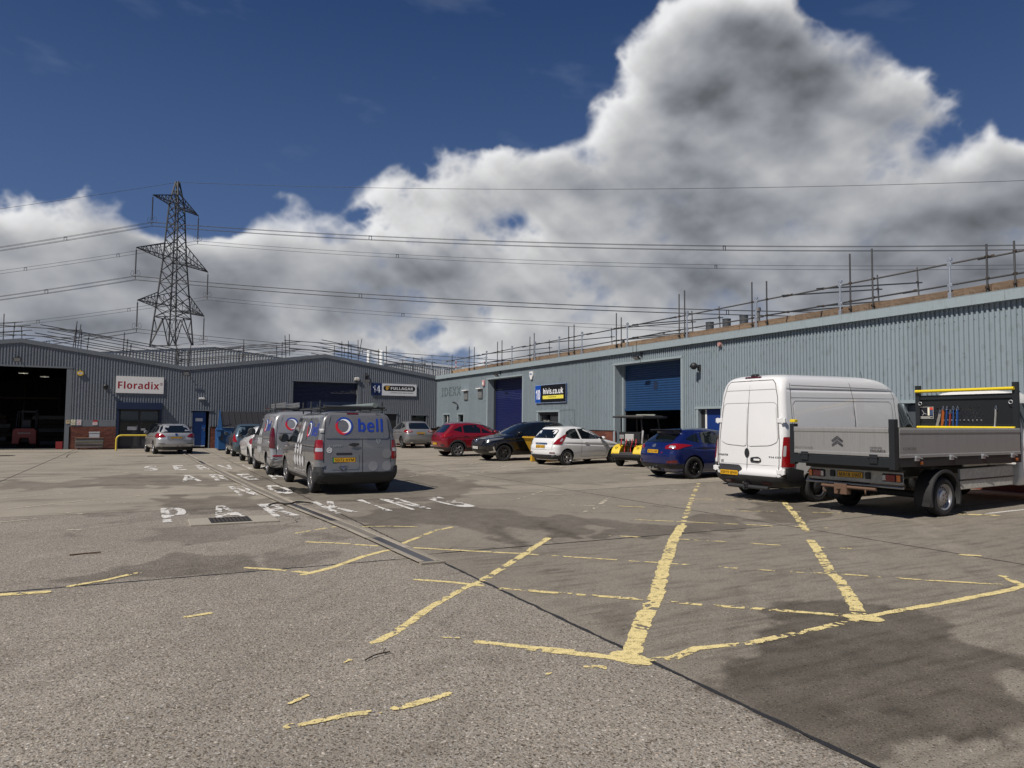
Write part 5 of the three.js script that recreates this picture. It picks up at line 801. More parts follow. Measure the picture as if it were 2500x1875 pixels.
  part(t, 'underbody', join(boxAt(S.rear[0][1] + 0.15, S.front[0][1] - 0.2, S.half[0][0] - 0.03, S.half[0][0] + 0.12, -hwMax * 0.6, hwMax * 0.6)), M_under);
  C.mirror = (x, y, z, material, w = 0.12, h = 0.15) => { for (const s of [1, -1]) { const m = new THREE.Group(); m.name = 'door_mirror'; t.add(m); const g = new THREE.SphereGeometry(1, 16, 10).scale(0.1, h / 2, w).translate(x, y, s * (z + w * 0.8)); part(m, 'housing', g, material); part(m, 'mirror_glass', new THREE.CircleGeometry(1, 16).scale(w * 0.8, h * 0.4, 1).rotateY(-Math.PI / 2).translate(x - 0.099, y, s * (z + w * 0.8)), M_glass); part(m, 'arm', bar(V(x + 0.02, y - h * 0.35, s * (z - 0.04)), V(x + 0.01, y - h * 0.25, s * (z + w * 0.5)), 0.05, 0.05), M_plastic); } };
  C.handle = (x, y, material) => { for (const s of ['R', 'L']) { const h = hit(s, x, y); if (!h) continue; const sg = s === 'R' ? 1 : -1; part(t, 'door_handle', box(0.19, 0.032, 0.03, x, y, h.point.z + sg * 0.018, 0.012), material); } };
  C.hit = hit; return C;
}
// outline of a swept crescent ring (company logo)
// ---------------------------------------------------------------- the two grey company vans
const M_vanGrey = paint(0.175, 0.178, 0.182, 0.3, 0.38), M_vanSilver = paint(0.33, 0.335, 0.34, 0.35, 0.36);
const logoMat = inkMat(256, 256, (k) => {
  k.clearRect(0, 0, 256, 256); const ring = (c, R, r, ox, oy, rot) => { k.save(); k.translate(128, 128); k.rotate(rot); k.fillStyle = c; k.beginPath(); k.arc(0, 0, R, 0, 7); k.arc(ox, oy, r, 0, 7, true); k.fill('evenodd'); k.restore(); };
  const moon = (c, R, ox, r, rot) => { k.save(); k.beginPath(); k.rect(0, 0, 256, 256); k.translate(128, 128); k.rotate(rot); k.fillStyle = c; k.beginPath(); k.arc(0, 0, R, -2.05, 2.05); k.arc(ox, 0, r, 2.25, -2.25, true); k.closePath(); k.fill(); k.restore(); };
  moon('#c9202c', 118, -16, 96, 2.05); moon('#1d3f94', 118, -18, 98, -0.62); moon('#e9edf0', 92, -22, 82, -0.15);
});
const bellMat = inkMat(256, 128, (k) => { k.clearRect(0, 0, 256, 128); k.fillStyle = '#1b3b9b'; fit(k, 'bell', 2, 4, 252, 120); });
const M_dot = mat(0.52, 0.53, 0.54, 0.4), M_dotFaint = mat(0.2, 0.205, 0.215, 0.4);
const disc = (x, y, r, n = 20) => Array.from({ length: n }, (_, i) => [x + Math.cos((i / n) * 6.2832) * r, y + Math.sin((i / n) * 6.2832) * r]);
const rect = (a, b, c, d) => [[a, c], [b, c], [b, d], [a, d]];
function roofLoad(C, rails, y, ladder) {
  const t = C.group, M = mat(0.06, 0.065, 0.065, 0.5, 0.3), al = mat(0.42, 0.43, 0.43, 0.4, 0.8);
  const rack = new THREE.Group(); rack.name = 'roof_rack'; t.add(rack);
  for (const x of rails) { part(rack, 'cross_bar', join(rod(V(x, y + 0.08, -0.78), V(x, y + 0.08, 0.78), 0.02), ...[-0.74, 0.74].map((z) => rod(V(x, y - 0.06, z), V(x, y + 0.08, z), 0.018))), M); for (const z of [-0.745, 0.745]) part(rack, 'load_stop', boxAt(x - 0.02, x + 0.02, y + 0.08, y + 0.24, z - 0.015, z + 0.015, 0.008), M); }
  for (const z of [-0.78, 0.78]) part(rack, 'side_rail', rod(V(rails[0] - 0.2, y + 0.05, z), V(rails[rails.length - 1] + 0.2, y + 0.05, z), 0.018), M);
  if (!ladder) { part(rack, 'pipe_carrier', join(rod(V(-0.5, y + 0.15, 0.45), V(2.6, y + 0.15, 0.45), 0.055, 14), rod(V(-0.53, y + 0.15, 0.45), V(-0.5, y + 0.15, 0.45), 0.062, 14)), mat(0.16, 0.19, 0.18, 0.5)); part(rack, 'roller', rod(V(-0.45, y + 0.1, -0.72), V(-0.45, y + 0.1, 0.72), 0.03, 12), M); }
  else {
    const l = new THREE.Group(); l.name = 'ladder'; rack.add(l); l.position.set(0, y + 0.12, -0.28);
    for (const z of [-0.2, 0.2]) for (const h of [0, 0.08]) part(l, 'stile', boxAt(-0.4, 2.7, h, h + 0.065, z - 0.015, z + 0.015), al);
    for (let i = 0; i < 12; i++) part(l, 'rung', rod(V(-0.3 + i * 0.25, 0.05, -0.2), V(-0.3 + i * 0.25, 0.05, 0.2), 0.014, 8), al);
  }
}
{ // electric panel van, rear towards the camera
  const C = vehicle({ name: 'panel_van', label: 'dark grey van with a large blue bell name on its rear doors', category: 'van', group: 'grey company vans parked in line', at: [4.4, 0, -16.9], angle: 89.8, wb: 3.275, track: 1.63, tyre: 0.335, tyreW: 0.215, gap: 0.055, paint: M_vanGrey,
    rear: [[0.24, -0.62], [0.36, -0.76], [0.5, -0.81], [0.62, -0.79], [0.75, -0.775], [1.0, -0.765], [1.3, -0.735], [1.6, -0.685], [1.78, -0.63], [1.86, -0.55], [1.895, -0.35], [1.905, 0.2]],
    front: [[0.24, 3.9], [0.4, 4.1], [0.6, 4.15], [0.8, 4.1], [0.95, 3.98], [1.05, 3.75], [1.14, 3.4], [1.4, 3.0], [1.7, 2.5], [1.82, 2.2], [1.885, 1.8], [1.905, 1.2]],
    half: [[0.24, 0.84], [0.34, 0.91], [0.5, 0.945], [0.8, 0.955], [1.05, 0.95], [1.14, 0.935], [1.3, 0.9], [1.6, 0.835], [1.76, 0.785], [1.84, 0.72], [1.885, 0.58], [1.905, 0.15]],
    rr: [[0, 0.16], [0.6, 0.11], [1.7, 0.1], [1.9, 0.2]], rf: [[0, 0.45], [1, 0.5], [1.9, 0.4]], bowR: 0.03, barrel: 0.02, sculpt: (x, y) => -0.014 * Math.exp(-(((y - 1.06) / 0.025) ** 2)) - 0.012 * sm(0.38, 0.46, y) * sm(0.66, 0.56, y) * sm(0.55, 0.7, x) * sm(2.75, 2.6, x),
    wheel: { style: 'spoke', n: 8, twin: false, narrow: 0.2, mat: mat(0.13, 0.13, 0.135, 0.4, 0.5), lip: mat(0.45, 0.45, 0.46, 0.3, 0.7), cap: mat(0.25, 0.25, 0.26, 0.4, 0.5) }, green: true });
  // rear bumper and sill trim in black plastic
  C.wrap('B', [[-1.16, 0.27], [-1.16, 0.52], [-1.05, 0.64], [-0.84, 0.64], [-0.78, 0.51], [0.78, 0.51], [0.84, 0.64], [1.05, 0.64], [1.16, 0.52], [1.16, 0.27]], M_plastic, 'rear_bumper', { off: 0.03, round: 0.03 });
  C.both([[0.44, 0.25], [2.84, 0.25], [2.84, 0.34], [0.44, 0.34]], M_plastic, 'sill_trim', { off: 0.008 });
  C.both([[3.72, 0.26], [4.12, 0.26], [4.15, 0.62], [3.82, 0.62]], M_plastic, 'front_bumper', { off: 0.01 }); C.patch('F', rect(-0.85, 0.85, 0.27, 0.6), M_plastic, 'front_bumper', { off: 0.012, round: 0.06 });
  C.pair('B', rect(0.5, 0.62, 0.36, 0.4), M_lampDark, 'reflector', { off: 0.02 });
  // doors
  C.patch('B', [[-0.745, 1.27], [0.7, 1.27], [0.735, 1.33], [0.69, 1.74], [0.64, 1.8], [-0.66, 1.8], [-0.7, 1.74], [-0.76, 1.33]], M_vanGrey, 'door_panel', { off: 0.014, round: 0.06 });
  C.patch('B', [[-0.62, 0.57], [0.02, 0.57], [0.02, 0.94], [-0.62, 0.94]], M_vanGrey, 'plate_recess', { off: 0.008, round: 0.05 });
  C.seam('B', [[0.1, 0.5], [0.1, 1.86]], 0.012); C.seam('B', [[-0.77, 1.18], [-0.785, 0.52], [-0.74, 0.5], [0.74, 0.5], [0.785, 0.52], [0.77, 1.18]], 0.012); C.seam('B', [[-0.77, 1.2], [-0.72, 1.78], [-0.62, 1.87], [0.62, 1.87], [0.72, 1.78], [0.77, 1.2]], 0.012);
  C.plate('B', -0.32, 0.79, 'SD72 HYM');
  C.patch('B', rect(-0.5, -0.14, 0.9, 0.95), M_black, 'plate_lamp_strip', { off: 0.012, round: 0.015 });
  C.patch('B', [[-0.23, 1.14], [-0.12, 1.17], [0.02, 1.16], [0.02, 1.12], [-0.1, 1.08], [-0.2, 1.11]], M_black, 'door_handle', { off: 0.03, round: 0.02 });
  C.wraps('B', [[0.79, 0.8], [1.08, 0.8], [1.12, 1.0], [1.09, 1.24], [0.8, 1.24]], M_lampRed, 'tail_lamp', { off: 0.014, round: 0.03 });
  C.wraps('B', [[0.81, 0.98], [0.99, 0.98], [0.99, 1.06], [0.81, 1.06]], M_lampClear, 'reversing_lamp', { off: 0.019, round: 0.01 });
  C.patch('B', rect(-0.24, 0.03, 1.822, 1.85), M_lampDark, 'brake_lamp', { off: 0.012 });
  for (const y of [0.68, 1.44]) C.pair('B', rect(-0.86 + (y > 1 ? 0.02 : 0), -0.77, y - 0.045, y + 0.045), mat(0.2, 0.205, 0.21, 0.4, 0.4), 'hinge', { off: 0.03 });
  // lettering
  C.patch('B', rect(-0.535, -0.1, 1.335, 1.77), logoMat, 'company_logo', { off: 0.02 }); C.patch('B', rect(-0.03, 0.62, 1.41, 1.735), bellMat, 'company_name', { off: 0.02 });
  C.patch('B', rect(0.43, 0.63, 1.79, 1.87), wordMat('407', '#2b2d30', 128, 64, ''), 'fleet_number', { off: 0.009 });
  C.patch('B', rect(-0.67, -0.35, 1.085, 1.14), wordMat('e - EXPERT', '#8d9399', 256, 48), 'model_badge', { off: 0.009 }); C.patch('B', rect(0.36, 0.58, 1.07, 1.12), wordMat('PEUGEOT', '#7d8286', 192, 40), 'maker_badge', { off: 0.009 });
  C.patch('B', rect(0.42, 0.53, 1.15, 1.28), inkMat(64, 80, (k) => { k.clearRect(0, 0, 64, 80); k.strokeStyle = '#a9aeb2'; k.lineWidth = 5; k.beginPath(); k.moveTo(6, 6); k.lineTo(58, 6); k.lineTo(54, 48); k.lineTo(32, 74); k.lineTo(10, 48); k.closePath(); k.stroke(); k.beginPath(); k.moveTo(20, 52); k.lineTo(30, 22); k.lineTo(46, 26); k.stroke(); }), 'maker_emblem', { off: 0.009 });
  C.patch('B', disc(-0.655, 1.01, 0.062), inkMat(96, 96, (k) => { k.clearRect(0, 0, 96, 96); k.strokeStyle = '#f2f2f2'; k.lineWidth = 9; k.beginPath(); k.arc(48, 48, 40, 0, 7); k.stroke(); k.fillStyle = '#f2f2f2'; fit(k, '68', 24, 30, 48, 38); }), 'speed_sticker', { off: 0.009 });
  C.patch('B', rect(-0.45, -0.22, 0.53, 0.67), inkMat(128, 80, (k) => { k.clearRect(0, 0, 128, 80); k.strokeStyle = '#141a2a'; k.lineWidth = 5; k.beginPath(); k.moveTo(6, 40); k.bezierCurveTo(10, 10, 50, 0, 64, 24); k.bezierCurveTo(80, 0, 120, 12, 122, 40); k.stroke(); for (const x of [34, 92]) { k.beginPath(); k.arc(x, 42, 11, 0, 7); k.stroke(); } k.fillStyle = '#2430a0'; k.beginPath(); k.arc(64, 26, 9, 0, 7); k.fill(); k.fillStyle = '#141a2a'; fit(k, 'electric', 30, 60, 68, 18); }), 'electric_sticker', { off: 0.012 });
  for (const [z, y] of [[0.68, 0.92], [0.35, 0.64], [0.68, 0.64]]) C.patch('B', disc(z, y, 0.115), M_dotFaint, 'faint_dot', { off: 0.006 });
  for (const s of ['L', 'R']) {
    for (const [x, y] of [[1.08, 1.53], [1.42, 1.25], [1.12, 1.25], [1.62, 0.98], [1.3, 0.98], [0.98, 0.98], [1.66, 0.7], [1.34, 0.7], [1.02, 0.7], [0.7, 0.7]]) C.patch(s, disc(x, y, 0.125), M_dot, 'white_dot', { off: 0.014, fine: 0.05 });
    C.patch(s, s === 'L' ? rect(0.15, 0.62, 1.26, 1.68) : rect(-0.45, 0.02, 1.26, 1.68), logoMat, 'company_logo', { off: 0.012 }); C.patch(s, s === 'L' ? rect(-0.55, 0.08, 1.3, 1.62) : rect(0.1, 0.75, 1.3, 1.62), bellMat, 'company_name', { off: 0.012 });
    C.patch(s, [[1.62, 1.13], [2.95, 1.13], [3.12, 1.2], [2.55, 1.68], [2.3, 1.74], [1.62, 1.74]], M_glass, 'side_window', { off: 0.006, round: 0.06 }); 
    C.patch(s, rect(0.55, 1.5, 1.2, 1.75), M_vanGrey, 'side_panel', { off: 0.008, round: 0.06 }); C.patch(s, rect(-0.6, 0.48, 1.2, 1.76), M_vanGrey, 'side_panel', { off: 0.008, round: 0.06 });
    C.seam(s, [[1.56, 0.32], [1.56, 1.8]]); C.seam(s, [[2.82, 0.34], [2.98, 0.7], [3.0, 1.15]]); C.seam(s, [[0.5, 0.7], [0.52, 1.84]]); C.seam(s, [[-0.5, 1.07], [1.5, 1.07]], 0.02); C.seam(s, [[-0.5, 1.83], [2.2, 1.83]], 0.012);
  }
  C.patch('F', [[-0.78, 1.18], [0.78, 1.18], [0.66, 1.76], [-0.66, 1.76]], M_glass, 'windscreen', { off: 0.006, round: 0.08 }); C.pair('F', [[-0.88, 0.78], [-0.5, 0.74], [-0.5, 0.88], [-0.85, 0.98]], M_lampClear, 'headlamp', { off: 0.01 }); C.patch('F', rect(-0.45, 0.45, 0.66, 0.88), M_black, 'grille', { off: 0.01, round: 0.05 });
  C.mirror(2.78, 1.22, 0.96, M_plastic, 0.13, 0.24); C.handle(1.75, 1.0, M_plastic); C.handle(1.35, 1.0, M_plastic); roofLoad(C, [-0.1, 0.9, 1.9], 1.9, false);
}
{ // the van in front of it
  const C = vehicle({ name: 'panel_van', label: 'silver grey van carrying a ladder, parked in front of the bell van', category: 'van', group: 'grey company vans parked in line', at: [4.36, 0, -23.0], angle: 89.6, wb: 3.1, track: 1.66, tyre: 0.34, tyreW: 0.215, gap: 0.055, paint: M_vanSilver,
    rear: [[0.26, -0.7], [0.4, -0.86], [0.55, -0.9], [0.68, -0.87], [0.8, -0.85], [1.1, -0.84], [1.4, -0.8], [1.7, -0.74], [1.85, -0.68], [1.93, -0.58], [1.965, -0.35], [1.975, 0.2]],
    front: [[0.26, 3.8], [0.45, 4.02], [0.65, 4.06], [0.9, 4.0], [1.05, 3.8], [1.15, 3.45], [1.25, 3.1], [1.5, 2.75], [1.8, 2.3], [1.9, 2.0], [1.96, 1.6], [1.975, 1.1]],
    half: [[0.26, 0.86], [0.36, 0.94], [0.55, 0.975], [0.85, 0.985], [1.15, 0.975], [1.25, 0.955], [1.5, 0.9], [1.75, 0.84], [1.87, 0.78], [1.93, 0.68], [1.96, 0.5], [1.975, 0.15]],
    rr: [[0, 0.16], [0.6, 0.11], [1.7, 0.1], [1.95, 0.2]], rf: [[0, 0.45], [1, 0.5], [1.95, 0.4]], bowR: 0.03, barrel: 0.02, sculpt: (x, y) => -0.014 * Math.exp(-(((y - 1.12) / 0.025) ** 2)) - 0.014 * sm(0.4, 0.5, y) * sm(0.75, 0.6, y) * sm(0.55, 0.7, x) * sm(2.6, 2.4, x),
    wheel: { style: 'spoke', n: 10, twin: false, narrow: 0.22, mat: mat(0.3, 0.3, 0.31, 0.35, 0.7), cap: M_plastic } });
  C.wrap('B', rect(-1.3, 1.3, 0.29, 0.56), M_vanSilver, 'rear_bumper', { off: 0.022, round: 0.05 }); C.wraps('B', rect(0.6, 0.9, 0.6, 0.64), M_lampRed, 'reflector', { off: 0.014 });
  C.patch('B', [[-0.76, 1.3], [0.72, 1.3], [0.75, 1.36], [0.7, 1.78], [0.65, 1.84], [-0.66, 1.84], [-0.7, 1.78], [-0.77, 1.36]], M_vanSilver, 'door_panel', { off: 0.014, round: 0.07 });
  C.patch('B', rect(-0.56, -0.14, 1.36, 1.78), logoMat, 'company_logo', { off: 0.02 }); C.patch('B', rect(-0.04, 0.58, 1.45, 1.75), bellMat, 'company_name', { off: 0.02 });
  C.seam('B', [[0, 0.5], [0, 1.9]], 0.012); C.seam('B', [[-0.8, 0.5], [-0.8, 1.2], [-0.74, 1.84], [0.74, 1.84], [0.8, 1.2], [0.8, 0.5], [-0.8, 0.5]], 0.012);
  C.wraps('B', [[0.83, 0.84], [1.08, 0.86], [1.12, 1.15], [1.08, 1.46], [0.86, 1.46]], M_lampDark, 'tail_lamp', { off: 0.014, round: 0.04 });
  C.patch('B', rect(-0.62, -0.2, 1.1, 1.14), wordMat('TRANSIT', '#222', 192, 32), 'model_badge', { off: 0.008 }); C.plate('B', 0.35, 0.86, 'SK73 LPU');
  for (const s of ['L', 'R']) {
    for (const [x, y] of [[1.42, 1.3], [1.12, 1.3], [1.62, 1.02], [1.3, 1.02], [0.98, 1.02], [1.62, 0.74], [1.3, 0.74], [0.98, 0.74]]) C.patch(s, disc(x, y, 0.12), M_dot, 'white_dot', { off: 0.014, fine: 0.05 });
    C.patch(s, s === 'L' ? rect(0.3, 0.78, 1.3, 1.74) : rect(-0.45, 0.03, 1.3, 1.74), logoMat, 'company_logo', { off: 0.012 }); C.patch(s, s === 'L' ? rect(-0.35, 0.25, 1.34, 1.68) : rect(0.1, 0.7, 1.34, 1.68), bellMat, 'company_name', { off: 0.012 });
    C.patch(s, [[1.62, 1.2], [2.85, 1.2], [3.0, 1.27], [2.45, 1.74], [2.2, 1.81], [1.62, 1.81]], M_glass, 'side_window', { off: 0.006, round: 0.06 }); C.patch(s, rect(-0.6, 0.48, 1.26, 1.82), M_vanSilver, 'side_panel', { off: 0.008, round: 0.06 });
    C.seam(s, [[1.56, 0.34], [1.56, 1.86]]); C.seam(s, [[2.7, 0.36], [2.86, 0.74], [2.88, 1.2]]); C.seam(s, [[-0.5, 1.12], [1.5, 1.12]], 0.02);
  }
  C.patch('F', [[-0.8, 1.28], [0.8, 1.28], [0.68, 1.84], [-0.68, 1.84]], M_glass, 'windscreen', { off: 0.006, round: 0.08 }); C.mirror(2.66, 1.3, 0.98, M_plastic, 0.13, 0.26); C.handle(1.75, 1.06, M_vanSilver); roofLoad(C, [-0.1, 0.9, 1.9], 1.975, true);
}
{ // tall white panel van
  const M = paint(0.74, 0.745, 0.74, 0, 0.4);
  const C = vehicle({ name: 'panel_van', label: 'tall white high-roof van backed out beside the dropside truck', category: 'van', at: [12.66, 0, -11.37], angle: 2, wb: 3.665, track: 1.73, tyre: 0.345, tyreW: 0.225, gap: 0.07, lift: 0.02, paint: M, fine: 0.14,
    rear: [[0.32, -0.88], [0.45, -1.04], [0.6, -1.08], [0.72, -1.04], [0.9, -1.03], [1.3, -1.01], [1.8, -0.975], [2.2, -0.935], [2.5, -0.89], [2.62, -0.84], [2.69, -0.72], [2.715, -0.5], [2.725, 0.0]],
    front: [[0.3, 4.6], [0.5, 4.82], [0.8, 4.86], [1.0, 4.8], [1.15, 4.6], [1.28, 4.3], [1.4, 4.05], [1.8, 3.75], [2.2, 3.42], [2.45, 3.15], [2.6, 2.85], [2.69, 2.4], [2.725, 1.8]],
    half: [[0.32, 0.86], [0.45, 0.93], [0.65, 0.955], [1.1, 0.96], [1.35, 0.95], [1.7, 0.93], [2.1, 0.89], [2.35, 0.86], [2.5, 0.83], [2.6, 0.785], [2.67, 0.69], [2.71, 0.5], [2.725, 0.2]],
    rr: [[0, 0.2], [0.7, 0.13], [2.3, 0.12], [2.7, 0.25]], rf: [[0, 0.5], [1.2, 0.55], [2.7, 0.5]], bowR: 0.035, barrel: 0.02, sculpt: (x, y) => -0.02 * Math.exp(-(((y - 2.36) / 0.02) ** 2)) * sm(-0.8, -0.6, x) - 0.014 * Math.exp(-(((y - 1.08) / 0.05) ** 2)) * sm(0.5, 0.7, x),
    wheel: { style: 'steel', mat: mat(0.05, 0.05, 0.052, 0.5, 0.4), holes: 12 } });
  C.wrap('B', [[-1.5, 0.35], [-1.48, 0.68], [-1.1, 0.74], [-0.94, 0.74], [-0.88, 0.56], [0.88, 0.56], [0.94, 0.74], [1.1, 0.74], [1.48, 0.68], [1.5, 0.35]], M_plastic, 'rear_bumper', { off: 0.03, round: 0.04 }); C.pair('B', rect(0.4, 0.62, 0.4, 0.44), M_lampDark, 'reflector', { off: 0.036 });
  C.both([[0.48, 0.34], [3.2, 0.34], [3.2, 0.5], [0.48, 0.5]], M_plastic, 'sill_trim', { off: 0.01 }); C.both([[-0.44, 0.62], [0.44, 0.62], [0.44, 0.64], [-0.44, 0.64]], M, 'arch_trim', { off: 0.01 });
  // rear doors with their pressed panels
  C.patch('B', [[-0.77, 1.27], [-0.6, 1.2], [-0.02, 1.17], [-0.02, 2.07], [-0.66, 2.07], [-0.71, 2.02], [-0.79, 1.35]], M, 'door_panel', { off: 0.016, round: 0.08 }); C.patch('B', [[0.02, 1.17], [0.6, 1.2], [0.77, 1.27], [0.79, 1.35], [0.71, 2.02], [0.66, 2.07], [0.02, 2.07]], M, 'door_panel', { off: 0.016, round: 0.08 });
  C.seam('B', [[-0.8, 1.33], [-0.73, 2.05], [-0.66, 2.1], [0.66, 2.1], [0.73, 2.05], [0.8, 1.33]], 0.012, 'pressed_line_shade', mat(0.3, 0.3, 0.31, 0.5)); C.seam('B', [[-0.7, 2.38], [0.7, 2.38]], 0.014, 'pressed_line_shade', mat(0.32, 0.32, 0.33, 0.5)); C.seam('B', [[-0.86, 0.78], [0.86, 0.78]], 0.01, 'pressed_line_shade', mat(0.35, 0.35, 0.36, 0.5));  // pressed lines are grey strips: crease shade put into the colour
  C.seam('B', [[0.0, 0.5], [0.0, 2.6]], 0.014); C.seam('B', [[-0.82, 0.62], [-0.82, 1.3], [-0.74, 2.2], [-0.66, 2.5], [-0.58, 2.58], [0.58, 2.58], [0.66, 2.5], [0.74, 2.2], [0.82, 1.3], [0.82, 0.62], [0.76, 0.54], [-0.76, 0.54], [-0.82, 0.62]], 0.014);
  C.patch('B', disc(0.0, 1.03, 0.065).map(([a, b]) => [a, 1.03 + (b - 1.03) * 1.5]), M_black, 'lock_badge', { off: 0.02 });
  C.patch('B', [[0.1, 0.84], [0.3, 0.83], [0.38, 0.86], [0.38, 0.92], [0.3, 0.955], [0.1, 0.93]], M_black, 'door_handle', { off: 0.022, round: 0.03 }); C.patch('B', rect(0.2, 0.36, 0.87, 0.91), M, 'handle_grip', { off: 0.034, round: 0.015 });
  C.patch('B', [[-0.84, 0.68], [-0.8, 0.76], [-0.2, 0.76], [-0.1, 0.68], [-0.2, 0.62], [-0.78, 0.62]], M_plastic, 'plate_shroud', { off: 0.03, round: 0.04 }); { const p = C.plate('B', -0.46, 0.585, 'KW19 WHH'); p.position.x -= 0.02; }
  C.patch('B', rect(-0.87, -0.55, 0.935, 0.985), wordMat('SPRINTER', '#1d1d1f', 256, 40), 'model_badge', { off: 0.008 }); C.patch('B', rect(0.56, 0.87, 0.935, 0.98), wordMat('314 CDI', '#1d1d1f', 256, 40), 'model_badge', { off: 0.008 }); C.patch('B', rect(-0.78, -0.68, 0.79, 0.86), wordMat('UK', '#1d1d1f', 64, 48), 'country_sticker', { off: 0.008 });
  C.wraps('B', [[0.87, 0.76], [1.18, 0.76], [1.22, 0.95], [1.16, 1.38], [0.9, 1.38]], M_lampRed, 'tail_lamp', { off: 0.018, round: 0.02 }); C.wraps('B', [[0.9, 0.98], [0.95, 0.98], [0.96, 1.2], [0.91, 1.2]], M_lampClear, 'reversing_lamp', { off: 0.023, round: 0.02 });
  for (const y of [0.66, 1.72]) for (const s of [-1, 1]) part(C.group, 'hinge', join(box(0.05, 0.1, 0.2, -1.02 + (y > 1 ? 0.07 : -0.01), y, s * (y > 1 ? 0.86 : 0.88), 0.012), rod(V(-1.04 + (y > 1 ? 0.07 : 0), y - 0.06, s * (y > 1 ? 0.89 : 0.92)), V(-1.04 + (y > 1 ? 0.07 : 0), y + 0.06, s * (y > 1 ? 0.89 : 0.92)), 0.022)), M);
  part(C.group, 'rear_camera', join(box(0.16, 0.09, 0.16, -0.72, 2.69, 0.0, 0.04), box(0.08, 0.05, 0.2, -0.68, 2.66, 0, 0.02)), M_black); C.patch('B', rect(-0.2, 0.24, 2.635, 2.66), M_lampDark, 'brake_lamp', { off: 0.02 });
  part(C.group, 'tow_bar', join(rod(V(-1.02, 0.3, -0.55), V(-1.02, 0.3, 0.55), 0.04, 10), rod(V(-1.02, 0.3, 0), V(-1.16, 0.3, 0), 0.022), rod(V(-1.16, 0.28, 0), V(-1.16, 0.36, 0), 0.02), new THREE.SphereGeometry(0.026, 10, 8).translate(-1.16, 0.39, 0), boxAt(-1.1, -0.98, 0.24, 0.38, -0.08, 0.02, 0.01)), M_plastic);
  for (const s of ['L', 'R']) {
    C.patch(s, rect(0.95 - 1.55, 1.32, 1.26, 2.1), M, 'side_panel', { off: 0.014, round: 0.1 }); C.patch(s, rect(1.4, 2.72, 1.26, 2.1), M, 'side_panel', { off: 0.014, round: 0.1 }); C.seam(s, [[-0.63, 1.3], [-0.63, 2.05], [-0.55, 2.13], [2.68, 2.13], [2.75, 2.05], [2.75, 1.3]], 0.014, 'pressed_line_shade', mat(0.32, 0.32, 0.33, 0.5));
    C.seam(s, [[1.36, 0.5], [1.36, 2.18], [1.3, 2.64]], 0.012); C.seam(s, [[2.85, 0.5], [2.86, 2.2], [2.82, 2.4]], 0.012); C.seam(s, [[-0.66, 2.2], [2.9, 2.2]], 0.01, 'pressed_line_shade', mat(0.3, 0.3, 0.31, 0.5)); C.seam(s, [[-0.62, 2.46], [2.75, 2.42]], 0.016, 'pressed_line_shade', mat(0.24, 0.24, 0.25, 0.5)); C.seam(s, [[-0.72, 0.8], [-0.68, 2.1], [-0.64, 2.5]], 0.012);
    C.patch(s, [[2.95, 1.36], [3.75, 1.36], [3.95, 1.44], [3.4, 2.04], [3.2, 2.1], [2.98, 2.1]], M_glass, 'side_window', { off: 0.008, round: 0.08 }); 
  }
  C.patch('F', [[-0.86, 1.44], [0.86, 1.44], [0.74, 2.2], [-0.74, 2.2]], M_glass, 'windscreen', { off: 0.008, round: 0.08 }); C.patch('F', rect(-0.5, 0.5, 0.75, 1.1), M_black, 'grille', { off: 0.012, round: 0.08 }); C.pair('F', [[-0.95, 0.9], [-0.6, 0.85], [-0.55, 1.1], [-0.9, 1.2]], M_lampClear, 'headlamp', { off: 0.012, round: 0.04 }); C.patch('F', rect(-0.9, 0.9, 0.36, 0.7), M_plastic, 'front_bumper', { off: 0.014, round: 0.06 });
  C.mirror(3.75, 1.5, 1.0, M_plastic, 0.13, 0.3); C.handle(2.98, 1.1, M_plastic);
  part(C.group, 'aerial', rod(V(2.6, 2.6, 0.3), V(2.5, 2.86, 0.3), 0.006), M_black);
}
{ // second white van, only its rear edge shows past the first
  const M = paint(0.7, 0.705, 0.7, 0, 0.4);
  const C = vehicle({ name: 'panel_van', label: 'white van mostly hidden behind the tall white van', category: 'van', at: [14.5, 0, -13.65], angle: 3, wb: 2.9, track: 1.55, tyre: 0.31, gap: 0.05, paint: M,
    rear: [[0.3, -0.75], [0.5, -0.9], [0.65, -0.9], [0.9, -0.86], [1.4, -0.78], [1.7, -0.68], [1.8, -0.55], [1.84, 0]], front: [[0.3, 3.4], [0.6, 3.6], [0.9, 3.5], [1.1, 2.9], [1.5, 2.2], [1.75, 1.7], [1.84, 1]], half: [[0.3, 0.78], [0.5, 0.87], [1.0, 0.88], [1.4, 0.8], [1.68, 0.72], [1.78, 0.58], [1.84, 0.15]], rr: [[0, 0.14], [2, 0.12]], bowR: 0.03,
    wheel: { style: 'steel', mat: mat(0.1, 0.1, 0.1, 0.5, 0.4) } });
  C.wrap('B', rect(-1.2, 1.2, 0.34, 0.62), M_plastic, 'rear_bumper', { off: 0.03, round: 0.06 }); C.wraps('B', [[0.74, 0.72], [0.96, 0.72], [0.98, 1.0], [0.94, 1.2], [0.76, 1.2]], M_lampRed, 'tail_lamp', { off: 0.014, round: 0.05 }); C.seam('B', [[0, 0.6], [0, 1.76]], 0.012);
  C.both([[1.5, 1.1], [2.5, 1.1], [2.1, 1.6], [1.5, 1.62]], M_glass, 'side_window', { off: 0.006, round: 0.06 }); C.patch('F', [[-0.7, 1.15], [0.7, 1.15], [0.6, 1.68], [-0.6, 1.68]], M_glass, 'windscreen', { off: 0.006, round: 0.08 });
}
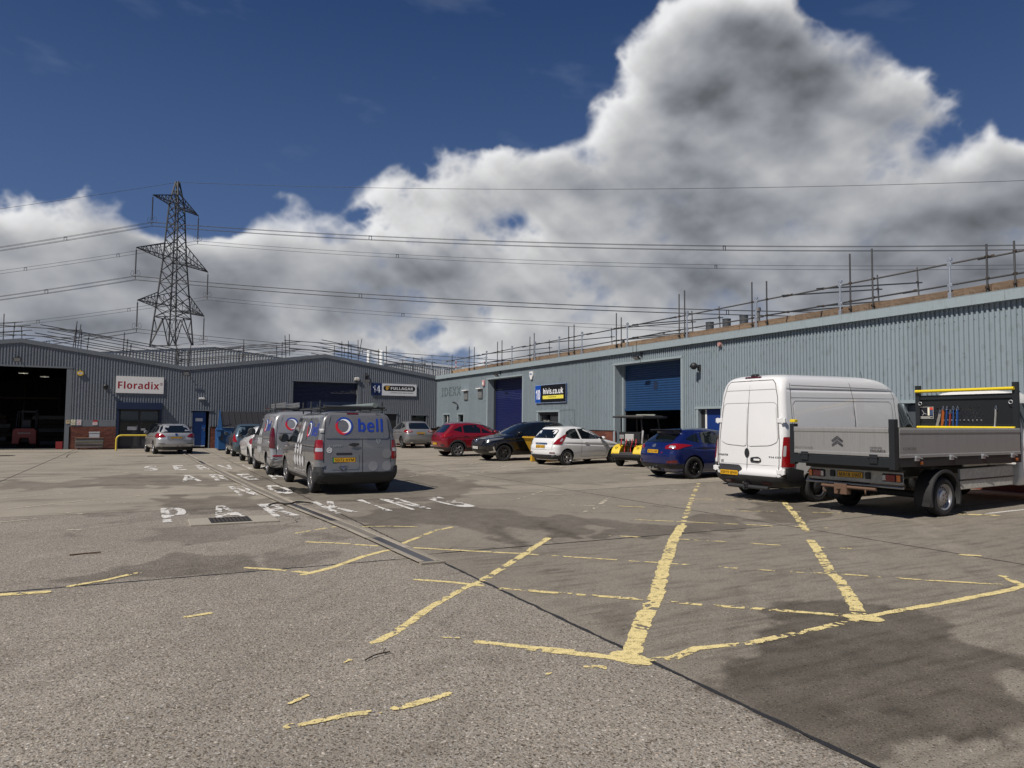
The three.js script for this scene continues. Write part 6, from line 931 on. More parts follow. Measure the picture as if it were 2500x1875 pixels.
// ---------------------------------------------------------------- parked cars
function finishCar(C, o) { // fittings that every car here shares
  const S = C.S;
  if (o.trim) { C.arc(0, S.tyre + 0.01, S.tyre + 0.05, S.tyre + 0.13, 0.05, Math.PI - 0.05, o.trim, 'arch_trim'); C.arc(S.wb, S.tyre + 0.01, S.tyre + 0.05, S.tyre + 0.13, 0.05, Math.PI - 0.05, o.trim, 'arch_trim'); C.both(rect(S.tyre + 0.12, S.wb - S.tyre - 0.12, S.half[0][0] + 0.03, S.half[0][0] + 0.16), o.trim, 'sill_trim', { off: 0.012 }); }
  C.patch('F', o.screen, M_glass, 'windscreen', { off: 0.006, round: 0.07 });
  for (const p of o.side) { C.both(p, M_glass, 'side_window', { off: 0.005, round: 0.035 }); }
  for (const s of o.seams ?? []) C.seams(s, 0.01);
  for (const h of o.handles ?? []) C.handle(h[0], h[1], o.handleMat ?? S.paint);
  if (o.mirror) C.mirror(o.mirror[0], o.mirror[1], o.mirror[2], o.mirrorMat ?? S.paint, 0.1, 0.15);
}
{ // white three-door hatchback
  const M = paint(0.72, 0.725, 0.72, 0, 0.35);
  const C = vehicle({ name: 'hatchback', label: 'small white three-door hatchback beside the yellow tow tractor', at: [14.16, 0, -23.8], angle: 10, wb: 2.489, track: 1.47, tyre: 0.3, tyreW: 0.195, gap: 0.045, paint: M,
    rear: [[0.2, -0.46], [0.32, -0.6], [0.5, -0.66], [0.68, -0.65], [0.8, -0.6], [0.93, -0.57], [1.02, -0.53], [1.2, -0.38], [1.36, -0.23], [1.41, -0.19], [1.445, -0.12], [1.475, 0.25], [1.485, 0.7]],
    front: [[0.2, 3.0], [0.35, 3.2], [0.52, 3.27], [0.68, 3.2], [0.78, 3.02], [0.88, 2.62], [0.96, 2.28], [1.15, 1.92], [1.32, 1.55], [1.42, 1.25], [1.47, 0.98], [1.485, 0.8]],
    half: [[0.2, 0.74], [0.3, 0.81], [0.5, 0.855], [0.72, 0.86], [0.84, 0.85], [0.93, 0.815], [1.0, 0.775], [1.2, 0.68], [1.36, 0.595], [1.43, 0.52], [1.47, 0.36], [1.485, 0.1]],
    rr: [[0, 0.3], [0.6, 0.3], [1.0, 0.24], [1.5, 0.2]], rf: [[0, 0.6], [1.5, 0.5]], bowR: 0.1, bowF: 0.16, barrel: 0.06,
    sculpt: (x, y) => -0.022 * Math.exp(-(((y - (0.76 + 0.05 * (1.4 - x))) / 0.03) ** 2)) * sm(2.9, 2.4, x) * sm(-0.3, 0.1, x) - 0.012 * Math.exp(-(((y - 0.4) / 0.08) ** 2)) * sm(0.4, 0.6, x) * sm(2.1, 1.9, x),
    wheel: { style: 'spoke', n: 5, twin: true, narrow: 0.25, mat: mat(0.38, 0.38, 0.39, 0.3, 0.8) } });
  finishCar(C, { screen: [[-0.72, 1.0], [0.72, 1.0], [0.56, 1.4], [-0.56, 1.4]], side: [[[0.78, 0.99], [1.95, 0.965], [2.02, 0.99], [1.5, 1.31], [1.3, 1.37], [0.7, 1.385]], [[-0.02, 1.1], [0.25, 1.01], [0.7, 0.99], [0.63, 1.385], [0.35, 1.37], [0.1, 1.27]]], seams: [[[0.7, 0.32], [0.74, 0.98]], [[2.05, 0.3], [2.1, 0.62], [2.1, 0.95]], [[0.7, 0.32], [2.05, 0.3]]], handles: [[0.95, 0.86]], mirror: [1.82, 1.0, 0.82] });
  C.patch('B', [[-0.6, 1.03], [0.6, 1.03], [0.53, 1.36], [-0.53, 1.36]], M_glass, 'rear_window', { off: 0.006, round: 0.08 });
  C.wraps('B', [[0.62, 0.8], [0.95, 0.8], [1.06, 0.96], [1.05, 1.16], [0.92, 1.16], [0.74, 0.98]], M_lampRed, 'tail_lamp', { off: 0.014, round: 0.04 }); C.wraps('B', [[0.86, 0.9], [0.96, 0.92], [0.97, 1.02], [0.9, 1.0]], M_lampClear, 'reversing_lamp', { off: 0.02, round: 0.02 });
  C.wrap('B', rect(-1.05, 1.05, 0.24, 0.42), M_plastic, 'bumper_insert', { off: 0.014, round: 0.06 }); C.pair('B', rect(0.5, 0.72, 0.47, 0.51), M_lampDark, 'reflector', { off: 0.012, round: 0.015 });
  C.patch('B', rect(-0.34, 0.34, 0.8, 0.86), M_chrome, 'tailgate_trim', { off: 0.02, round: 0.02 }); C.plate('B', 0, 0.72, 'EA59 VZX', -0.1); C.seam('B', [[-0.6, 0.98], [-0.62, 0.6], [0.62, 0.6], [0.6, 0.98]], 0.01);
  C.pair('F', [[-0.8, 0.66], [-0.5, 0.6], [-0.5, 0.74], [-0.74, 0.86]], M_lampClear, 'headlamp', { off: 0.012, round: 0.03 }); C.patch('F', rect(-0.5, 0.5, 0.3, 0.5), M_black, 'grille', { off: 0.012, round: 0.06 });
  part(C.group, 'aerial', rod(V(1.1, 1.46, 0), V(0.85, 1.75, 0), 0.006), M_black);
}
{ // red crossover
  const M = paint(0.21, 0.006, 0.014, 0.2, 0.3), P = mat(0.03, 0.03, 0.032, 0.6);
  const C = vehicle({ name: 'crossover', label: 'dark red crossover parked left of the black one', at: [13.2, 0, -31.8], angle: -1, wb: 2.585, track: 1.56, tyre: 0.335, tyreW: 0.215, gap: 0.05, paint: M,
    rear: [[0.26, -0.55], [0.4, -0.72], [0.55, -0.8], [0.75, -0.82], [0.95, -0.78], [1.08, -0.72], [1.2, -0.6], [1.4, -0.38], [1.52, -0.26], [1.57, -0.16], [1.6, 0.2], [1.615, 0.7]],
    front: [[0.26, 3.2], [0.45, 3.42], [0.65, 3.48], [0.85, 3.38], [0.97, 3.1], [1.04, 2.7], [1.1, 2.35], [1.3, 2.0], [1.48, 1.6], [1.56, 1.25], [1.605, 0.95], [1.615, 0.8]],
    half: [[0.26, 0.79], [0.36, 0.86], [0.55, 0.9], [0.85, 0.905], [1.0, 0.885], [1.08, 0.84], [1.25, 0.765], [1.45, 0.68], [1.54, 0.61], [1.59, 0.45], [1.615, 0.1]],
    rr: [[0, 0.28], [0.8, 0.26], [1.2, 0.22], [1.6, 0.2]], rf: [[0, 0.55], [1.6, 0.5]], bowR: 0.1, bowF: 0.14, barrel: 0.05, sculpt: (x, y) => -0.018 * Math.exp(-(((y - 0.86) / 0.03) ** 2)) * sm(-0.2, 0.1, x),
    wheel: { style: 'spoke', n: 5, twin: true, narrow: 0.3, mat: mat(0.34, 0.34, 0.35, 0.3, 0.8), cap: M_black } });
  finishCar(C, { trim: P, screen: [[-0.76, 1.12], [0.76, 1.12], [0.62, 1.5], [-0.62, 1.5]], side: [[[1.28, 1.1], [2.02, 1.08], [2.08, 1.12], [1.65, 1.42], [1.28, 1.5]], [[0.35, 1.12], [1.2, 1.1], [1.2, 1.5], [0.5, 1.49], [0.32, 1.44]], [[-0.2, 1.26], [0.25, 1.14], [0.25, 1.44]]], seams: [[[1.24, 0.42], [1.24, 1.08]], [[0.38, 0.62], [0.34, 0.9], [0.36, 1.1]], [[2.15, 0.4], [2.15, 1.06]]], handles: [[1.05, 0.97], [0.4, 0.98]], mirror: [1.92, 1.15, 0.86] });
  C.patch('B', [[-0.64, 1.14], [0.64, 1.14], [0.54, 1.5], [-0.54, 1.5]], M_glass, 'rear_window', { off: 0.006, round: 0.08 });
  C.wraps('B', [[0.52, 0.9], [0.9, 0.9], [1.2, 0.98], [1.16, 1.06], [0.8, 1.1], [0.54, 1.02]], M_lampRed, 'tail_lamp', { off: 0.014, round: 0.03 });
  C.wrap('B', rect(-1.18, 1.18, 0.29, 0.46), P, 'rear_bumper', { off: 0.016, round: 0.05 }); C.patch('B', rect(-0.6, 0.6, 0.3, 0.38), M_chrome, 'skid_plate', { off: 0.026, round: 0.04 }); C.pair('B', rect(0.6, 0.8, 0.52, 0.6), P, 'vent', { off: 0.012, round: 0.02 }); C.patch('B', disc(0, 0.98, 0.06), M_chrome, 'maker_emblem', { off: 0.014 }); C.plate('B', 0, 0.62, 'KY70 ZJX');
  for (const s of [-1, 1]) part(C.group, 'roof_rail', join(rod(V(-0.05, 1.575, s * 0.58), V(0.05, 1.625, s * 0.57), 0.016), rod(V(0.05, 1.625, s * 0.57), V(1.2, 1.625, s * 0.57), 0.016), rod(V(1.2, 1.625, s * 0.57), V(1.32, 1.56, s * 0.58), 0.016)), M_galv);
  C.wraps('F', [[0.55, 0.78], [0.9, 0.8], [1.15, 0.88], [1.0, 0.94], [0.6, 0.88]], M_lampClear, 'headlamp', { off: 0.012, round: 0.03 }); C.patch('F', rect(-0.48, 0.48, 0.5, 0.82), M_black, 'grille', { off: 0.012, round: 0.08 });
}
function crossover(o) { // mid-size crossover body, twice here
  const P = mat(0.02, 0.02, 0.022, 0.5);
  const C = vehicle({ name: 'crossover', label: o.label, at: o.at, angle: o.angle, wb: 2.71, track: 1.6, tyre: 0.35, tyreW: 0.225, gap: 0.05, paint: o.paint,
    rear: [[0.26, -0.68], [0.42, -0.88], [0.58, -0.95], [0.8, -0.96], [0.98, -0.9], [1.1, -0.84], [1.25, -0.68], [1.45, -0.44], [1.57, -0.3], [1.62, -0.18], [1.66, 0.3], [1.675, 0.8]],
    front: [[0.26, 3.3], [0.45, 3.58], [0.65, 3.64], [0.86, 3.56], [0.97, 3.3], [1.04, 2.9], [1.11, 2.5], [1.3, 2.12], [1.52, 1.66], [1.61, 1.3], [1.66, 1.0], [1.675, 0.85]],
    half: [[0.26, 0.82], [0.36, 0.89], [0.55, 0.935], [0.85, 0.94], [1.0, 0.92], [1.1, 0.87], [1.3, 0.78], [1.5, 0.69], [1.6, 0.61], [1.65, 0.44], [1.675, 0.1]],
    rr: [[0, 0.3], [0.8, 0.28], [1.2, 0.24], [1.6, 0.2]], rf: [[0, 0.6], [1.6, 0.5]], bowR: 0.1, bowF: 0.16, barrel: 0.05, sculpt: (x, y) => -0.02 * Math.exp(-(((y - (0.9 + 0.02 * (1.3 - x))) / 0.03) ** 2)) * sm(-0.2, 0.1, x), wheel: o.wheel });
  finishCar(C, { trim: o.trim ?? P, screen: [[-0.78, 1.14], [0.78, 1.14], [0.64, 1.56], [-0.64, 1.56]], side: [[[1.34, 1.13], [2.1, 1.11], [2.18, 1.14], [1.7, 1.48], [1.34, 1.56]], [[0.4, 1.15], [1.27, 1.13], [1.27, 1.56], [0.5, 1.55], [0.38, 1.5]], [[-0.25, 1.3], [0.3, 1.17], [0.3, 1.5], [0.05, 1.46]]], seams: [[[1.3, 0.44], [1.3, 1.1]], [[0.42, 0.66], [0.38, 0.95], [0.4, 1.14]], [[2.28, 0.42], [2.25, 1.1]]], handles: [[1.08, 1.0], [0.4, 1.01]], mirror: [2.02, 1.18, 0.9] });
  C.patch('B', [[-0.66, 1.17], [0.66, 1.17], [0.56, 1.54], [-0.56, 1.54]], M_glass, 'rear_window', { off: 0.006, round: 0.08 });
  C.wraps('B', [[0.5, 0.98], [0.92, 0.95], [1.22, 1.0], [1.18, 1.09], [0.85, 1.13], [0.52, 1.08]], M_lampRed, 'tail_lamp', { off: 0.014, round: 0.03 }); C.wraps('B', [[0.56, 1.02], [0.8, 1.01], [0.8, 1.06], [0.58, 1.07]], M_lampClear, 'reversing_lamp', { off: 0.02 });
  C.wrap('B', rect(-1.2, 1.2, 0.3, 0.5), o.trim ?? P, 'rear_bumper', { off: 0.016, round: 0.05 }); C.patch('B', rect(-0.5, 0.5, 0.32, 0.42), mat(0.3, 0.31, 0.32, 0.4, 0.5), 'skid_plate', { off: 0.026, round: 0.04 }); C.pair('B', rect(0.45, 0.6, 0.33, 0.4), M_chrome, 'exhaust_tip', { off: 0.034, round: 0.02 }); C.plate('B', 0, 0.92, o.plate); C.patch('B', rect(-0.2, 0.2, 0.83, 0.86), P, 'tailgate_handle', { off: 0.01 });
  // nose
  C.patch('F', [[-0.52, 0.66], [0.52, 0.66], [0.6, 0.86], [0.5, 0.93], [-0.5, 0.93], [-0.6, 0.86]], M_black, 'grille', { off: 0.012, round: 0.06, reach: 0.5 }); C.patch('F', disc(0, 0.86, 0.065).map(([a, b]) => [a * 1.6, b]), mat(0.5, 0.52, 0.55, 0.2, 0.8), 'maker_emblem', { off: 0.02 });
  C.wraps('F', [[0.62, 0.86], [0.95, 0.86], [1.3, 0.93], [1.2, 0.985], [0.9, 0.96], [0.64, 0.92]], phys(0.22, 0.23, 0.24, 0.1, 0.5, { clearcoat: 1 }), 'headlamp', { off: 0.01, round: 0.02 });
  C.wrap('F', [[-0.8, 0.3], [0.8, 0.3], [0.72, 0.5], [-0.72, 0.5]], M_black, 'lower_grille', { off: 0.012, round: 0.05 }); C.wraps('F', [[0.78, 0.38], [1.1, 0.4], [1.12, 0.62], [1.06, 0.62], [1.04, 0.46], [0.78, 0.42]], M_chrome, 'bumper_blade', { off: 0.018 }); C.plate('F', 0, 0.57, o.plate);
  return C;
}
{ crossover({ label: 'black crossover facing the camera between the red and white cars', at: [16.2, 0, -27.5], angle: 179, paint: paint(0.004, 0.0045, 0.006, 0, 0.25), plate: 'YR74 DNU', wheel: { style: 'spoke', n: 5, twin: true, narrow: 0.27, mat: mat(0.05, 0.05, 0.052, 0.35, 0.6), cap: M_black } });
  const C = crossover({ label: 'grey crossover nosed up to unit fourteen at the corner', at: [15.0, 0, -41.9], angle: 90, paint: paint(0.24, 0.245, 0.25, 0.4, 0.35), trim: paint(0.22, 0.225, 0.23, 0.4, 0.35), plate: 'WX69 CNC', wheel: { style: 'spoke', n: 5, twin: true, narrow: 0.27, mat: mat(0.1, 0.1, 0.1, 0.35, 0.6) } }); }
{ // blue hot hatch
  const M = paint(0.004, 0.011, 0.085, 0.15, 0.28), P = mat(0.012, 0.012, 0.014, 0.45);
  const C = vehicle({ name: 'hatchback', label: 'deep blue five-door hatchback with black wheels beside the tall white van', at: [14.33, 0, -16.87], angle: -2, wb: 2.648, track: 1.56, tyre: 0.325, tyreW: 0.23, gap: 0.04, paint: M,
    rear: [[0.2, -0.6], [0.34, -0.76], [0.5, -0.83], [0.68, -0.84], [0.82, -0.8], [0.95, -0.76], [1.05, -0.68], [1.2, -0.48], [1.32, -0.32], [1.38, -0.36], [1.42, -0.3], [1.455, 0.1], [1.475, 0.75]],
    front: [[0.2, 3.2], [0.35, 3.44], [0.52, 3.52], [0.7, 3.44], [0.82, 3.2], [0.9, 2.8], [0.98, 2.4], [1.15, 2.02], [1.32, 1.62], [1.41, 1.3], [1.46, 1.0], [1.475, 0.85]],
    half: [[0.2, 0.78], [0.3, 0.86], [0.5, 0.905], [0.74, 0.91], [0.88, 0.9], [0.97, 0.85], [1.05, 0.8], [1.2, 0.715], [1.35, 0.63], [1.42, 0.55], [1.46, 0.38], [1.475, 0.1]],
    rr: [[0, 0.32], [0.7, 0.3], [1.1, 0.26], [1.45, 0.2]], rf: [[0, 0.6], [1.5, 0.5]], bowR: 0.1, bowF: 0.16, barrel: 0.06, sculpt: (x, y) => -0.024 * Math.exp(-(((y - (0.84 + 0.03 * (1.3 - x))) / 0.03) ** 2)) * sm(-0.1, 0.2, x),
    wheel: { style: 'spoke', n: 5, twin: true, narrow: 0.3, mat: mat(0.014, 0.014, 0.015, 0.3, 0.5), cap: M_black } });
  finishCar(C, { screen: [[-0.76, 1.0], [0.76, 1.0], [0.6, 1.38], [-0.6, 1.38]], side: [[[1.3, 1.0], [2.1, 0.98], [2.16, 1.0], [1.65, 1.3], [1.3, 1.375]], [[0.38, 1.02], [1.23, 1.0], [1.23, 1.375], [0.55, 1.365], [0.36, 1.31]], [[-0.2, 1.15], [0.28, 1.04], [0.28, 1.31], [0.1, 1.28]]], seams: [[[1.26, 0.38], [1.26, 0.98]], [[0.4, 0.6], [0.36, 0.85], [0.38, 1.0]], [[2.2, 0.36], [2.2, 0.96]]], handles: [[1.02, 0.9], [0.36, 0.92]], mirror: [2.0, 1.03, 0.88] });
  C.patch('B', [[-0.62, 1.06], [0.62, 1.06], [0.52, 1.32], [-0.52, 1.32]], M_glass, 'rear_window', { off: 0.006, round: 0.06 });
  part(C.group, 'spoiler', join(box(0.3, 0.03, 1.16, -0.34, 1.425, 0, 0.012), box(0.18, 0.08, 0.03, -0.36, 1.39, 0.56, 0.01), box(0.18, 0.08, 0.03, -0.36, 1.39, -0.56, 0.01)), P); C.seam('B', [[-0.25, 1.1], [0.3, 1.085]], 0.022, 'wiper', P);
  C.wraps('B', [[0.5, 0.88], [0.92, 0.87], [1.1, 0.92], [1.4, 0.97], [1.1, 1.01], [0.72, 1.03], [0.5, 0.96]], M_lampRed, 'tail_lamp', { off: 0.014, round: 0.03 }); C.wraps('B', [[0.64, 0.91], [0.84, 0.9], [0.82, 0.96], [0.66, 0.97]], M_lampClear, 'reversing_lamp', { off: 0.02, round: 0.02 });
  C.wrap('B', rect(-1.1, 1.1, 0.32, 0.45), P, 'rear_diffuser', { off: 0.012, round: 0.04 }); C.wraps('B', [[0.6, 0.47], [0.95, 0.48], [0.9, 0.57], [0.62, 0.54]], M_lampDark, 'reflector', { off: 0.016, round: 0.02 }); C.patch('B', [[-0.2, 0.24], [0.2, 0.24], [0.16, 0.36], [-0.16, 0.36]], M_black, 'exhaust_surround', { off: 0.024 });
  part(C.group, 'exhaust_tip', join(rod(V(-0.72, 0.3, -0.07), V(-0.88, 0.3, -0.07), 0.05, 12), rod(V(-0.72, 0.3, 0.07), V(-0.88, 0.3, 0.07), 0.05, 12)), M_chrome); C.plate('B', 0, 0.8, 'BT16 FNP', -0.1); C.patch('B', disc(0, 0.96, 0.05).map(([a, b]) => [a * 1.8, b]), mat(0.35, 0.37, 0.42, 0.2, 0.8), 'maker_emblem', { off: 0.014 }); C.patch('B', rect(0.36, 0.46, 0.74, 0.79), wordMat('ST', '#8f1c24', 64, 40), 'trim_badge', { off: 0.01 });
  C.pair('F', [[-0.84, 0.7], [-0.5, 0.68], [-0.48, 0.78], [-0.76, 0.9]], M_lampClear, 'headlamp', { off: 0.012, round: 0.03 }); C.patch('F', rect(-0.5, 0.5, 0.35, 0.66), M_black, 'grille', { off: 0.012, round: 0.08 });
}
{ // silver estate by the entrance
  const M = paint(0.42, 0.425, 0.43, 0.4, 0.32);
  const C = vehicle({ name: 'estate_car', label: 'silver estate car parked in front of the glazed entrance', at: [1.33, 0, -39.2], angle: 97, wb: 2.685, track: 1.56, tyre: 0.315, tyreW: 0.21, gap: 0.045, paint: M,
    rear: [[0.22, -0.8], [0.36, -0.98], [0.52, -1.06], [0.7, -1.06], [0.85, -1.0], [0.98, -0.96], [1.1, -0.86], [1.3, -0.64], [1.42, -0.5], [1.46, -0.38], [1.49, 0.1], [1.5, 0.8]],
    front: [[0.22, 3.2], [0.38, 3.48], [0.55, 3.56], [0.72, 3.48], [0.84, 3.2], [0.92, 2.8], [1.0, 2.4], [1.18, 2.02], [1.34, 1.64], [1.43, 1.32], [1.485, 1.02], [1.5, 0.9]],
    half: [[0.22, 0.78], [0.32, 0.86], [0.52, 0.9], [0.78, 0.905], [0.92, 0.885], [1.0, 0.84], [1.2, 0.74], [1.36, 0.65], [1.44, 0.57], [1.485, 0.4], [1.5, 0.1]],
    rr: [[0, 0.32], [0.7, 0.3], [1.1, 0.28], [1.45, 0.2]], rf: [[0, 0.6], [1.5, 0.5]], bowR: 0.12, bowF: 0.16, barrel: 0.05, sculpt: (x, y) => -0.018 * Math.exp(-(((y - 0.82) / 0.03) ** 2)), wheel: { style: 'spoke', n: 7, twin: false, narrow: 0.24, mat: mat(0.35, 0.35, 0.36, 0.3, 0.7) } });
  finishCar(C, { screen: [[-0.76, 1.02], [0.76, 1.02], [0.62, 1.4], [-0.62, 1.4]], side: [[[1.3, 1.02], [2.1, 1.0], [2.16, 1.02], [1.66, 1.33], [1.3, 1.4]], [[0.38, 1.04], [1.23, 1.02], [1.23, 1.4], [0.36, 1.4]], [[-0.48, 1.2], [-0.3, 1.08], [0.3, 1.04], [0.28, 1.4], [-0.15, 1.37]]], seams: [[[1.26, 0.4], [1.26, 1.0]], [[0.36, 0.6], [0.34, 1.0]], [[2.2, 0.38], [2.2, 0.98]]], handles: [[1.02, 0.9], [0.3, 0.92]], mirror: [2.0, 1.05, 0.88] });
  C.patch('B', [[-0.72, 1.1], [-0.64, 1.05], [0.64, 1.05], [0.72, 1.1], [0.6, 1.4], [-0.6, 1.4]], M_glass, 'rear_window', { off: 0.006, round: 0.08 }); C.wraps('B', [[0.46, 0.86], [0.8, 0.8], [1.16, 0.82], [1.14, 0.98], [0.95, 1.04], [0.62, 1.0]], M_lampRed, 'tail_lamp', { off: 0.014, round: 0.04 });
  C.wrap('B', rect(-1.0, 1.0, 0.25, 0.38), M_plastic, 'rear_bumper', { off: 0.012, round: 0.05 }); C.plate('B', 0, 0.8, 'DG15 CKX'); C.patch('B', disc(0, 0.96, 0.06), M_chrome, 'maker_emblem', { off: 0.014 }); C.patch('B', rect(-0.4, 0.4, 0.7, 0.885), paint(0.27, 0.275, 0.28, 0.5, 0.32), 'plate_recess', { off: 0.006, round: 0.04 }); C.pair('B', rect(0.5, 0.78, 0.52, 0.545), M_plastic, 'reflector_slot', { off: 0.01 });  // plate recess lies flat; its shade is painted in as darker silver
  part(C.group, 'tow_ball', join(rod(V(-1.0, 0.3, 0.05), V(-1.13, 0.34, 0.05), 0.02), new THREE.SphereGeometry(0.03, 10, 8).translate(-1.13, 0.4, 0.05)), M_black); C.pair('F', [[-0.84, 0.72], [-0.5, 0.7], [-0.48, 0.8], [-0.76, 0.9]], M_lampClear, 'headlamp', { off: 0.012 });
  for (const s of [-1, 1]) part(C.group, 'roof_rail', rod(V(-0.3, 1.48, s * 0.58), V(1.3, 1.475, s * 0.58), 0.015), M_black); part(C.group, 'aerial_fin', box(0.12, 0.06, 0.03, -0.1, 1.51, 0, 0.012), M_black);
}
{ // steel blue hatchback and white car ahead of the vans
  const body = { wb: 2.5, track: 1.47, tyre: 0.3, tyreW: 0.19, gap: 0.045, rr: [[0, 0.26], [1.5, 0.2]], rf: [[0, 0.55], [1.5, 0.5]], bowR: 0.07, bowF: 0.14, barrel: 0.05 };
  const M = paint(0.075, 0.115, 0.145, 0.4, 0.33);
  const C = vehicle({ ...body, name: 'hatchback', label: 'steel blue hatchback at the head of the line beside the blue bin', at: [4.52, 0, -35.5], angle: 90, paint: M,
    rear: [[0.2, -0.5], [0.32, -0.64], [0.5, -0.7], [0.68, -0.68], [0.85, -0.62], [0.98, -0.58], [1.2, -0.44], [1.4, -0.28], [1.48, -0.16], [1.52, 0.3], [1.535, 0.8]], front: [[0.2, 3.0], [0.35, 3.2], [0.55, 3.26], [0.75, 3.12], [0.88, 2.7], [0.98, 2.3], [1.2, 1.9], [1.4, 1.45], [1.5, 1.1], [1.535, 0.9]], half: [[0.2, 0.74], [0.3, 0.81], [0.5, 0.845], [0.78, 0.85], [0.95, 0.82], [1.05, 0.77], [1.25, 0.68], [1.42, 0.59], [1.5, 0.45], [1.535, 0.1]], wheel: { style: 'spoke', n: 7, twin: false, narrow: 0.24, mat: mat(0.35, 0.35, 0.36, 0.3, 0.7) } });
  finishCar(C, { screen: [[-0.7, 1.02], [0.7, 1.02], [0.56, 1.42], [-0.56, 1.42]], side: [[[1.2, 1.03], [1.95, 1.01], [1.5, 1.36], [1.2, 1.43]], [[0.3, 1.05], [1.13, 1.03], [1.13, 1.43], [0.2, 1.4]]], seams: [[[1.16, 0.38], [1.16, 1.0]], [[0.3, 0.55], [0.28, 1.0]]], handles: [[0.95, 0.9], [0.22, 0.92]], mirror: [1.84, 1.06, 0.82] });
  C.patch('B', [[-0.62, 1.0], [0.62, 1.0], [0.52, 1.42], [-0.52, 1.42]], M_glass, 'rear_window', { off: 0.006, round: 0.07 }); C.wraps('B', [[0.66, 0.68], [0.92, 0.7], [0.98, 0.95], [0.88, 1.14], [0.76, 0.98]], M_lampRed, 'tail_lamp', { off: 0.014, round: 0.04 }); C.plate('B', 0, 0.76, 'FJ58 UTK');
  const W = paint(0.7, 0.705, 0.7, 0, 0.35);
  const D = vehicle({ ...body, wb: 2.6, track: 1.52, tyre: 0.32, name: 'hatchback', label: 'white hatchback wedged between the silver van and the blue hatchback', at: [4.48, 0, -28.95], angle: 90, paint: W,
    rear: [[0.22, -0.5], [0.35, -0.68], [0.55, -0.74], [0.75, -0.72], [0.92, -0.66], [1.05, -0.58], [1.25, -0.36], [1.4, -0.16], [1.45, 0.0], [1.48, 0.5], [1.49, 0.85]], front: [[0.22, 3.1], [0.4, 3.36], [0.58, 3.42], [0.75, 3.3], [0.88, 2.85], [0.96, 2.4], [1.15, 2.0], [1.35, 1.5], [1.45, 1.1], [1.49, 0.95]], half: [[0.22, 0.78], [0.32, 0.86], [0.55, 0.895], [0.78, 0.9], [0.92, 0.87], [1.0, 0.82], [1.2, 0.72], [1.38, 0.62], [1.45, 0.48], [1.49, 0.1]], sculpt: (x, y) => 0.03 * Math.exp(-(((y - 0.72) / 0.12) ** 2)) * Math.exp(-((x / 0.5) ** 2)), wheel: { style: 'spoke', n: 5, twin: true, narrow: 0.26, mat: mat(0.08, 0.08, 0.08, 0.3, 0.6) } });
  finishCar(D, { screen: [[-0.74, 1.0], [0.74, 1.0], [0.58, 1.38], [-0.58, 1.38]], side: [[[1.2, 1.01], [2.05, 0.99], [1.55, 1.33], [1.2, 1.39]], [[0.2, 1.08], [1.13, 1.01], [1.13, 1.39], [0.5, 1.36]]], seams: [[[1.16, 0.38], [1.16, 1.0]], [[2.1, 0.38], [2.1, 0.95]]], handles: [[1.0, 0.88]], mirror: [1.9, 1.04, 0.86], mirrorMat: M_plastic });
  D.patch('B', [[-0.6, 1.06], [0.6, 1.06], [0.5, 1.38], [-0.5, 1.38]], M_glass, 'rear_window', { off: 0.006, round: 0.07 }); D.wraps('B', [[0.55, 0.84], [0.9, 0.78], [1.2, 0.86], [1.15, 0.97], [0.8, 1.0]], M_lampRed, 'tail_lamp', { off: 0.014, round: 0.03 });
}
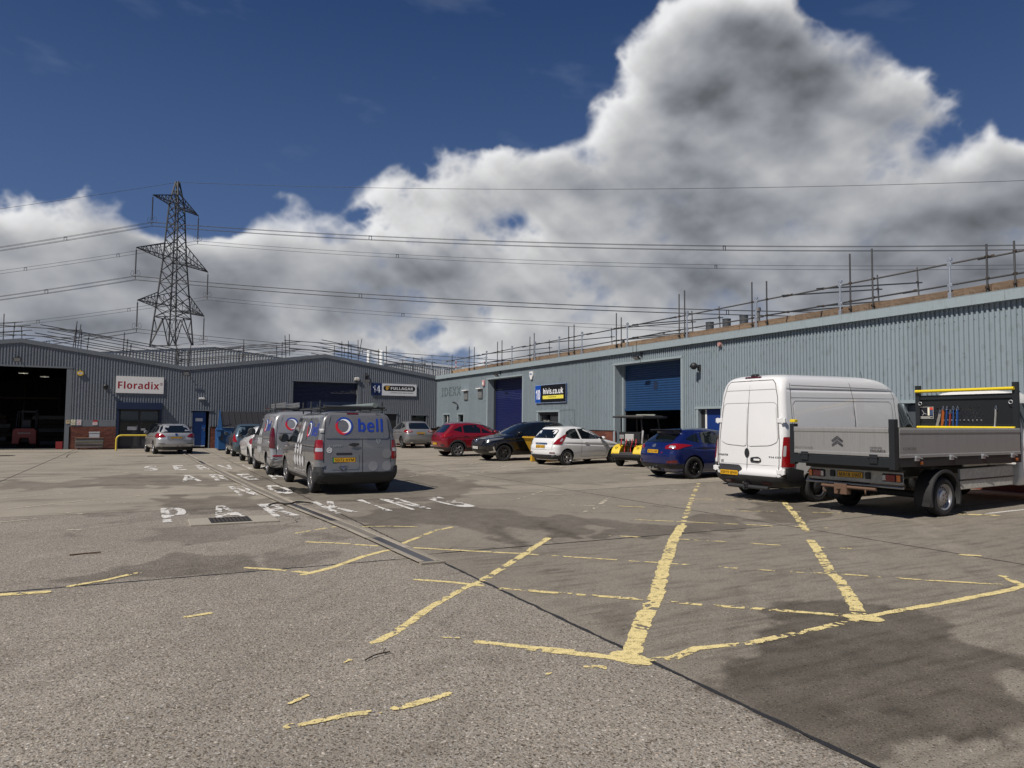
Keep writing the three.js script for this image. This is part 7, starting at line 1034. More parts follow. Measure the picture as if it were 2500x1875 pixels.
// ---------------------------------------------------------------- dropside truck, rear quarter to the camera
{
  const t = thing('dropside_truck', 'aluminium dropside truck with yellow bars and hanging straps, at the right edge', 'truck', [12.75, gy(12.75), -8.8], (2 * Math.PI) / 180); t.rotation.order = 'YXZ'; t.rotation.z = SLOPE;
  const tilt = new THREE.Group(); tilt.name = 'load_bed'; t.add(tilt); tilt.rotation.z = -0.012;
  const ali = new THREE.MeshStandardMaterial({ color: lin(0.42, 0.415, 0.41), roughness: 0.42, metalness: 0.3, map: canvas(512, 256, (k, w, h) => { const q = rng(41); k.fillStyle = '#dcdcda'; k.fillRect(0, 0, w, h); for (let i = 0; i < 900; i++) { const v = 185 + q() * 60 | 0; k.fillStyle = `rgba(${v},${v},${v},.25)`; k.fillRect(q() * w, q() * h, 30 + q() * 220, 1 + q() * 1.5); } }) });
  const aliSide = ali, frame = mat(0.022, 0.025, 0.028, 0.45, 0.3), white = mat(0.55, 0.54, 0.5, 0.6, 0, { map: rep(grimeTex, 1, 1) }), rust = mat(0.12, 0.07, 0.045, 0.85), yel = mat(0.72, 0.55, 0.02, 0.4);
  const x0 = -1.5, x1 = 2.62, W = 1.03, yb = 1.07, yt = 1.59;
  const board = (name, len, turn, pos, h0, h1) => { // profiled extruded side board, outside towards +z
    const s = new THREE.Shape(), d = 0.028; const P = [[0, h0], [d, h0], [d, h0 + 0.045], [d - 0.006, h0 + 0.06], [d - 0.006, h1 - 0.1], [d + 0.004, h1 - 0.08], [d + 0.004, h1 - 0.03], [d - 0.006, h1], [0, h1]]; P.forEach((p, i) => s[i ? 'lineTo' : 'moveTo'](p[0], p[1]));
    const g = new THREE.ExtrudeGeometry(s, { depth: len, bevelEnabled: false }).rotateY(-Math.PI / 2).translate(len / 2, 0, 0); const m = part(tilt, name, g, ali); m.position.set(...pos); m.rotation.y = turn; return m; };
  board('tailboard', 2 * W - 0.14, -Math.PI / 2, [x0, 0, 0], yb + 0.02, yt); board('dropside', x1 - x0 - 0.18, 0, [(x0 + x1) / 2 + 0.04, 0, W], yb + 0.0, yt - 0.01); board('dropside', x1 - x0 - 0.18, Math.PI, [(x0 + x1) / 2 + 0.04, 0, -W], yb, yt - 0.01);
  part(tilt, 'bed_floor', boxAt(x0, x1, yb - 0.06, yb - 0.005, -W + 0.01, W - 0.01), mat(0.1, 0.075, 0.05, 0.9));
  part(tilt, 'rear_beam', boxAt(x0 - 0.025, x0 + 0.06, yb - 0.17, yb - 0.0, -W + 0.02, W - 0.02, 0.01), frame); for (const s of [-1, 1]) part(tilt, 'side_beam', boxAt(x0 + 0.06, x1, yb - 0.16, yb - 0.005, s * (W + 0.015), s * (W - 0.05), 0.008), frame);
  for (const z of [-0.72, 0.68]) part(tilt, 'tailboard_hinge', join(boxAt(x0 - 0.05, x0 - 0.01, yb - 0.11, yb + 0.05, z - 0.075, z + 0.075, 0.01), rod(V(x0 - 0.04, yb + 0.0, z - 0.09), V(x0 - 0.04, yb + 0.0, z + 0.09), 0.018)), frame);
  for (const s of [-1, 1]) part(tilt, 'corner_post', join(boxAt(x0 - 0.03, x0 + 0.09, yb - 0.2, yt + (s > 0 ? 0.14 : 0.06), s * (W + 0.03), s * (W - 0.07), 0.008)), frame);
  part(tilt, 'post_cap', box(0.09, 0.06, 0.12, x0 + 0.03, yt + 0.11, -W + 0.02, 0.01), yel);
  for (let i = 0; i < 4; i++) part(tilt, 'side_latch', join(boxAt(x0 + 0.55 + i * 1.05, x0 + 0.67 + i * 1.05, yb - 0.06, yb + 0.03, W + 0.018, W + 0.045, 0.006), rod(V(x0 + 0.57 + i * 1.05, yb + 0.01, W + 0.05), V(x0 + 0.72 + i * 1.05, yb - 0.02, W + 0.06), 0.01)), M_galv);
  part(tilt, 'marker_lamp', box(0.07, 0.05, 0.02, x0 + 0.75, yb - 0.1, W + 0.025, 0.006), M_amber); part(tilt, 'marker_lamp', box(0.07, 0.05, 0.02, x1 - 0.2, yb - 0.1, W + 0.025, 0.006), M_amber);
  // headboard with holes
  const hb = new THREE.Group(); hb.name = 'headboard'; tilt.add(hb); hb.position.set(x1, 0, 0);
  const sh = new THREE.Shape(); sh.moveTo(-W + 0.08, 1.1); sh.lineTo(W - 0.08, 1.1); sh.lineTo(W - 0.08, 2.2); sh.lineTo(-W + 0.08, 2.2); sh.closePath();
  for (let r = 0; r < 4; r++) for (let i = 0; i < 12; i++) { const h = new THREE.Path(); h.absellipse(-0.32 + i * 0.085 + (r % 2) * 0.04, 1.72 + r * 0.085, 0.027, 0.027, 0, 6.2832, true); sh.holes.push(h); }
  part(hb, 'mesh_panel', new THREE.ExtrudeGeometry(sh, { depth: 0.006, bevelEnabled: false, curveSegments: 5 }).rotateY(Math.PI / 2), mat(0.02, 0.022, 0.024, 0.4, 0.3));
  for (const s of [-1, 1]) part(hb, 'post', boxAt(-0.05, 0.04, 1.0, 2.5, s * W, s * (W - 0.1), 0.008), frame);
  part(hb, 'top_rail', boxAt(-0.03, 0.03, 2.18, 2.28, -W + 0.1, W - 0.1, 0.008), frame); part(hb, 'mid_rail', boxAt(-0.03, 0.03, 1.56, 1.66, -W + 0.1, W - 0.1, 0.008), frame);
  part(hb, 'yellow_bar', rod(V(-0.09, 2.37, -W + 0.04), V(-0.09, 2.37, W - 0.04), 0.034, 14), yel, 'yellow padded top bar'); part(hb, 'yellow_bar', rod(V(-0.09, 1.58, -W + 0.06), V(-0.09, 1.58, W - 0.04), 0.03, 14), yel);
  part(hb, 'warning_label', new THREE.PlaneGeometry(0.3, 0.26).rotateY(-Math.PI / 2).translate(-0.012, 1.9, -0.8), new THREE.MeshStandardMaterial({ roughness: 0.5, map: canvas(128, 112, (k) => { k.fillStyle = '#11131f'; k.fillRect(0, 0, 128, 112); k.strokeStyle = '#d8d8d0'; k.lineWidth = 3; k.strokeRect(2, 2, 124, 108); k.beginPath(); k.moveTo(20, 30); k.lineTo(40, 60); k.lineTo(24, 80); k.moveTo(40, 60); k.lineTo(64, 70); k.stroke(); k.fillStyle = '#e6e2cc'; k.fillRect(74, 6, 18, 76); k.fillStyle = '#d5452c'; k.fillRect(94, 6, 30, 22); k.fillStyle = '#3a4a6a'; k.fillRect(94, 30, 30, 50); k.fillStyle = '#c9c9c0'; k.fillRect(8, 92, 112, 5); k.fillRect(8, 101, 90, 4); }) }));
  for (const s of [-1, 1]) part(hb, 'lashing_ring', new THREE.TorusGeometry(0.035, 0.009, 6, 16).rotateY(Math.PI / 2).translate(-0.06, 2.1, s * (W - 0.12)), M_galv);
  // hanging straps
  const straps = [[-0.5, 0.05, 'grey', [0.22, 0.21, 0.19], 0.42, 0.1], [-0.43, 0.05, 'orange', [0.5, 0.12, 0.02], 0.5, 0.03], [-0.35, 0.045, 'blue', [0.02, 0.1, 0.42], 0.44, 0.02], [-0.28, 0.05, 'red', [0.5, 0.07, 0.05], 0.42, 0.02], [-0.22, 0.05, 'blue', [0.03, 0.14, 0.5], 0.5, 0.01], [-0.13, 0.055, 'blue', [0.03, 0.15, 0.55], 0.5, 0.02], [0.62, 0.05, 'white', [0.6, 0.6, 0.58], 0.4, 0.02]];
  for (const [z, w, c, col, len, lean] of straps) { const s = new THREE.Group(); s.name = 'ratchet_strap'; hb.add(s); s.userData.label = c + ' webbing strap hooked to the headboard'; const top = 2.0 - (c === 'grey' || c === 'red' ? 0.08 : 0);
    part(s, 'webbing', bar(V(-0.03, top - 0.04, z), V(-0.05, top - 0.04 - len, z - lean), 0.006, w).clone(), mat(...col, 0.85)); part(s, 'hook', join(rod(V(-0.02, top + 0.04, z), V(-0.035, top - 0.04, z - w * 0.45), 0.006), rod(V(-0.02, top + 0.04, z), V(-0.035, top - 0.04, z + w * 0.45), 0.006), rod(V(-0.035, top - 0.04, z - w * 0.5), V(-0.035, top - 0.04, z + w * 0.5), 0.006)), M_chrome); if (c === 'blue' || c === 'white') part(s, 'ratchet', box(0.03, 0.07, w * 1.1, -0.06, top - 0.03 - len, z - lean, 0.006), M_steel); }
  part(hb, 'strap_tail', bar(V(-0.06, 1.62, 0.6), V(-0.07, 1.5, 0.6), 0.006, 0.05), mat(0.03, 0.15, 0.55, 0.85));
  // prints on the boards
  const ink = (w, h, tx, fn) => { const m = inkMat(tx[0], tx[1], fn); const g = new THREE.PlaneGeometry(w, h); const p = part(tilt, 'printed_name', g, m); return p; };
  let p = ink(0.42, 0.06, [256, 40], (k) => { k.clearRect(0, 0, 256, 40); k.fillStyle = '#6e6e6c'; fit(k, 'READY TO RUN', 4, 6, 248, 26, ''); }); p.position.set(x0 - 0.036, yb + 0.13, -0.74); p.rotation.y = -Math.PI / 2;
  p = ink(0.3, 0.1, [256, 96], (k) => { k.clearRect(0, 0, 256, 96); k.fillStyle = '#34343a'; fit(k, 'DROPSIDE', 6, 8, 190, 22); fit(k, 'INGIMEX', 6, 50, 244, 40); }); p.position.set(x0 - 0.036, yb + 0.14, 0.76); p.rotation.y = -Math.PI / 2;
  p = ink(0.26, 0.2, [128, 112], (k) => { k.clearRect(0, 0, 128, 112); k.strokeStyle = '#3a3a3e'; k.lineWidth = 7; for (const y of [8, 52]) { k.beginPath(); k.moveTo(10, y + 46); k.lineTo(64, y); k.lineTo(118, y + 46); k.lineTo(110, y + 54); k.lineTo(64, y + 22); k.lineTo(18, y + 54); k.closePath(); k.stroke(); } }); p.position.set(x0 - 0.036, yb + 0.27, -0.02); p.rotation.y = -Math.PI / 2; p.name = 'maker_emblem';
  p = ink(0.4, 0.07, [256, 48], (k) => { k.clearRect(0, 0, 256, 48); k.fillStyle = '#3f3c3c'; fit(k, 'CITROËN', 4, 4, 248, 40, ''); }); p.position.set(x0 + 0.4, yb + 0.16, W + 0.034);
  // chassis: cross member with lamps, rails, tow hitch
  part(t, 'rear_cross_member', boxAt(x0 + 0.38, x0 + 0.44, 0.6, 0.83, -0.93, 0.93, 0.02), white); part(t, 'bumper_bar', rod(V(x0 + 0.34, 0.56, -0.98), V(x0 + 0.34, 0.56, 0.98), 0.022, 10), M_steel);
  part(t, 'cross_member_edge', boxAt(x0 + 0.36, x0 + 0.45, 0.835, 0.85, -0.95, 0.95), rust);
  for (const s of [-1, 1]) { const l = new THREE.Group(); l.name = 'tail_lamp'; t.add(l); l.position.set(x0 + 0.37, 0.72, s * 0.76); part(l, 'housing', box(0.05, 0.14, 0.36, 0.01, 0, 0, 0.015), M_black); part(l, 'red_lens', box(0.05, 0.12, 0.17, -0.01, 0, -s * 0.02 , 0.015), M_lampRed); part(l, 'amber_lens', box(0.05, 0.12, 0.07, -0.01, 0, s * 0.125, 0.012), M_amber); part(l, 'clear_lens', box(0.05, 0.1, 0.06, -0.011, 0, -s * 0.135, 0.012), M_lampClear); }
  { const m = new THREE.MeshStandardMaterial({ map: plateTex('MA18 UWZ', '#d9a520'), roughness: 0.4 }); const g = part(t, 'number_plate', new THREE.BoxGeometry(0.52, 0.112, 0.01), [M_black, M_black, M_black, M_black, m, M_black]); g.position.set(x0 + 0.365, 0.73, -0.05); g.rotation.y = -Math.PI / 2; }
  for (const z of [-0.41, 0.31]) part(t, 'plate_lamp', box(0.05, 0.12, 0.09, x0 + 0.36, 0.73, z, 0.012), M_black);
  for (const s of [-1, 1]) part(t, 'chassis_rail', boxAt(x0 + 0.44, 4.0, 0.68, 0.84, s * 0.4, s * 0.48), mat(0.05, 0.045, 0.04, 0.8)); part(t, 'spare_guard', boxAt(x0 + 0.4, x0 + 0.42, 0.86, 1.0, -0.72, 0.9), mat(0.3, 0.29, 0.27, 0.7));
  for (let i = 0; i < 4; i++) part(t, 'bearer', boxAt(x0 + 0.3 + i * 0.95, x0 + 0.38 + i * 0.95, 0.84, 0.91, -0.95, 0.95), mat(0.03, 0.03, 0.03, 0.8));
  part(t, 'tow_hitch', join(boxAt(x0 + 0.26, x0 + 0.4, 0.36, 0.56, -0.32, -0.06, 0.01), rod(V(x0 + 0.26, 0.46, -0.2), V(x0 + 0.14, 0.46, -0.2), 0.025), rod(V(x0 + 0.3, 0.5, -0.6), V(x0 + 0.3, 0.5, 0.5), 0.03)), rust); part(t, 'tow_shackle', join(new THREE.TorusGeometry(0.045, 0.012, 6, 14).rotateY(0.4).translate(x0 + 0.3, 0.44, 0.3), new THREE.TorusGeometry(0.04, 0.01, 6, 14).translate(x0 + 0.3, 0.42, -0.55)), rust);
  // side boxes
  for (const s of [1, -1]) { part(t, 'side_locker', boxAt(0.72, 1.52, 0.86, 1.0, s * 0.98, s * 0.93, 0.008), white); part(t, 'side_locker', boxAt(1.6, 2.4, 0.86, 1.0, s * 0.98, s * 0.93, 0.008), white); part(t, 'side_skirt', boxAt(0.62, 2.46, 0.62, 0.82, s * 0.96, s * 0.91, 0.01), white); part(t, 'side_skirt', boxAt(0.62, 2.46, 0.44, 0.6, s * 0.955, s * 0.915, 0.01), white); part(t, 'side_guard', boxAt(0.62, 2.5, 0.605, 0.618, s * 0.965, s * 0.93), rust); }
  // wheels and guards
  const steel = mat(0.33, 0.33, 0.34, 0.4, 0.7);
  for (const [ax, tr] of [[0, 0.9], [4.04, 0.9]]) for (const s of [1, -1]) { const w = new THREE.Group(); w.name = 'wheel'; w.position.set(ax, 0.345, s * tr); if (s < 0) w.rotation.y = Math.PI; t.add(w); wheelParts(w, 0.345, 0.23, { style: 'steel', mat: steel, holes: 14 });
    if (!ax) { const a = new THREE.Shape(); a.absarc(0, 0, 0.47, -0.35, Math.PI + 0.35, false); a.absarc(0, 0, 0.43, Math.PI + 0.35, -0.35, true); part(t, 'mudguard', new THREE.ExtrudeGeometry(a, { depth: 0.3, bevelEnabled: true, bevelSize: 0.008, bevelThickness: 0.008, bevelSegments: 1, curveSegments: 20 }).translate(0, 0.36, s > 0 ? 0.74 : -1.04), M_rubber); part(t, 'mud_flap', boxAt(-0.47, -0.45, 0.2, 0.45, s * 0.78, s * 1.02), M_rubber); } }
  part(t, 'axle', rod(V(0, 0.345, -0.85), V(0, 0.345, 0.85), 0.06), M_under);
  // cab, past the frame edge
  const [cab] = shell({ rear: [[0.4, 2.8], [1.0, 2.8], [2.1, 2.84], [2.3, 2.92], [2.36, 3.05]], front: [[0.4, 4.85], [0.8, 5.0], [1.1, 4.9], [1.3, 4.6], [1.8, 4.2], [2.2, 3.85], [2.33, 3.5], [2.36, 3.2]], half: [[0.4, 0.92], [0.6, 1.0], [1.2, 1.0], [1.7, 0.93], [2.1, 0.84], [2.28, 0.7], [2.36, 0.15]], rr: [[0, 0.08], [3, 0.08]], rf: [[0, 0.5], [3, 0.5]], bowR: 0 });
  part(t, 'cab', cutArches(cab, [[4.04, 0.36, 0.42]], 0.3, 1.0), [paint(0.68, 0.68, 0.66, 0, 0.4), M_under]);
  for (const s of [1, -1]) part(t, 'side_window', quad(V(2.95, 1.35, s * 0.985), V(4.0, 1.35, s * 0.985), V(3.7, 2.05, s * 0.865), V(2.95, 2.05, s * 0.865)), M_glass);
  part(t, 'windscreen', quad(V(4.5, 1.38, -0.72), V(4.5, 1.38, 0.72), V(3.92, 2.1, 0.62), V(3.92, 2.1, -0.62)), M_glass);
}
{ // yellow and black tow tractor with a canopy
  const t = thing('tow_tractor', 'yellow and black electric tow tractor with a flat canopy beside the roller door', 'tow tractor', [16.0, gy(16), -21.3], (25 * Math.PI) / 180);
  const Y = mat(0.68, 0.48, 0.03, 0.4), K = mat(0.018, 0.018, 0.02, 0.45);
  // rear towards -x like the cars
  part(t, 'chassis', join(box(2.3, 0.22, 1.08, 0.85, 0.34, 0, 0.05), box(0.3, 0.16, 1.2, -0.3, 0.4, 0, 0.05)), K); part(t, 'deck', box(1.0, 0.06, 0.5, 0.1, 0.49, 0, 0.02), mat(0.06, 0.06, 0.06, 0.8));
  for (const s of [-1, 1]) { const sh = new THREE.Shape(); sh.moveTo(-0.38, 0.46); sh.lineTo(0.42, 0.46); sh.lineTo(0.42, 0.72); sh.quadraticCurveTo(0.3, 0.8, 0.05, 0.78); sh.quadraticCurveTo(-0.3, 0.74, -0.38, 0.5); part(t, 'rear_wing', new THREE.ExtrudeGeometry(sh, { depth: 0.28, bevelEnabled: true, bevelSize: 0.03, bevelThickness: 0.03, bevelSegments: 3, curveSegments: 8 }).translate(0, 0, s > 0 ? 0.3 : -0.58), Y);
    const n = part(t, 'wing_number', new THREE.PlaneGeometry(0.13, 0.12), wordMat('17', '#1a1a12', 64, 64)); n.position.set(-0.31, 0.68, s * 0.44); n.rotation.set(0, -Math.PI / 2, 0); n.rotateX(-0.7); }
  for (const [x, z] of [[0.05, 0.48], [0.05, -0.48], [1.7, 0.46], [1.7, -0.46]]) { const w = new THREE.Group(); w.name = 'wheel'; w.position.set(x, 0.22, z); if (z < 0) w.rotation.y = Math.PI; t.add(w); wheelParts(w, 0.22, 0.19, { style: 'steel', mat: mat(0.3, 0.3, 0.28, 0.5, 0.4), holes: 6 }); }
  part(t, 'bonnet', box(0.7, 0.42, 0.9, 1.75, 0.68, 0, 0.1), Y); part(t, 'seat', join(box(0.42, 0.14, 0.95, 0.72, 0.74, 0, 0.05), box(0.12, 0.4, 0.95, 0.5, 1.0, 0, 0.05)), K); part(t, 'steering_wheel', new THREE.TorusGeometry(0.17, 0.015, 6, 20).rotateY(Math.PI / 2 - 0.5).translate(1.2, 1.08, -0.25), K); part(t, 'steering_column', rod(V(1.45, 0.7, -0.25), V(1.2, 1.08, -0.25), 0.02), K);
  // machinery rack on the back
  part(t, 'rear_rack', join(box(0.4, 0.04, 0.86, 0.1, 0.78, 0), box(0.06, 0.34, 0.86, -0.08, 1.1, 0)), K); part(t, 'control_box', join(box(0.22, 0.26, 0.36, -0.06, 1.06, 0.02, 0.02)), mat(0.4, 0.4, 0.39, 0.5)); part(t, 'control_box', box(0.16, 0.16, 0.2, -0.08, 1.08, -0.3, 0.02), mat(0.3, 0.3, 0.3, 0.5, 0.4));
  for (const [z, c] of [[-0.3, [0.4, 0.02, 0.03]], [-0.1, [0.4, 0.02, 0.03]], [0.05, [0.02, 0.02, 0.02]], [0.14, [0.35, 0.02, 0.03]], [0.3, [0.4, 0.02, 0.03]]]) part(t, 'hose', new THREE.TubeGeometry(new THREE.CatmullRomCurve3([V(-0.16, 1.0, z), V(-0.26, 0.85, z + 0.04), V(-0.2, 0.66, z - 0.05), V(-0.3, 0.52, z)]), 12, 0.018, 6), mat(...c, 0.5));
  part(t, 'grey_duct', new THREE.TubeGeometry(new THREE.CatmullRomCurve3([V(0.1, 1.25, 0.4), V(-0.05, 1.3, 0.52), V(-0.2, 1.15, 0.58), V(-0.2, 0.85, 0.56)]), 14, 0.035, 8), mat(0.3, 0.3, 0.3, 0.6));
  for (const [x, z, l] of [[0.15, -0.48, 0], [0.15, 0.44, 0], [1.55, -0.5, 1], [1.55, 0.5, 1]]) part(t, 'canopy_post', rod(V(x, l ? 0.7 : 0.75, z), V(x + (l ? -0.25 : -0.1), 1.78, z * 0.9), 0.028), K); part(t, 'canopy', join(box(2.0, 0.07, 1.3, 0.75, 1.82, 0, 0.035)), K); part(t, 'canopy_top', box(1.7, 0.03, 1.05, 0.75, 1.865, 0, 0.015), mat(0.1, 0.1, 0.08, 0.5));
  part(t, 'light_bar', box(0.12, 0.07, 0.8, 1.2, 1.9, 0, 0.02), mat(0.25, 0.26, 0.22, 0.4));
}
{ // tipping skip behind the black crossover
  const t = thing('tipping_skip', 'yellow steel tipping skip standing between the black and white cars', 'skip', [14.85, gy(14.85), -25.62], 0.05);
  const Y = mat(0.62, 0.36, 0.03, 0.5, 0, { map: rep(grimeTex, 1, 1) });
  const wall = (a, b, c, d) => quad(a, b, c, d), B = 0.35, T = 0.72, y0 = 0.25, y1 = 1.0;
  part(t, 'hopper', join(wall(V(-B, y0, 0.45), V(B, y0, 0.45), V(T, y1, 0.6), V(-T, y1, 0.6)), wall(V(B, y0, -0.45), V(-B, y0, -0.45), V(-T, y1, -0.6), V(T, y1, -0.6)), wall(V(-B, y0, -0.45), V(-B, y0, 0.45), V(-T, y1, 0.6), V(-T, y1, -0.6)), wall(V(B, y0, 0.45), V(B, y0, -0.45), V(T, y1, -0.6), V(T, y1, 0.6)), boxAt(-B, B, y0 - 0.01, y0 + 0.01, -0.45, 0.45)), Y);
  for (const [a, b] of [[V(-T, y1, 0.6), V(T, y1, 0.6)], [V(T, y1, 0.6), V(T, y1, -0.6)], [V(T, y1, -0.6), V(-T, y1, -0.6)], [V(-T, y1, -0.6), V(-T, y1, 0.6)]]) part(t, 'rim_bar', bar(a, b, 0.06, 0.06), Y);
  for (const z of [-0.3, 0.3]) part(t, 'fork_channel', boxAt(-0.5, 0.5, 0.0, 0.24, z - 0.08, z + 0.08, 0.01), Y);
}
// ---------------------------------------------------------------- signs and fittings on the walls
function signBoard(name, label, w, h, pos, turn, draw, px = 512, back = M_white2, depth = 0.06) {
  const t = thing(name, label, 'sign', pos, turn); const tex = canvas(px, Math.round((px * h) / w), draw);
  const m = new THREE.MeshStandardMaterial({ map: tex, roughness: 0.45 }); part(t, 'face', new THREE.BoxGeometry(w, h, 0.012).translate(0, 0, depth), [back, back, back, back, m, back]); part(t, 'tray', box(w - 0.02, h - 0.02, depth - 0.008, 0, 0, depth / 2 - 0.006), back); return t;
}
const G0 = GZ + 0.038, R0 = RX - 0.044, RT = -Math.PI / 2;
signBoard('name_sign', 'white sign with red Floradix lettering over the glazed entrance', 2.46, 0.97, [-0.24, 3.69, G0], 0, (k, w, h) => { k.fillStyle = '#d9d7d4'; k.fillRect(0, 0, w, h); k.fillStyle = '#8f1620'; fit(k, 'Floradix', w * 0.025, h * 0.3, w * 0.88, h * 0.46); k.lineWidth = 2; k.strokeStyle = '#8f1620'; fit(k, 'Floradix', w * 0.022, h * 0.3, w * 0.885, h * 0.46); k.strokeStyle = '#7a5a58'; k.lineWidth = 5; k.beginPath(); k.arc(w * 0.95, h * 0.42, w * 0.03, 0, 7); k.stroke(); k.fillStyle = '#7a5a58'; fit(k, 'R', w * 0.935, h * 0.37, w * 0.03, h * 0.1); });
signBoard('unit_sign', 'dark blue sign with a white number 14 beside the roller door', 0.7, 0.81, [13.82, 3.87, G0], 0, (k, w, h) => { k.fillStyle = '#0f2a5c'; k.fillRect(0, 0, w, h); k.fillStyle = '#dfe3e8'; fit(k, '14', w * 0.1, h * 0.2, w * 0.76, h * 0.58); }, 256, M_navy);
signBoard('name_sign', 'white FULLAGAR sign with black lozenge and gold emblem', 2.45, 0.8, [15.41, 3.86, G0], 0, (k, w, h) => { k.fillStyle = '#d4d6d8'; k.fillRect(0, 0, w, h); k.fillStyle = '#0d0d0f'; k.beginPath(); k.roundRect(w * 0.04, h * 0.16, w * 0.92, h * 0.46, h * 0.23); k.fill(); k.fillStyle = '#c39a3c'; k.fillRect(w * 0.1, h * 0.22, w * 0.12, h * 0.09); k.fillRect(w * 0.1, h * 0.36, w * 0.1, h * 0.08); k.fillRect(w * 0.12, h * 0.22, w * 0.05, h * 0.33); k.fillStyle = '#e8e8e8'; fit(k, 'FULLAGAR', w * 0.24, h * 0.27, w * 0.66, h * 0.24); k.fillStyle = '#1a1a1c'; fit(k, 'CONSTRUCTION SKILLS CENTRE', w * 0.24, h * 0.72, w * 0.66, h * 0.085); });
signBoard('name_sign', 'black hivis.co.uk sign with blue number 10 panel and yellow strip', 3.06, 0.93, [R0, 3.165, -30.76], RT, (k, w, h) => { k.fillStyle = '#101012'; k.fillRect(0, 0, w, h); k.fillStyle = '#12489f'; k.fillRect(0, 0, w * 0.195, h); k.fillStyle = '#f2f4f6'; fit(k, '10', w * 0.025, h * 0.24, w * 0.15, h * 0.56); fit(k, 'hivis.co.uk', w * 0.27, h * 0.2, w * 0.64, h * 0.32); k.fillStyle = '#e5d955'; k.fillRect(w * 0.26, h * 0.6, w * 0.66, h * 0.19); k.fillStyle = '#2a2a18'; fit(k, '# visibly better', w * 0.43, h * 0.64, w * 0.27, h * 0.1); k.strokeStyle = '#9fb2cf'; k.lineWidth = 5; k.strokeRect(2, 2, w - 4, h - 4); }, 768, mat(0.02, 0.08, 0.3, 0.5));
const notice = (label, w, h, pos, draw) => signBoard('safety_notice', label, w, h, pos, 0, draw, 96, M_white2, 0.012);
notice('small orange bordered notice nearest the open goods door', 0.17, 0.2, [-3.73, 1.53, GZ + 0.05], (k, w, h) => { k.fillStyle = '#c9b48e'; k.fillRect(0, 0, w, h); k.fillStyle = '#2a2018'; k.beginPath(); k.arc(w / 2, h * 0.4, w * 0.3, 0, 7); k.fill(); k.fillStyle = '#c9b48e'; k.beginPath(); k.arc(w / 2, h * 0.4, w * 0.18, 0, 7); k.fill(); });
notice('cream notice with a black warning triangle by the goods door', 0.22, 0.3, [-3.48, 1.5, GZ + 0.045], (k, w, h) => { k.fillStyle = '#d6d2b4'; k.fillRect(0, 0, w, h); k.strokeStyle = '#222'; k.lineWidth = 6; k.beginPath(); k.moveTo(w / 2, h * 0.1); k.lineTo(w * 0.85, h * 0.6); k.lineTo(w * 0.15, h * 0.6); k.closePath(); k.stroke(); k.fillStyle = '#333'; k.fillRect(w * 0.15, h * 0.72, w * 0.7, 6); k.fillRect(w * 0.15, h * 0.84, w * 0.7, 6); });
notice('white notice with a red prohibition ring by the goods door', 0.22, 0.3, [-3.2, 1.5, GZ + 0.045], (k, w, h) => { k.fillStyle = '#d8d2d2'; k.fillRect(0, 0, w, h); k.strokeStyle = '#a03038'; k.lineWidth = 7; k.beginPath(); k.arc(w / 2, h * 0.34, w * 0.3, 0, 7); k.stroke(); k.beginPath(); k.moveTo(w * 0.28, h * 0.2); k.lineTo(w * 0.72, h * 0.48); k.stroke(); k.fillStyle = '#a03038'; k.fillRect(w * 0.12, h * 0.72, w * 0.76, 18); });
notice('red and white notice on the grey panel above the boards', 0.23, 0.28, [-2.42, 1.5, GZ + 0.045], (k, w, h) => { k.fillStyle = '#d4c8c4'; k.fillRect(0, 0, w, h); k.fillStyle = '#9a1d26'; k.fillRect(0, 0, w, h * 0.38); k.fillStyle = '#9a5a58'; for (let i = 0; i < 4; i++) k.fillRect(w * 0.1, h * (0.46 + i * 0.13), w * 0.8, 6); });
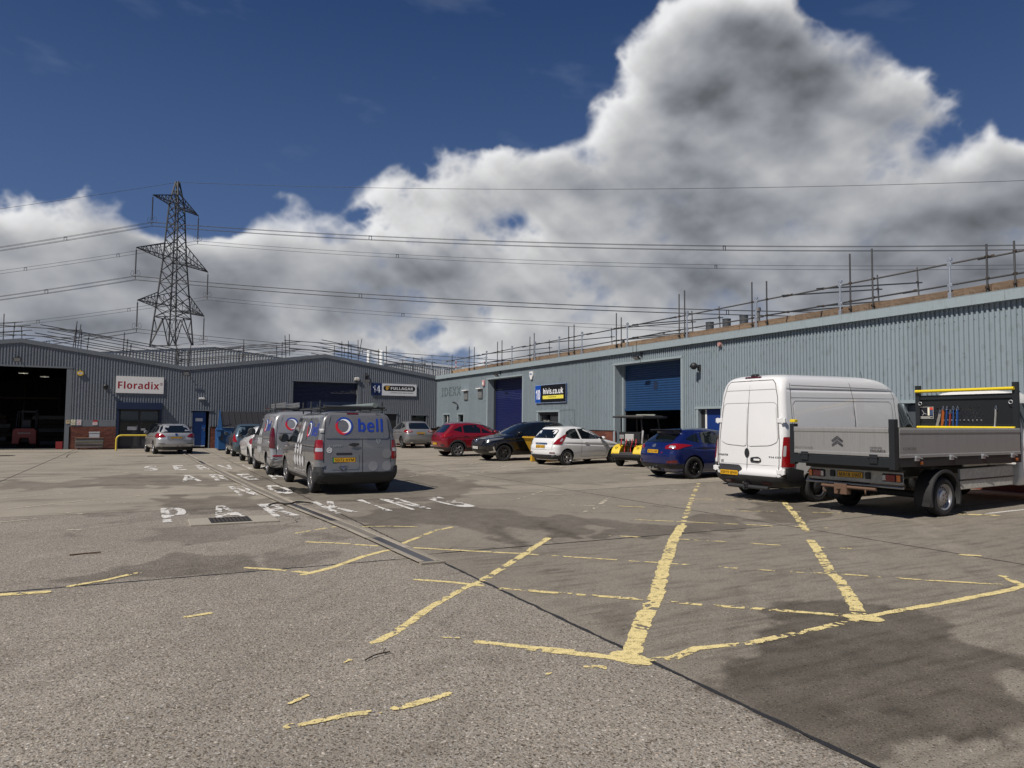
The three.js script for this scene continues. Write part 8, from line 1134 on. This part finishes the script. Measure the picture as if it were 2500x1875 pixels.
// alarms
{
  const hex = (r, d) => new THREE.CylinderGeometry(r, r * 1.08, d, 6).rotateX(Math.PI / 2);
  const t = thing('alarm_box', 'yellow hexagonal alarm box on the dark gable cladding', 'alarm box', [-3.23, 4.25, G0]); part(t, 'cover', hex(0.165, 0.09).scale(1.05, 0.9, 1).translate(0, 0, 0.045), mat(0.6, 0.4, 0.03, 0.45)); part(t, 'badge', new THREE.PlaneGeometry(0.2, 0.09).translate(0, 0, 0.0915), new THREE.MeshStandardMaterial({ roughness: 0.5, map: canvas(96, 48, (k) => { k.fillStyle = '#d8d8e0'; k.fillRect(0, 0, 96, 48); k.fillStyle = '#1c2c58'; fit(k, 'ADT', 12, 10, 72, 28); }) }));
  const a = thing('alarm_box', 'pink and white alarm box left of the closed blue roller door', 'alarm box', [R0, 4.06, -38.7], RT); part(a, 'cover', box(0.28, 0.34, 0.09, 0, 0, 0.045, 0.03), mat(0.62, 0.3, 0.3, 0.5)); part(a, 'badge', box(0.18, 0.14, 0.01, 0, -0.02, 0.093), M_white2);
  const b = thing('alarm_box', 'white shield-shaped alarm box above the hivis sign', 'alarm box', [R0, 4.18, -32.75], RT); const s = new THREE.Shape(); s.moveTo(-0.15, 0.2); s.lineTo(0.15, 0.2); s.lineTo(0.16, 0); s.lineTo(0.06, -0.2); s.lineTo(-0.06, -0.2); s.lineTo(-0.16, 0); part(b, 'cover', new THREE.ExtrudeGeometry(s, { depth: 0.06, bevelEnabled: true, bevelSize: 0.015, bevelThickness: 0.015, bevelSegments: 2 }), M_white2); part(b, 'badge', box(0.2, 0.08, 0.006, 0, 0.08, 0.08), mat(0.1, 0.2, 0.35, 0.5));
  const c = thing('bulkhead_lamp', 'pale bulkhead lamp above the unit fourteen shutter', 'lamp', [12.47, 4.5, G0]); part(c, 'diffuser', box(0.34, 0.2, 0.14, 0, 0, 0.07, 0.06), mat(0.6, 0.58, 0.52, 0.4)); part(c, 'base', box(0.36, 0.06, 0.08, 0, -0.1, 0.04, 0.01), mat(0.4, 0.4, 0.38, 0.5));
  const d = thing('bulkhead_lamp', 'slim white bulkhead lamp over the blue personnel door', 'lamp', [3.07, 2.99, G0]); part(d, 'diffuser', box(0.32, 0.09, 0.1, 0, 0, 0.05, 0.03), M_white2); part(d, 'base', box(0.34, 0.04, 0.11, 0, -0.055, 0.05, 0.008), mat(0.3, 0.3, 0.3, 0.5));
}
// floodlights and cameras
function flood(label, pos, turn, tilt, arm = 0.25) { const t = thing('floodlight', label, 'floodlight', pos, turn); part(t, 'bracket', join(box(0.1, 0.14, 0.03, 0, arm * 0.6, 0.015), rod(V(0, arm * 0.6, 0.02), V(0, 0.05, 0.22), 0.02)), M_black); const h = new THREE.Group(); h.name = 'lamp_head'; h.position.set(0, 0, 0.26); h.rotation.x = tilt; t.add(h); part(h, 'housing', box(0.34, 0.22, 0.06, 0, 0, 0, 0.015), M_black); part(h, 'lens', box(0.29, 0.17, 0.008, 0, 0, 0.033), mat(0.35, 0.35, 0.33, 0.15)); return t; }
flood('floodlight under the roof valley between the two gables', [2.17, 4.44, G0], 0, 0.25); flood('floodlight above the open goods door', [-6.16, 4.86, G0], 0, 0.35); flood('floodlight between the unit fourteen shutter and its number sign', [13.11, 4.39, G0], 0, 0.4);
flood('floodlight on a bent arm below the ghost lettering', [R0, 2.95, -42.66], RT, 1.1, -0.3); flood('floodlight over the closed dark blue roller door', [R0, 4.4, -36.5], RT, 0.9); flood('floodlight over the half-open blue roller door', [R0, 4.38, -23.45], RT, 0.95);
{
  const cam = (label, pos, turn) => { const t = thing('security_camera', label, 'camera', pos, turn); part(t, 'bracket', join(box(0.14, 0.22, 0.06, 0, 0, 0.03, 0.01), rod(V(0, 0.02, 0.05), V(0, 0.04, 0.2), 0.03)), M_black); part(t, 'dome', new THREE.SphereGeometry(0.13, 18, 12).translate(0, 0.05, 0.28), M_black); part(t, 'lens', new THREE.SphereGeometry(0.05, 12, 8).translate(-0.05, 0.04, 0.375), M_glass); return t; };
  cam('black ball camera right of the half-open blue roller door', [R0, 3.76, -20.0], RT); cam('small black camera beside the red lettered sign', [-1.96, 3.5, G0], 0); 
  const s = thing('security_camera', 'black camera on the pole bracket above unit fourteen sign', 'camera', [13.08, 4.75, G0]); part(s, 'bracket', box(0.1, 0.3, 0.1, 0, 0, 0.05, 0.01), M_black); part(s, 'barrel', rod(V(0, 0.02, 0.08), V(0.06, -0.04, 0.34), 0.06, 12), M_black);
  const p = thing('wall_sounder', 'small pinkish sounder under the eaves near the screws', 'sounder', [R0, 4.52, -18.92], RT); part(p, 'body', rod(V(0, 0, 0), V(0, 0, 0.1), 0.09, 14, 0.07), mat(0.4, 0.22, 0.2, 0.6)); part(p, 'base', rod(V(0, 0, -0.01), V(0, 0, 0.02), 0.11, 14), mat(0.3, 0.28, 0.28, 0.6));
  for (const [z, l] of [[-41.33, 'louvred wall vent nearer the ghost lettering'], [-39.2, 'louvred wall vent nearer the pink alarm box']]) { const t = thing('wall_vent', l, 'vent', [R0, 3.43 + (z > -40 ? 0.04 : 0), z], RT); part(t, 'cowl', box(0.64, 0.06, 0.2, 0, 0.28, 0.1, 0.01), M_white2); for (let i = 0; i < 7; i++) { const b = part(t, 'louvre', box(0.56, 0.055, 0.02, 0, 0.2 - i * 0.075, 0.06), mat(0.2, 0.21, 0.21, 0.6)); b.rotation.x = 0; } part(t, 'frame', boxAt(-0.3, 0.3, -0.33, 0.28, 0, 0.045), mat(0.12, 0.13, 0.13, 0.7)); }
  for (const [x, y] of [[18.2, 4.6]]) { const t = thing('downpipe_cable', 'thin grey cable pair dropping from the eaves to the lamp over the half-open door', 'cable'); for (const z of [-23.85, -23.62]) part(t, 'cable', rod(V(RX - 0.18, 4.4, z), V(RX - 0.18, 4.95, z), 0.008), M_black); }
}
// roof vents of the long warehouse
for (const [z, h, l] of [[-25.72, 0.5, 'stubby dark roof vent, farthest of the row'], [-24.61, 0.52, 'stubby dark roof vent, second of the row'], [-23.54, 0.55, 'stubby dark roof vent, third of the row']]) { const t = thing('roof_vent', l, 'vent', [24, 0, z], 0, 'vents on the long roof'); const y = 4.84 + 5.8 * 0.135; part(t, 'stack', rod(V(0, y - 0.1, 0), V(0, y + h + 0.42, 0), 0.19, 14), mat(0.05, 0.055, 0.06, 0.6)); part(t, 'rim', rod(V(0, y + h + 0.42, 0), V(0, y + h + 0.46, 0), 0.2, 14), mat(0.04, 0.045, 0.05, 0.6)); }
{ const t = thing('flue', 'thin capped flue beside the roof vents', 'flue', [24, 0, -22.7]); part(t, 'pipe', rod(V(0, 5.5, 0), V(0, 6.75, 0), 0.09, 12), mat(0.16, 0.15, 0.14, 0.5, 0.4)); part(t, 'cowl', rod(V(0, 6.7, 0), V(0, 6.86, 0), 0.14, 12, 0.12), mat(0.14, 0.13, 0.12, 0.5, 0.4)); }
// ---------------------------------------------------------------- things standing along the gables
{
  const t = thing('board_pile', 'flat pile of weathered boards against the brick panel', 'boards', [-2.62, 0, GZ + 0.52]); const q = rng(8);
  for (let i = 0; i < 11; i++) { const b = part(t, 'board', box(1.34 + (q() - 0.5) * 0.05, 0.04, 0.62, 0, 0, 0, 0.006), mat(0.13 + q() * 0.06, 0.125 + q() * 0.05, 0.11 + q() * 0.04, 0.85)); b.position.set((q() - 0.5) * 0.03, 0.12 + i * 0.048, (q() - 0.5) * 0.04); b.rotation.y = (q() - 0.5) * 0.02; }
  part(t, 'bearer', boxAt(-0.55, -0.45, 0, 0.095, -0.28, 0.28), mat(0.1, 0.08, 0.06, 0.9)); part(t, 'bearer', boxAt(0.45, 0.55, 0, 0.095, -0.28, 0.28), mat(0.1, 0.08, 0.06, 0.9)); part(t, 'top_board', box(1.4, 0.025, 0.64, 0, 0.64, 0, 0.005), mat(0.2, 0.12, 0.07, 0.8));
  const c = thing('storage_box', 'translucent white plastic storage box on top of the board pile', 'box', [-2.4, 0.655, GZ + 0.52]);
  const cl = phys(0.62, 0.65, 0.68, 0.35, 0, { transmission: 0.35, thickness: 0 }); for (const [n, g] of [['side', box(0.5, 0.28, 0.012, 0, 0.15, 0.17)], ['side', box(0.5, 0.28, 0.012, 0, 0.15, -0.17)], ['end', box(0.012, 0.28, 0.33, 0.245, 0.15, 0)], ['end', box(0.012, 0.28, 0.33, -0.245, 0.15, 0)], ['base', box(0.48, 0.012, 0.33, 0, 0.012, 0)]]) part(c, n, g, cl); part(c, 'lid', box(0.55, 0.03, 0.4, 0, 0.305, 0, 0.01), mat(0.6, 0.62, 0.64, 0.4)); part(c, 'contents', box(0.16, 0.08, 0.14, 0, 0.06, 0, 0.02), mat(0.06, 0.06, 0.07, 0.8));
  const g = thing('hoop_barrier', 'yellow tubular hoop barrier in front of the glazed entrance', 'barrier', [-1.27, 0, GZ + 2.4]); part(g, 'hoop', new THREE.TubeGeometry(new THREE.CatmullRomCurve3([V(0, 0, 0), V(0, 0.55, 0), V(0.02, 0.68, 0), V(0.1, 0.78, 0), V(0.24, 0.82, 0), V(0.8, 0.82, 0), V(1.36, 0.82, 0), V(1.5, 0.78, 0), V(1.58, 0.68, 0), V(1.6, 0.55, 0), V(1.6, 0, 0)], false, 'catmullrom', 0.3), 60, 0.045, 10), mat(0.66, 0.5, 0.05, 0.45)); for (const x of [0, 1.6]) part(g, 'base_plate', rod(V(x, 0, 0), V(x, 0.015, 0), 0.09, 14), mat(0.3, 0.25, 0.05, 0.6));
}
{ // blue waste container with a sloping black lid
  const t = thing('waste_container', 'blue steel waste container with sloping black lids beside the blue door', 'waste container', [3.75, 0, GZ + 2.0]);
  const B = mat(0.012, 0.075, 0.2, 0.5), B2 = mat(0.03, 0.12, 0.3, 0.5), K = mat(0.018, 0.017, 0.018, 0.55);
  part(t, 'body', boxAt(0, 4.3, 0.06, 1.28, 0, 1.85, 0.015), B); part(t, 'end_panel', boxAt(-0.03, -0.004, 0.1, 1.2, 0.02, 1.83), B2);
  for (let i = 0; i < 3; i++) part(t, 'rib', boxAt(-0.06, -0.03, 0.12, 1.18, 0.3 + i * 0.55, 0.4 + i * 0.55), B2);
  part(t, 'side_gusset', (() => { const s = new THREE.Shape(); s.moveTo(-0.0, 1.2); s.lineTo(0.26, 1.2); s.lineTo(0.14, 2.28); s.lineTo(0.1, 2.28); return new THREE.ExtrudeGeometry(s, { depth: 0.03, bevelEnabled: false }).translate(-0.1, 0, 1.85); })(), B2); part(t, 'lifting_pocket', join(boxAt(-0.18, 0.2, 1.14, 1.2, 1.86, 1.98, 0.01), boxAt(-0.14, 0.1, 0.78, 1.14, 1.86, 1.95, 0.01)), B2); part(t, 'pocket_hook', boxAt(0.1, 0.2, 0.6, 0.95, 1.87, 1.93, 0.01), K);
  for (let i = 0; i < 13; i++) part(t, 'lid_slat', quad(V(0.24 + i * 0.315, 1.31, 1.86), V(0.535 + i * 0.315, 1.31, 1.86), V(0.535 + i * 0.315, 2.2, 0.45), V(0.24 + i * 0.315, 2.2, 0.45)), K); for (let i = 0; i < 14; i++) part(t, 'lid_rib', bar(V(0.228 + i * 0.315, 1.33, 1.88), V(0.228 + i * 0.315, 2.22, 0.46), 0.03, 0.03), mat(0.03, 0.03, 0.032, 0.5)); part(t, 'lid_back', boxAt(0.2, 4.35, 1.28, 2.2, 0.4, 0.44), K); part(t, 'lid_frame', boxAt(0.2, 4.3, 1.283, 1.31, 1.84, 1.9), mat(0.25, 0.26, 0.28, 0.5));
  const r = thing('steel_barrier', 'red painted steel barrier with an arrow panel behind the waste container', 'barrier', [6.55, 0, GZ + 1.7]); const R = mat(0.32, 0.02, 0.02, 0.5); for (const [a, b] of [[V(0, 0, 0), V(0, 2.42, 0)], [V(0, 2.42, 0), V(3.2, 2.4, 0)], [V(0, 2.0, 0), V(3.2, 2.0, 0)], [V(1.0, 2.0, 0), V(1.0, 2.42, 0)], [V(3.2, 0, 0), V(3.2, 2.4, 0)]]) part(r, 'bar', bar(a, b, 0.04), R); const s = new THREE.Shape(); s.moveTo(0, 1.55); s.lineTo(0.16, 2.15); s.lineTo(0.42, 1.3); s.lineTo(0.3, 1.3); s.lineTo(0.14, 1.8); s.lineTo(0.08, 1.5); part(r, 'arrow_panel', new THREE.ExtrudeGeometry(s, { depth: 0.03, bevelEnabled: false }), mat(0.5, 0.04, 0.03, 0.5));
}
{ // forklift in the open bay
  const t = thing('forklift', 'red forklift truck standing inside the dark open goods door', 'forklift', [-6.0, 0, GZ - 2.2]); const R = mat(0.24, 0.035, 0.025, 0.5);
  const s = new THREE.Shape(); s.moveTo(-0.55, 0.28); s.lineTo(-0.28, 0.28); s.quadraticCurveTo(-0.26, 0.6, -0.2, 0.62); s.lineTo(0.2, 0.62); s.quadraticCurveTo(0.26, 0.6, 0.28, 0.28); s.lineTo(0.55, 0.28); s.lineTo(0.53, 0.98); s.quadraticCurveTo(0.5, 1.08, 0.4, 1.1); s.lineTo(-0.4, 1.1); s.quadraticCurveTo(-0.5, 1.08, -0.53, 0.98); part(t, 'counterweight', new THREE.ExtrudeGeometry(s, { depth: 0.6, bevelEnabled: true, bevelSize: 0.03, bevelThickness: 0.03, bevelSegments: 2 }).translate(0, 0, -0.65), R); part(t, 'chassis', box(0.95, 0.5, 1.2, 0, 0.55, -1.2, 0.05), mat(0.03, 0.03, 0.03, 0.6));
  part(t, 'maker_name', new THREE.PlaneGeometry(0.62, 0.1).translate(0, 0.86, 0.012), wordMat('NISSAN', '#b8b0a8', 256, 48)); for (const x of [-0.48, 0.48]) for (const z of [0, 1]) part(t, 'overhead_post', rod(V(x, 0.9, z ? -1.6 : -0.5), V(x * 0.92, 2.1, z ? -1.4 : -0.75), 0.03), M_black); part(t, 'overhead_guard', join(...[0, 1, 2, 3, 4, 5].map((i) => boxAt(-0.46, 0.46, 2.09, 2.12, -1.4 + i * 0.13, -1.35 + i * 0.13)), boxAt(-0.47, -0.43, 2.085, 2.125, -1.42, -0.7), boxAt(0.43, 0.47, 2.085, 2.125, -1.42, -0.7)), M_black); part(t, 'mast', join(boxAt(-0.4, -0.3, 0.1, 2.2, -2.05, -1.9), boxAt(0.3, 0.4, 0.1, 2.2, -2.05, -1.9), boxAt(-0.3, 0.3, 2.05, 2.15, -2.0, -1.95)), M_black); part(t, 'seat', join(box(0.45, 0.12, 0.45, 0, 1.15, -0.95, 0.04), box(0.45, 0.45, 0.1, 0, 1.4, -0.72, 0.04)), M_black);
  for (const [x, z, r] of [[-0.42, -0.35, 0.22], [0.42, -0.35, 0.22], [-0.48, -1.6, 0.3], [0.48, -1.6, 0.3]]) { const w = new THREE.Group(); w.name = 'wheel'; w.position.set(x, r, z); w.rotation.y = Math.PI / 2 * Math.sign(x); t.add(w); wheelParts(w, r, 0.18, { style: 'steel', mat: mat(0.2, 0.2, 0.2, 0.6), holes: 6 }); }
  const b = thing('red_crate', 'red plastic crate just inside the open goods door', 'crate', [-4.12, 0, GZ - 0.35]); part(b, 'shell', join(boxAt(-0.16, 0.16, 0.0, 0.02, -0.2, 0.2), boxAt(-0.16, -0.14, 0.02, 0.42, -0.2, 0.2), boxAt(0.14, 0.16, 0.02, 0.42, -0.2, 0.2), boxAt(-0.14, 0.14, 0.02, 0.42, -0.2, -0.18), boxAt(-0.14, 0.14, 0.02, 0.42, 0.18, 0.2)), mat(0.25, 0.02, 0.02, 0.5)); part(b, 'contents', box(0.24, 0.2, 0.34, 0, 0.3, 0, 0.03), mat(0.35, 0.3, 0.1, 0.7));
  for (const [x, z, l] of [[-6.3, -3.2, 'nearer strip lamp hanging in the open bay'], [-5.6, -6.5, 'farther strip lamp hanging in the open bay']]) { const k = thing('strip_lamp', l, 'lamp', [x, 4.35, GZ + z]); part(k, 'tray', box(0.5, 0.05, 0.24, 0, 0, 0, 0.01), mat(0.4, 0.4, 0.38, 0.5)); part(k, 'tube', box(0.44, 0.02, 0.16, 0, -0.035, 0, 0.005), new THREE.MeshStandardMaterial({ color: 0x888880, emissive: lin(1, 0.96, 0.85), emissiveIntensity: 0.35 })); part(k, 'suspension', join(rod(V(-0.2, 0.02, 0), V(-0.2, 0.9, 0), 0.006), rod(V(0.2, 0.02, 0), V(0.2, 0.9, 0), 0.006)), M_black); const lamp = new THREE.PointLight(0xfff2d8, 0.08); lamp.name = 'strip_lamp_light'; lamp.position.set(0, -0.1, 0); lamp.castShadow = true; k.add(lamp); }
}
{ // litter on the concrete
  const t = thing('twig', 'thin dark twig lying on the concrete in the foreground', 'twig', [0, 0, 0]); part(t, 'stem', new THREE.TubeGeometry(new THREE.CatmullRomCurve3([V(1.41, 0.012, -4.89), V(1.5, 0.018, -4.95), V(1.62, 0.012, -4.99)]), 8, 0.005, 5), mat(0.03, 0.022, 0.018, 0.9)); part(t, 'offshoot', rod(V(1.56, 0.014, -4.97), V(1.6, 0.03, -5.03), 0.003, 5), mat(0.03, 0.022, 0.018, 0.9));
  const w = thing('rubber_strip', 'torn dark rubber strip lying across the drainage channel', 'litter', [2.62, 0.028, -14.45]); part(w, 'strip', new THREE.TubeGeometry(new THREE.CatmullRomCurve3([V(-0.42, 0.01, 0.05), V(-0.25, 0.03, -0.08), V(-0.05, 0.012, 0.02), V(0.15, 0.035, -0.1), V(0.38, 0.01, -0.02)]), 20, 0.016, 6), mat(0.02, 0.017, 0.015, 0.8)); part(w, 'frayed_end', new THREE.TubeGeometry(new THREE.CatmullRomCurve3([V(0.1, 0.02, -0.05), V(0.25, 0.03, 0.06), V(0.42, 0.01, 0.08)]), 10, 0.01, 5), mat(0.02, 0.017, 0.015, 0.8));
  const b = thing('wood_splinter', 'thin brown wood splinter lying on the concrete at the left', 'litter', [-0.58, 0.008, -10.25]); part(b, 'splinter', new THREE.CylinderGeometry(0.012, 0.005, 0.34, 6).rotateZ(Math.PI / 2).rotateY(0.3), mat(0.12, 0.07, 0.045, 0.9)); part(b, 'sliver', new THREE.CylinderGeometry(0.004, 0.003, 0.14, 5).rotateZ(Math.PI / 2).rotateY(-0.2).translate(0.1, 0, 0.03), mat(0.12, 0.07, 0.045, 0.9));
  const m = thing('manhole_cover', 'dark round manhole cover near the open goods door', 'manhole cover', [-5.5, 0, -38.9]); part(m, 'lid', rod(V(0, 0.0, 0), V(0, 0.012, 0), 0.34, 28), mat(0.03, 0.028, 0.026, 0.7, 0.4)); part(m, 'frame', new THREE.RingGeometry(0.345, 0.42, 28).rotateX(-Math.PI / 2).translate(0, 0.014, 0), mat(0.07, 0.065, 0.06, 0.7, 0.3)); 
  const g = thing('gully_grating', 'narrow drain grating behind the silver estate car', 'drain grating', [0.55, 0, -36.6]); part(g, 'frame', boxAt(-0.35, 0.35, 0, 0.012, -0.2, 0.2), mat(0.03, 0.03, 0.03, 0.7)); for (let i = 0; i < 7; i++) part(g, 'grating_bar', boxAt(-0.3 + i * 0.09, -0.26 + i * 0.09, 0.013, 0.02, -0.18, 0.18), mat(0.1, 0.08, 0.06, 0.7));
}
scene.traverse((o) => { if (o.isMesh) { o.castShadow = true; o.receiveShadow = true; } });
renderer.render(scene, camera);
